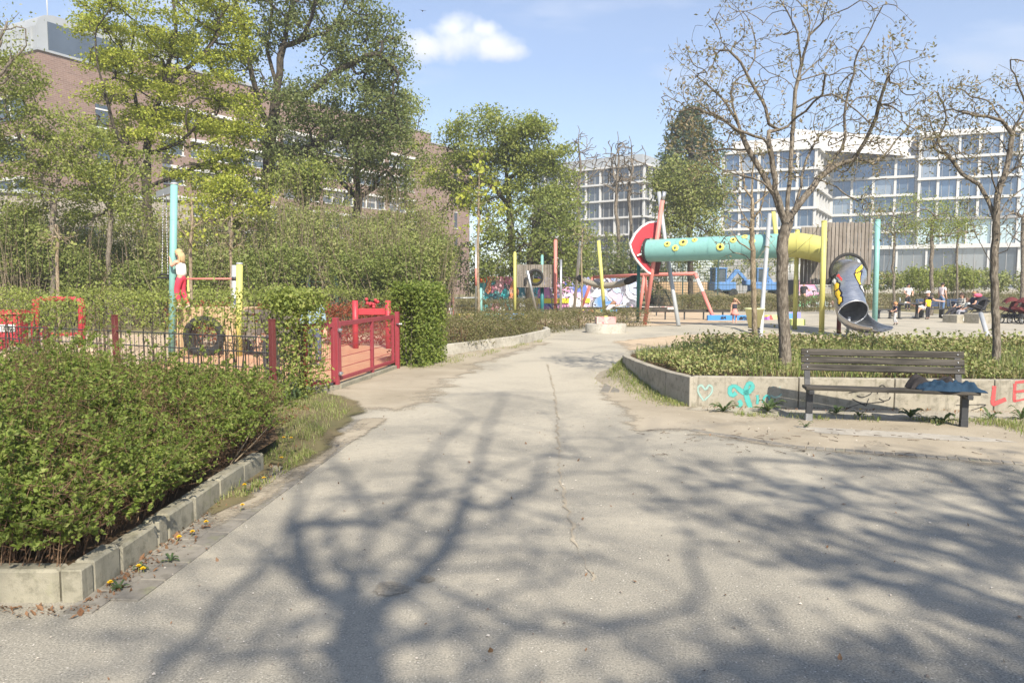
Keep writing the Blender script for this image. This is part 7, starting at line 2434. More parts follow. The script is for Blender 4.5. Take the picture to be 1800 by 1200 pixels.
def pram(px, Y_, rz, cm, label, s_=1.0):
    e = empty("pram", foot_at(px, Y_), rz, label, "pram")
    for x, y, r_ in ((-.38, -.26, .15), (-.38, .26, .15), (.36, -.27, .2), (.36, .27, .2)):
        b = MB(); b.tube([(x * s_ + r_ * math.cos(t), y * s_, r_ + r_ * .95 * math.sin(t)) for t in np.linspace(0, 2 * math.pi, 19)], .025, 6, caps=False)
        w_ = b.build("wheel", P_RUBBER, e)
        b = MB(); b.tube([(x * s_, y * s_ - .03, r_), (x * s_, y * s_ + .03, r_)], .04, 8)
        for k in range(5): b.bar((x * s_, y * s_, r_), (x * s_ + r_ * .9 * math.cos(k * 1.256), y * s_, r_ + r_ * .9 * math.sin(k * 1.256)), .012)
        b.build("spokes", P_STEEL, w_)
    b = MB()
    for y in (-.25, .25):
        b.tube([(-.38, y, .18), (.1, y, .6), (.55, y, 1.02)], .018, 6); b.tube([(.36, y, .2), (-.05, y, .62), (-.3, y, .7)], .018, 6)
    b.tube([(.55, -.25, 1.02), (.55, .25, 1.02)], .022, 6); b.build("frame", P_DARK, e)
    b = MB(); b.prism([(-.45, -.2, .62), (.2, -.2, .42), (.32, -.2, .9), (.2, -.2, .9), (.08, -.2, .58), (-.4, -.2, .72)], (0, .4, 0)); b.build("seat", cm, e, fixn=True)
    b = MB(); vv, ff = [], []
    for i in range(7):
        a = math.pi * (.1 + .75 * i / 6)
        for j in range(9):
            t = math.pi * j / 8
            vv.append((.12 + .34 * math.cos(a), -.23 * math.cos(t), .72 + .4 * math.sin(a) * (.55 + .45 * math.sin(t))))
    for i in range(6):
        for j in range(8): a = i * 9 + j; ff.append((a, a + 1, a + 10, a + 9))
    b.add(vv, ff, 0, True); b.build("hood", cm, e)
    b = MB(); b.box((.05, 0, .3), (.5, .38, .16), None, 0, .04); b.build("basket", P_DARK, e)
    return e
C_BLK = plain("black_fabric", (.022, .022, .026), .85, .3, 8)
C_REDB = plain("red_black_fabric", (.12, .022, .024), .8, .5, 10, dirt=.3, dirtcol=(.25, .05, .04))
pram(1722, 35.0, R(10), C_BLK, "black pram beside the seated man in navy")
pram(1774, 32.0, R(-12), C_REDB, "dark red pram parked right of the second bare tree")
pram(1800, 31.2, R(20), C_REDB, "dark red pram cut by the right picture edge")
# pink cloth on the pram and far bank blanket
b = MB(); b.ball((0, 0, 0), (.2, .12, .1), 10); pc = b.build("pink_cloth", plain("pink_cloth", (.7, .12, .2), .8)); pc.location = foot_at(1720, 34.9) + Vector((0, 0, 1.14)); tag(pc, "pink cloth draped on top of the black pram", "cloth")

# ------------------------------------------------------------------ brick office block on the left
def brick_mat():
    m, N, L, P = new_mat("brown_brick")
    v = objco(N)
    sp = N.new("ShaderNodeSeparateXYZ"); L.new(v, sp.inputs[0])
    cb = N.new("ShaderNodeCombineXYZ"); L.new(nmath(N, L, 'ADD', sp.outputs[0], sp.outputs[1]), cb.inputs[0]); L.new(sp.outputs[2], cb.inputs[1])
    bt_ = N.new("ShaderNodeTexBrick"); L.new(cb.outputs[0], bt_.inputs["Vector"])
    bt_.inputs["Color1"].default_value = (.255, .17, .14, 1); bt_.inputs["Color2"].default_value = (.18, .118, .10, 1); bt_.inputs["Mortar"].default_value = (.33, .28, .24, 1)
    bt_.inputs["Scale"].default_value = 1.0; bt_.inputs["Brick Width"].default_value = .5; bt_.inputs["Row Height"].default_value = .17; bt_.inputs["Mortar Size"].default_value = .012
    n1 = nnoise(N, L, v, .22, 4); n2 = nnoise(N, L, v, 1.6, 4)
    c = nmix(N, L, nramp(N, L, n1, .35, .7, 0, .45), bt_.outputs[0], (.24, .17, .14))
    c = nmix(N, L, nramp(N, L, n2, .55, .75, 0, .3), c, (.15, .09, .08))
    L.new(c, P.inputs["Base Color"]); P.inputs["Roughness"].default_value = .9; P.inputs["Specular IOR Level"].default_value = .15
    return m
M_BRICK = brick_mat()
M_ZINC = plain("zinc_cladding", (.40, .42, .43), .5, .25, .6, .3, dirt=.2, dirtcol=(.25, .25, .25), bmp=.05)
M_WFRAME = plain("white_frame", (.66, .66, .64), .5, .15, 1, dirt=.15, bmp=.0)
M_GREYP = plain("grey_panel", (.36, .36, .35), .6, .2, .5, dirt=.1, bmp=0)

U = Vector((.547, .837, 0)); Nn = Vector((U.y, -U.x, 0))
P1 = W(100, 75, 74); P1.z = 0
HB = 25.8
bb = empty("brick_building", P1, math.atan2(U.y, U.x), "long brown brick office building with white window bands behind the trees on the left", "building")
LB = 57.0
# local frame: x along the facade, -y toward the viewer
b = MB()
rows = [21.5, 18.2, 14.9, 11.6, 8.3, 5.0]
bay, wl_, wh = 6.6, 5.9, 2.15
# wall built round the openings: spandrels across, piers between
zs = [0.0]
edges = []
lo_ = 0.0
for zt in reversed(rows):
    b.box((LB / 2, 6.4, (lo_ + zt - wh) / 2), (LB, 12.8, zt - wh - lo_)); edges.append((zt - wh, zt)); lo_ = zt
b.box((LB / 2, 6.4, (lo_ + HB) / 2), (LB, 12.8, HB - lo_))
for (z0, z1) in edges:
    x = 0.0
    k = int((LB - .8) / bay)
    xs_ = [.8 + i * bay for i in range(k + 1)]
    b.box((.4, 6.4, (z0 + z1) / 2), (.8, 12.8, z1 - z0))
    for i in range(k):
        b.box((.8 + i * bay + wl_ + (bay - wl_) / 2, 6.4, (z0 + z1) / 2), (bay - wl_, 12.8, z1 - z0))
    rest = LB - (.8 + k * bay)
    if rest > 0: b.box((LB - rest / 2, 6.4, (z0 + z1) / 2), (rest, 12.8, z1 - z0))
    b.box((LB / 2, 9, (z0 + z1) / 2), (LB - 1.0, 7, z1 - z0))
# blank end pier reaching right
b.box((LB + 5.2, 6.0, 12.2), (10.4, 12.0, 24.4))
b.build("wall", M_BRICK, bb)
b = MB(); b.box((LB / 2, 6.4, HB + .12), (LB + .3, 13.1, .24)); b.box((LB + 5.25, 6.0, 24.5), (10.6, 12.3, .2)); b.build("coping", M_ZINC, bb)
b = MB(); b.box((11, 7, HB + 1.8), (8, 6, 3.1)); b.box((24, 8, HB + 1.2), (5, 5, 2.0)); b.build("roof_box", M_ZINC, bb)
# one window bay, then copies
def win_bay():
    w = MB()
    w.box((wl_ / 2, .42, wh / 2 - .1), (wl_, .05, wh - .2), mi=0)
    g = w.build("window", M_GLASSD, bb)
    f = MB()
    f.box((wl_ / 2, -.02, wh - .16), (wl_, .5, .32))
    f.box((wl_ / 2, .1, .05), (wl_, .3, .1))
    for x in (.06, wl_ / 3, 2 * wl_ / 3, wl_ - .06): f.box((x, .3, wh / 2 - .1), (.13, .16, wh - .42))
    fr_ = f.build("frame", M_WFRAME, g)
    f = MB()
    for x in (wl_ / 6, wl_ / 2): f.box((x, .36, wh * .62), (wl_ / 3 - .2, .03, wh * .42))
    f.build("blind", M_GREYP, g)
    return g
w0 = None
k = int((LB - .8) / bay)
for r_i, zt in enumerate(rows):
    for i in range(k):
        if w0 is None: w0 = win_bay(); w_ = w0
        else: w_ = copy_tree(w0, bb)
        w_.location = (.8 + i * bay, 0, zt - wh)
# narrow stair windows on the end pier
for z in (20.5, 16.5, 12.5, 8.5):
    b = MB(); b.box((LB + 6.4, -.03, z), (.7, .12, 2.6)); g = b.build("stair_window", M_GLASSD, bb)
    b = MB(); b.box((LB + 6.4, -.05, z + 1.36), (.9, .2, .12)); b.box((LB + 6.4, -.05, z - 1.36), (.9, .2, .12)); b.build("frame", M_WFRAME, g)

# corner tower with the zinc roof
CA = W(67, 88, 66); za = CA.z; CA.z = 0
va = Vector((-.89, .455, 0)); vb = Vector((.455, .89, 0))
ct = empty("brick_tower", CA, math.atan2(-va.y, -va.x), "brown brick corner tower with a rounded zinc roof house at the left picture edge", "building")
# local: -x runs left along the front, +y runs back
b = MB(); b.box((-15, 6, za / 2), (30, 12, za)); b.build("wall", M_BRICK, ct)
b = MB(); b.box((-15, 6, za + .1), (30.3, 12.3, .2)); b.build("coping", M_ZINC, ct)
prof = [(0, 0), (0, 2.2), (.25, 2.9), (.8, 3.3), (1.6, 3.5), (9, 3.6), (9, 0)]
b = MB(); b.prism([Vector((-29, .5 + y, za + .2 + z)) for y, z in prof], Vector((28.0, 0, 0)))
for i in range(40): b.box((-29 + i * .7, .45, za + 1.3), (.06, .1, 2.1))
b.build("roof_house", M_ZINC, ct, fixn=True)
b = MB(); b.box((-.96, 5, za + 1.7), (.1, 7.0, 2.6)); b.build("roof_glazing", M_GLASSD, ct)
b = MB(); b.tube([(-2.5, 2.5, za + 3.5), (-2.5, 2.5, za + 8.5)], .06, 6); b.build("mast", M_WFRAME, ct)
for z in (za - 4.6, za - 8.2, za - 11.8, za - 15.4):
    for x in (-5.4, -12.6, -19.8):
        b = MB(); b.box((x, -.02, z), (6.0, .12, 1.9)); g = b.build("window", M_GLASSD, ct)
        b = MB(); b.box((x, -.1, z + 1.05), (6.2, .3, .25)); b.box((x - 2.9, -.08, z), (.2, .2, 1.9)); b.box((x + 1.0, -.08, z), (.1, .2, 1.9)); b.build("frame", M_WFRAME, g)
b = MB(); b.box((.06, 5.6, za / 2 - 1.5), (.12, 1.2, za - 4)); b.build("stair_glazing", M_GLASSD, ct)
b = MB()
for i in range(12): b.box((.13, 5.6, 1 + i * 1.7), (.1, 1.3, .14))
b.build("stair_frame", M_WFRAME, ct)

# low pale annex behind the undergrowth at the left
M_STONE = concrete_mat("annex_stone", (.34, .31, .27), (.20, .18, .15), green=False)
an = empty("annex_building", foot_at(60, 46), R(25), "low pale stone annex glimpsed through the trees at the far left", "building")
b = MB(); b.box((0, 3, 3.6), (18, 6, 7.2)); b.build("wall", M_STONE, an)
b = MB(); b.box((0, 3, 7.3), (18.4, 6.4, .2)); b.build("roof", M_ZINC, an)
for i in range(5):
    b = MB(); b.box((-7 + i * 3.4, -.02, 4.6), (1.6, .1, 1.4)); g = b.build("window", M_GLASSD, an)

# ------------------------------------------------------------------ white office buildings on the right
M_WHITE = plain("white_cladding", (.53, .53, .52), .55, .12, .3, dirt=.1, dirtcol=(.5, .5, .5), bmp=0)
M_PALEGL = glass_mat("pale_glass", (.55, .70, .74), .15, .3)
def face(par, o, P0, d, L_, levels, bayw, tag_, nwin=None, slab=.45, proud=.4, colw=.45, glass=None):
    """curtain wall between the z levels (descending list); d is the direction along the face, outside is to its right"""
    d = Vector(d).normalized(); ang = math.atan2(d.y, d.x); nrm = Vector((d.y, -d.x, 0))
    n = max(1, round(L_ / bayw)); bw_ = L_ / n
    b = MB()
    for z in levels:
        c = P0 + d * L_ / 2 + nrm * (proud / 2 - .5) - o
        b.box((c.x, c.y, z), (L_ + proud * 1.0, 1.0 + proud, slab), ang)
    b.build("floor_band", M_WHITE, par)
    b = MB(); b.box((0, 0, 0), (colw, .5, levels[0] - levels[-1]))
    for i in range(n + 1):
        c = P0 + d * (bw_ * min(max(i, .06), n - .06)) - nrm * .25 - o
        if i == 0: q = q0 = b.build("column", M_WHITE, par)
        else: q = q0.copy(); COL.objects.link(q)
        q.location = (c.x, c.y, (levels[0] + levels[-1]) / 2); q.rotation_euler = (0, 0, ang)
    g0 = None
    for zt, zb in zip(levels[:-1], levels[1:]):
        hgt = zt - zb - slab
        for i in range(n):
            b = MB(); b.box((0, 0, 0), (bw_ - .05, .06, hgt + .1)); w_ = None
            c = P0 + d * (bw_ * (i + .5)) - nrm * .6 - o
            if g0 is None or abs(g0[1] - hgt) > .01:
                w_ = b.build("window", glass or M_GLASS, par)
                f = MB(); f.box((bw_ * .08, -.06, 0), (.08, .1, hgt)); f.box((-bw_ * .3, -.06, 0), (.06, .1, hgt)); f.box((0, -.06, -hgt / 2 + .06), (bw_ - .1, .1, .1)); f.build("mullion", M_GREYP, w_)
                g0 = (w_, hgt)
            else: w_ = copy_tree(g0[0], par)
            w_.location = (c.x, c.y, (zt + zb) / 2); w_.rotation_euler = (0, 0, ang)

rd = Vector((.92, -.39, 0)).normalized(); sd = Vector((.506, .862, 0))
I = W(1455, 500, 150); I.z = 0
ob = empty("office_building", I, 0, "large white and glass office building with stacked floors on the right behind the slide tower", "building")
lv = [26.0, 22.4, 18.9, 15.4, 11.9, 8.6]
CAo = I - sd * 18.4
face(ob, I, CAo - rd * 16.5, rd, 16.5, lv, 3.4, "a")
face(ob, I, CAo, sd, 18.4, lv, 3.7, "b")
face(ob, I, I, rd, 15.3, lv, 3.5, "c")
face(ob, I, I + rd * 15.3 + Vector((rd.y, -rd.x, 0)) * 1.2, rd, 16.5, [29.6, 25.4, 21.6, 17.8, 14.0], 3.3, "d")
face(ob, I, I + rd * 15.3 + Vector((rd.y, -rd.x, 0)) * 1.2, rd, 16.5, [14.0, 9.0], 4.2, "e", glass=M_PALEGL, colw=.25)
b = MB()
nb = Vector((rd.y, -rd.x, 0))
def core(a, c, z0, z1, back=14, off=.75):
    q = [a - nb * off, c - nb * off, c - nb * back, a - nb * back]
    b.prism([p - I + Vector((0, 0, z0)) for p in q], Vector((0, 0, z1 - z0)))
core(I, I + rd * 15.3, 0, 25.9); core(I + rd * 15.3 + nb * 1.2, I + rd * 31.8 + nb * 1.2, 0, 29.5, 16); core(CAo - rd * 16.5, CAo - rd * .0, 0, 25.9, 24)
b.build("core", M_GREYP, ob, fixn=True)
b = MB()
def pent(a, c, z0, z1, s0, s1, back=10):
    q0 = [a - nb * s0, c - nb * s0, c - nb * back, a - nb * back]; q1 = [a - nb * s1, c - nb * s1, c - nb * (back - 1), a - nb * (back - 1)]
    b.add([p - I + Vector((0, 0, z0)) for p in q0] + [p - I + Vector((0, 0, z1)) for p in q1], [(0, 1, 5, 4), (1, 2, 6, 5), (2, 3, 7, 6), (3, 0, 4, 7), (4, 5, 6, 7)])
pent(CAo - rd * 4, I + rd * 15.2, 26.26, 30.2, 1.2, 3.5, 12); pent(CAo - rd * 15, CAo - rd * 1, 26.26, 28.6, 2.0, 3.0, 9); pent(I + rd * 15.4 + nb, I + rd * 31.8 + nb, 29.86, 30.8, .6, 1.5)
b.build("roof", plain("roof_sheet", (.46, .46, .46), .6, .15, .3, bmp=0), ob, fixn=True)
b = MB(); c = I + rd * 2 - nb * 1.5 - I; b.box((c.x, c.y, 28.2), (2.6, 2, 1.8), math.atan2(rd.y, rd.x)); b.build("roof_vent", M_GREYP, ob)
# glass lobby on the ground floor
face(ob, I, I + nb * 2.0 + rd * 2.0, rd, 30.2, [8.8, .4], 4.8, "f", glass=M_GLASSD, colw=.35, slab=.7)
b = MB()
for i in range(10):
    c = I + nb * 3.0 + rd * (3 + i * 1.9) - I; b.box((c.x, c.y, 1.9), (.12, .12, 3.4), math.atan2(rd.y, rd.x))
c = I + nb * 3.0 + rd * 11.5 - I; b.box((c.x, c.y, 3.6), (17.2, .14, .16), math.atan2(rd.y, rd.x)); b.build("entrance_frame", M_WHITE, ob)
b = MB()
for z in (1.0, 1.6): 
    c = I + nb * 9 + rd * 8 - I; b.box((c.x, c.y, z), (70, .08, .1), math.atan2(rd.y, rd.x))
for i in range(28): c = I + nb * 9 + rd * (-25 + i * 2.5) - I; b.box((c.x, c.y, .9), (.08, .08, 1.6), math.atan2(rd.y, rd.x))
rl = b.build("railing", M_WHITE, ob)
b = MB(); c = I + nb * 9 + rd * 8; b.box((0, 0, .0), (70, .5, 1.1), 0); tw_ = b.build("terrace_wall", M_CONCL); tw_.location = (c.x, c.y, .3); tw_.rotation_euler = (0, 0, math.atan2(rd.y, rd.x)); tag(tw_, "long pale terrace wall in front of the office lobby", "wall")

C1 = W(1131, 500, 150); C1.z = 0
r1 = Vector((.82, -.566, 0)).normalized(); s1d = Vector((.566, .82, 0)).normalized(); n1b = Vector((r1.y, -r1.x, 0))
o1 = empty("office_building", C1, 0, "left white and glass office wing seen between the round tree and the tube slide", "building")
lv1 = [25.6, 22.2, 18.8, 15.3, 11.8, 8.3, 4.8]
face(o1, C1, C1 - r1 * 27, r1, 27, lv1, 3.4, "a", glass=M_GLASSD, slab=.36, colw=.32)
face(o1, C1, C1, s1d, 14, lv1, 3.5, "b", glass=M_GLASSD, slab=.36, colw=.32)
b = MB(); q = [C1 - r1 * 27 - n1b * .75, C1 - n1b * .75 - r1 * .75, C1 - n1b * 14 - r1 * .75, C1 - r1 * 27 - n1b * 14]
b.prism([p - C1 for p in q], Vector((0, 0, 25.4))); b.build("core", M_GREYP, o1, fixn=True)
b = MB(); q0 = [C1 - r1 * 27 - n1b * 2, C1 - n1b * 2 - r1 * 1.5, C1 - n1b * 12 - r1 * 1.5, C1 - r1 * 27 - n1b * 12]
b.prism([p - C1 + Vector((0, 0, 25.86)) for p in q0], Vector((0, 0, 2.2))); b.build("roof", M_ZINC, o1, fixn=True)

# a bird crossing the sky
bd = empty("bird", W(743, 20, 60), R(20), "tiny dark bird in the blue sky left of the cloud", "bird")
b = MB(); b.tube([(0, -.14, 0), (0, -.05, .02), (0, .08, .02), (0, .15, .0)], [.01, .045, .04, .008], 8); b.build("body", P_SPB, bd)
for sx in (-1, 1):
    b = MB(); b.add([(sx * .03, .06, .03), (sx * .16, .05, .07), (sx * .30, -.03, .05), (sx * .15, -.05, .06), (sx * .03, -.05, .03)], [(0, 1, 2, 3, 4)]); b.build("wing", P_SPB, bd)

# ------------------------------------------------------------------ people
SKIN = plain("skin", (.58, .34, .24), .55, .08, 12, dirt=.05, bmp=.02)
def skin_obj(name, V, E, Rr, mat, parent, sub=1, extra=None):
    me = bpy.data.meshes.new("tmp"); me.from_pydata([tuple(v) for v in V], E, []); me.update()
    o = bpy.data.objects.new("tmp", me); COL.objects.link(o)
    m = o.modifiers.new("skin", 'SKIN'); m.use_smooth_shade = True; m.branch_smoothing = .3
    if not me.skin_vertices: 
        pass
    sv = me.skin_vertices[0].data if len(me.skin_vertices) else None
    if sv is None:
        import bmesh
        bm = bmesh.new(); bm.from_mesh(me); bm.verts.layers.skin.verify(); bm.to_mesh(me); bm.free(); sv = me.skin_vertices[0].data
    for i, r_ in enumerate(Rr):
        sv[i].radius = (r_, r_) if isinstance(r_, (int, float)) else r_
        sv[i].use_root = (i == 0)
    s_ = o.modifiers.new("sub", 'SUBSURF'); s_.levels = sub; s_.render_levels = sub
    dg = bpy.context.evaluated_depsgraph_get()
    nm = bpy.data.meshes.new_from_object(o.evaluated_get(dg)); nm.name = name
    bpy.data.objects.remove(o); bpy.data.meshes.remove(me)
    nm.materials.clear(); nm.materials.append(mat)
    if extra is not None:
        import bmesh
        bm = bmesh.new(); bm.from_mesh(nm)
        for (b, mt) in extra:
            nm.materials.append(mt); ix = len(nm.materials) - 1
            t = b.build("tmp2", mt); t.data.polygons.foreach_set("material_index", [ix] * len(t.data.polygons)); t.data.update()
            bm.from_mesh(t.data); dm = t.data; bpy.data.objects.remove(t); bpy.data.meshes.remove(dm)
        bm.to_mesh(nm); bm.free()
    nm.polygons.foreach_set("use_smooth", [True] * len(nm.polygons))
    ob_ = bpy.data.objects.new(name, nm); COL.objects.link(ob_); ob_.parent = parent
    return ob_

BASE = dict(pelvis=(0, 0, .53), spine=(0, -.005, .64), chest=(0, 0, .75), neck=(0, -.005, .845), head=(0, .012, .905), crown=(0, .005, .955),
            shL=(-.105, 0, .805), elL=(-.135, -.01, .635), wrL=(-.14, .03, .50), shR=(.105, 0, .805), elR=(.135, -.01, .635), wrR=(.14, .03, .50),
            hipL=(-.052, 0, .50), knL=(-.058, .01, .285), anL=(-.058, -.01, .05), hipR=(.052, 0, .50), knR=(.058, .01, .285), anR=(.058, -.01, .05))
SIT = dict(pelvis=(0, 0, .30), spine=(0, -.03, .40), chest=(0, -.05, .515), neck=(0, -.045, .61), head=(0, -.03, .67), crown=(0, -.035, .72),
           shL=(-.105, -.05, .57), elL=(-.14, .0, .42), wrL=(-.10, .11, .36), shR=(.105, -.05, .57), elR=(.14, .0, .42), wrR=(.10, .11, .36),
           hipL=(-.055, .01, .285), knL=(-.07, .24, .29), anL=(-.07, .27, .05), hipR=(.055, .01, .285), knR=(.07, .24, .29), anR=(.07, .27, .05))

def person(loc, H, rz, label, base=BASE, pose=None, skin=None, hair=(.2, .12, .06), style='short', top=(.5, .5, .5), sleeves='short', bottom='trousers', bcol=(.1, .1, .12),
           shoe=(.1, .1, .1), hs=1.0, cap=None, group=None, stripes=False, k=1.0):
    J = dict(base); J.update(pose or {})
    J = {a: Vector(b) * H for a, b in J.items()}
    e = empty("person", loc, rz, label, "person", group)
    sk = skin or SKIN
    names, V, Rr, E = {}, [], [], []
    def nd(nm, p, r_, par=None):
        names[nm] = len(V); V.append(Vector(p)); Rr.append(r_ * H * k if isinstance(r_, float) else r_)
        if par is not None: E.append((names[par], names[nm]))
    hc = J['head'] ; fwd = (J['crown'] - J['neck']).cross(J['shR'] - J['shL']); 
    fwd = Vector((0, 1, 0)) if fwd.length < 1e-6 else fwd.normalized()
    if 'face' in J: fwd = J['face'].normalized()
    nd('pelvis', J['pelvis'], .060); nd('spine', J['spine'], .054, 'pelvis'); nd('chest', J['chest'], .062, 'spine'); nd('neck', J['neck'], .030, 'chest')
    nd('head', hc, .052 * hs, 'neck'); nd('crown', J['crown'] + (J['crown'] - hc) * (hs - 1), .047 * hs, 'head')
    for s_ in 'LR':
        nd('sh' + s_, J['sh' + s_], .036, 'chest'); nd('el' + s_, J['el' + s_], .026, 'sh' + s_); nd('wr' + s_, J['wr' + s_], .018, 'el' + s_)
        d = (J['wr' + s_] - J['el' + s_]).normalized(); side = d.cross(Vector((0, 1, .3))).normalized(); oth = side.cross(d)
        nd('pa' + s_, J['wr' + s_] + d * .035 * H, .020, 'wr' + s_)
        for i, ln in enumerate((.038, .046, .043, .034)):
            r0 = J['wr' + s_] + d * .055 * H + side * (i - 1.5) * .011 * H
            nd('f%d%s' % (i, s_), r0, .0065, 'pa' + s_); nd('g%d%s' % (i, s_), r0 + d * ln * .6 * H + oth * .004 * H, .006, 'f%d%s' % (i, s_)); nd('h%d%s' % (i, s_), r0 + d * ln * H + oth * .014 * H, .005, 'g%d%s' % (i, s_))
        nd('t' + s_, J['wr' + s_] + d * .03 * H - side * .022 * H, .0075, 'pa' + s_); nd('u' + s_, J['wr' + s_] + d * .055 * H - side * .032 * H, .006, 't' + s_)
        nd('hip' + s_, J['hip' + s_], .050, 'pelvis'); nd('kn' + s_, J['kn' + s_], .038, 'hip' + s_); nd('an' + s_, J['an' + s_], .024, 'kn' + s_)
        lg_ = (J['an' + s_] - J['kn' + s_]).normalized(); toe = Vector((0, 1, 0)) - lg_ * lg_.y
        toe = toe.normalized() if toe.length > .1 else Vector((0, 0, 1))
        J['toe' + s_] = J['an' + s_] + toe * .075 * H + lg_ * .03 * H
        nd('toe' + s_, J['toe' + s_], .016, 'an' + s_)
    # face: nose, eyes, mouth, ears joined to the body mesh
    up = (J['crown'] - J['neck']).normalized(); rt_ = fwd.cross(up).normalized(); R0 = .052 * hs * H
    ex = MB(); ex.ball(hc + fwd * R0 * 1.0 - up * R0 * .05, (R0 * .16, R0 * .22, R0 * .22), 8)
    for s_ in (-1, 1): ex.ball(hc + rt_ * s_ * R0 * .98, (R0 * .14, R0 * .22, R0 * .3), 8)
    ey = MB()
    for s_ in (-1, 1): ey.ball(hc + fwd * R0 * .90 + rt_ * s_ * R0 * .38 + up * R0 * .18, R0 * .13, 8)
    mo = MB(); mo.ball(hc + fwd * R0 * .92 - up * R0 * .48, (R0 * .3, R0 * .12, R0 * .07), 8)
    skin_obj("body", V, E, Rr, sk, e, 2, [(ex, sk), (ey, P_SPB), (mo, plain("lip", (.45, .16, .13), .5))])
    # clothes
    def cloth(nm, chain, mat):
        idx, VV, RR, EE = {}, [], [], []
        for nme, p, r_, par in chain:
            idx[nme] = len(VV); VV.append(p); RR.append(r_ * H * k)
            if par: EE.append((idx[par], idx[nme]))
        return skin_obj(nm, VV, EE, RR, mat, e, 2)
    lerp = lambda a, b, t: J[a].lerp(J[b], t)
    mt = top if not isinstance(top, tuple) else plain("cloth_%d" % (hash(top) % 99999), top, .85, .2, 12, dirt=.1, bmp=.1)
    ch_ = [('a', J['chest'], .094, None), ('s', J['spine'], .088, 'a'), ('p', lerp('spine', 'pelvis', 1.1), .098, 's'), ('n', lerp('chest', 'neck', .6), .06, 'a')]
    if sleeves != 'none':
        for s_ in 'LR':
            ch_.append(('h' + s_, J['sh' + s_], .045, 'a'))
            ch_.append(('e' + s_, lerp('sh' + s_, 'el' + s_, .6 if sleeves == 'short' else 1), .037 if sleeves == 'short' else .033, 'h' + s_))
            if sleeves == 'long': ch_.append(('w' + s_, lerp('el' + s_, 'wr' + s_, .9), .026, 'e' + s_))
    else:
        for s_ in 'LR': ch_.append(('h' + s_, lerp('chest', 'sh' + s_, .75), .036, 'a'))
    cloth("shirt", ch_, mt)
    mb_ = plain("cloth_%d" % (hash(bcol) % 99999), bcol, .85, .25, 12, dirt=.1, bmp=.1)
    if bottom in ('trousers', 'shorts'):
        ch_ = [('p', J['pelvis'], .092, None), ('q', lerp('pelvis', 'spine', .5), .080, 'p')]
        for s_ in 'LR':
            ch_.append(('i' + s_, J['hip' + s_], .068, 'p'))
            if bottom == 'trousers': ch_ += [('k' + s_, J['kn' + s_], .047, 'i' + s_), ('a' + s_, lerp('kn' + s_, 'an' + s_, .9), .037, 'k' + s_)]
            else: ch_.append(('k' + s_, lerp('hip' + s_, 'kn' + s_, .8), .055, 'i' + s_))
        cloth(bottom, ch_, mb_)
    else:
        b = MB(); b.lathe(J['pelvis'], [(.078 * H, .04 * H), (.10 * H, -.03 * H), (.14 * H, -.13 * H), (.165 * H, -.22 * H), (.15 * H, -.215 * H), (.06 * H, .0)], 20)
        b.v = [(x + .012 * H * math.sin(9 * math.atan2(y - J['pelvis'].y, x - J['pelvis'].x)) * max(0, (J['pelvis'].z - z) / (.2 * H)), y, z) for x, y, z in b.v]
        b.build("skirt", mb_, e)
    ms = plain("cloth_%d" % (hash(shoe) % 99999), shoe, .6, .2, 10, dirt=.1, bmp=.05)
    for s_ in 'LR':
        a, t = J['an' + s_], J['toe' + s_]
        d = (t - a).normalized()
        skin_obj("shoe", [a - d * .015 * H, a.lerp(t, .5), t + d * .01 * H], [(0, 1), (1, 2)], [.028 * H, .026 * H, .022 * H], ms, e, 2)
    # hair
    if cap is not None:
        mc = plain("cloth_%d" % (hash(cap) % 99999), cap, .8, .2, 10, bmp=.05)
        b = MB(); cc = hc.lerp(J['crown'], .7)
        M = Matrix((rt_, fwd, up)).transposed()
        n_ = 14; vv, ff = [], []
        for i in range(6):
            a = math.pi / 2 * i / 5
            for j in range(n_):
                t = 2 * math.pi * j / n_; vv.append(cc + M @ Vector((R0 * 1.16 * math.cos(t) * math.sin(a + .02), R0 * 1.2 * math.sin(t) * math.sin(a + .02), R0 * 1.02 * math.cos(a))))
        for i in range(5):
            for j in range(n_): ff.append((i * n_ + j, (i + 1) * n_ + j, (i + 1) * n_ + (j + 1) % n_, i * n_ + (j + 1) % n_))
        b.add(vv, ff, 0, True)
        br = [cc + M @ Vector((R0 * 1.1 * math.cos(t), R0 * (.8 + 1.2 * math.sin(t)), -.02 * R0 - R0 * .12 * math.sin(t))) for t in np.linspace(.1, math.pi - .1, 9)]
        b.prism(br, up * R0 * .1); b.build("cap", mc, e)
    mh = plain("hair_%d" % (hash(hair) % 99999), hair, .6, .4, 30, dirt=.2, dirtcol=tuple(x * .5 for x in hair), bmp=.4)
    b = MB(); M = Matrix((rt_, fwd, up)).transposed(); cc = hc.lerp(J['crown'], .55)
    n_ = 18; vv, ff = [], []
    rows_ = 9
    for i in range(rows_ + 1):
        a = math.pi * .78 * i / rows_
        for j in range(n_):
            t = 2 * math.pi * j / n_
            f_ = math.sin(t)                    # +1 at the face
            lim = math.pi * (.42 if f_ > .35 else (.66 if f_ > -.2 else .76))
            aa = min(a, lim)
            rr_ = R0 * (1.10 + .04 * math.sin(5 * t + 3 * a))
            vv.append(cc + M @ Vector((rr_ * math.cos(t) * math.sin(aa), rr_ * 1.08 * math.sin(t) * math.sin(aa), rr_ * 1.02 * math.cos(aa))))
    for i in range(rows_):
        for j in range(n_): ff.append((i * n_ + j, (i + 1) * n_ + j, (i + 1) * n_ + (j + 1) % n_, i * n_ + (j + 1) % n_))
    if cap is None: b.add(vv, ff, 0, True)
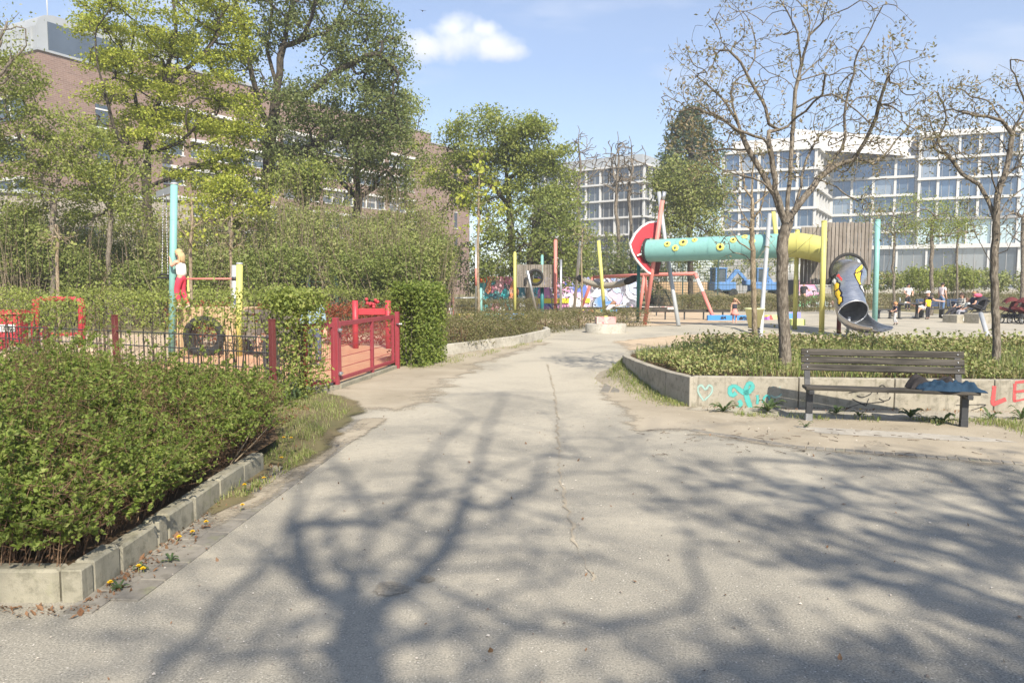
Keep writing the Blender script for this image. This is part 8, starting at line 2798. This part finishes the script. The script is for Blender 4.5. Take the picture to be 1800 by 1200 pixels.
    if style == 'long':
        for x in (-.9, -.55, -.2, .2, .55, .9):
            p = cc + M @ Vector((R0 * x, -R0 * math.sqrt(max(.05, 1 - x * x)) * .9, -R0 * .2))
            b.tube([p, p + M @ Vector((0, -R0 * .35, -R0 * 1.0)), p + M @ Vector((R0 * .1 * x, -R0 * .25, -R0 * 2.0)), p + M @ Vector((0, -R0 * .3, -R0 * 2.8))], [R0 * .42, R0 * .4, R0 * .3, R0 * .08], 8)
    if b.v: b.build("hair", mh, e)
    return e

# girl climbing behind the turquoise post (faces left and away, standing on the platform)
zt_pl = W(320, 541, 17.0).z
g = W(319, 541, 16.85)
gH = W(319, 436, 16.85).z - zt_pl
person(Vector((g.x, 16.9, zt_pl - .01)), gH, R(78), "blonde girl in a white sleeveless top and red trousers climbing beside the turquoise post",
       pose=dict(shL=(-.09, .02, .79), elL=(-.11, .10, .70), wrL=(-.05, .16, .80), shR=(.09, .02, .79), elR=(.12, .06, .66), wrR=(.05, .14, .70), chest=(0, .01, .74), neck=(0, .02, .84), head=(0, .035, .905), crown=(0, .03, .955),
                 knL=(-.055, .06, .29), anL=(-.06, .0, .045), knR=(.06, .03, .29), anR=(.06, -.08, .05)),
       hair=(.52, .38, .20), style='long', top=(.78, .76, .70), sleeves='none', bcol=(.62, .05, .09), shoe=(.6, .5, .4), hs=1.12, k=1.0)
# person with a dark cap behind the hedge
c = W(474, 500, 12.6)
person(Vector((c.x, 12.6, 0)), W(474, 517, 12.6).z * 1.0, R(170), "person in a black cap and dark clothes standing behind the young hedge", cap=(.02, .02, .02), top=(.10, .08, .07), sleeves='long', bcol=(.08, .07, .07), hair=(.08, .05, .03))
c = W(549, 500, 14.6)
person(Vector((c.x, 14.6, 0)), W(549, 511, 14.6).z, R(200), "person in pale blue clothes half hidden behind the hedge above the narrow gate leaf", top=(.30, .42, .52), sleeves='long', bcol=(.10, .12, .18), hair=(.5, .32, .2))
# child sitting by the red post
c = G(791, 566)
person(Vector((c.x, c.y, -.05)), 1.15, R(75), "child in a white shirt sitting in front of the faded red post", base=SIT, top=(.78, .78, .78), bcol=(.15, .15, .2), hair=(.05, .03, .02), hs=1.15)
c = G(1066, 566); c.y = 29.5; c = Vector((W(1070, 500, 29.5).x, 29.5, 0))
person(c, 1.18, R(-70), "child bending forward with outstretched arms behind the round plinth", pose=dict(pelvis=(0, -.08, .50), spine=(0, .0, .58), chest=(0, .09, .66), neck=(0, .15, .72), head=(0, .20, .76), crown=(0, .23, .80),
       shL=(-.1, .1, .69), elL=(-.1, .24, .66), wrL=(-.1, .36, .67), shR=(.1, .1, .69), elR=(.1, .24, .68), wrR=(.1, .36, .70)), top=(.72, .66, .64), bcol=(.10, .06, .08), hair=(.30, .16, .10), hs=1.12, style='long')
c = G(1291, 568)
person(c, 1.08, R(165), "girl in a pink skirt and dark top holding one hand to her head", pose=dict(elL=(-.20, .03, .78), wrL=(-.10, .08, .90)), bottom='skirt', bcol=(.78, .30, .26), top=(.04, .04, .06), sleeves='none', hair=(.55, .33, .18), style='long', hs=1.15, shoe=(.5, .3, .25))
c = foot_at(1413, 51)
person(c, 1.85, R(-60), "man in black T-shirt and trousers standing in front of the skate ramp", pose=dict(elR=(.16, .10, .66), wrR=(.14, .22, .70)), top=(.05, .05, .055), bcol=(.035, .035, .04), hair=(.02, .015, .01))
c = G(1573, 571)
person(c, .93, R(15 + 75), "toddler in a navy shirt and grey trousers walking past the picnic table", pose=dict(knL=(-.06, .08, .29), anL=(-.06, .03, .06), knR=(.06, -.02, .28), anR=(.06, -.14, .07), elL=(-.13, .04, .66), wrL=(-.09, .13, .62), elR=(.13, .04, .66), wrR=(.09, .13, .62)),
       top=(.015, .02, .05), bcol=(.42, .42, .43), hair=(.5, .24, .10), hs=1.45, shoe=(.02, .02, .02))
# man with white cap sitting with his leg up
c = foot_at(1630, 36.0)
person(c, 1.78, R(90), "man in a white cap sitting with one bare leg stretched over the picnic table", base=SIT, pose=dict(knR=(.10, .26, .36), anR=(.12, .50, .44), wrR=(.12, .05, .42), elL=(-.22, -.10, .50), wrL=(-.24, -.26, .48), knL=(-.07, .22, .28), anL=(-.08, .34, .05)),
       cap=(.75, .74, .72), top=(.03, .025, .035), bottom='shorts', bcol=(.55, .56, .57), hair=(.06, .04, .03), shoe=(.7, .7, .68))
ys = person(foot_at(1633, 35.1), 1.12, R(20), "child in a bright yellow shirt leaning at the picnic table, back turned", pose=dict(pelvis=(0, -.02, .52), chest=(0, .05, .73), neck=(0, .08, .80), head=(0, .10, .84), crown=(0, .11, .88)), top=P_SHY, bcol=(.03, .03, .04), hair=(.10, .06, .04), hs=1.1)
# group on the right bench
ST = plain("striped_cloth", (.55, .55, .52), .85, .1)
def stripe_mat():
    m, N, L, P = new_mat("striped_jersey")
    v = objco(N); w = N.new("ShaderNodeTexWave"); w.bands_direction = 'Z'; w.inputs["Scale"].default_value = 4.2; L.new(v, w.inputs["Vector"])
    L.new(nmix(N, L, nramp(N, L, w.outputs[0], .45, .55), (.03, .03, .035), (.72, .70, .64)), P.inputs["Base Color"]); P.inputs["Roughness"].default_value = .85
    return m
c = foot_at(1690, 36.0)
person(c, 1.68, R(100), "seated person in a black and white striped top with outstretched dark legs", base=SIT, pose=dict(knL=(-.07, .24, .26), anL=(-.07, .42, .06), knR=(.07, .24, .27), anR=(.07, .46, .06)), top=stripe_mat(), sleeves='long', bcol=(.03, .03, .04), hair=(.05, .03, .02), style='long', shoe=(.6, .6, .6))
c = foot_at(1700, 35.3)
person(c, 1.35, R(80), "seated child in a pale grey shirt next to the striped top", base=SIT, top=(.58, .62, .58), bcol=(.32, .33, .38), hair=(.15, .08, .05), style='long', hs=1.08, shoe=(.5, .5, .5))
c = foot_at(1711, 36.1)
person(c, 1.75, R(85), "seated man with short fair hair in a navy shirt", base=SIT, top=(.025, .03, .07), bcol=(.06, .07, .10), hair=(.35, .20, .10))
c = foot_at(1597, 47)
person(c, 1.72, R(185), "person in a white T-shirt walking away in front of the bright green bushes", top=(.74, .72, .74), bcol=(.04, .04, .05), hair=(.03, .02, .02), pose=dict(elL=(-.17, .03, .66), wrL=(-.11, .10, .60), elR=(.17, .03, .66), wrR=(.11, .10, .60)))
c = foot_at(1657, 46)
person(c, 1.80, R(-70), "person in a pinkish white T-shirt and blue jeans standing right of the green bushes", top=(.72, .62, .66), bcol=(.12, .20, .36), hair=(.03, .02, .02))

# ------------------------------------------------------------------ thin spring haze
hz = MB(); hz.box((0, 110, 29.0), (420, 300, 60.2))
hm = bpy.data.materials.new("haze"); hm.use_nodes = True
hn = hm.node_tree; hn.nodes.remove(hn.nodes["Principled BSDF"])
hv = hn.nodes.new("ShaderNodeVolumePrincipled")
hv.inputs["Color"].default_value = (.92, .95, 1, 1); hv.inputs["Density"].default_value = 0.0010; hv.inputs["Anisotropy"].default_value = 0.0
hn.links.new(hv.outputs[0], hn.nodes["Material Output"].inputs["Volume"])
tag(hz.build("haze", hm), "thin pale spring haze over the park", kind='stuff')
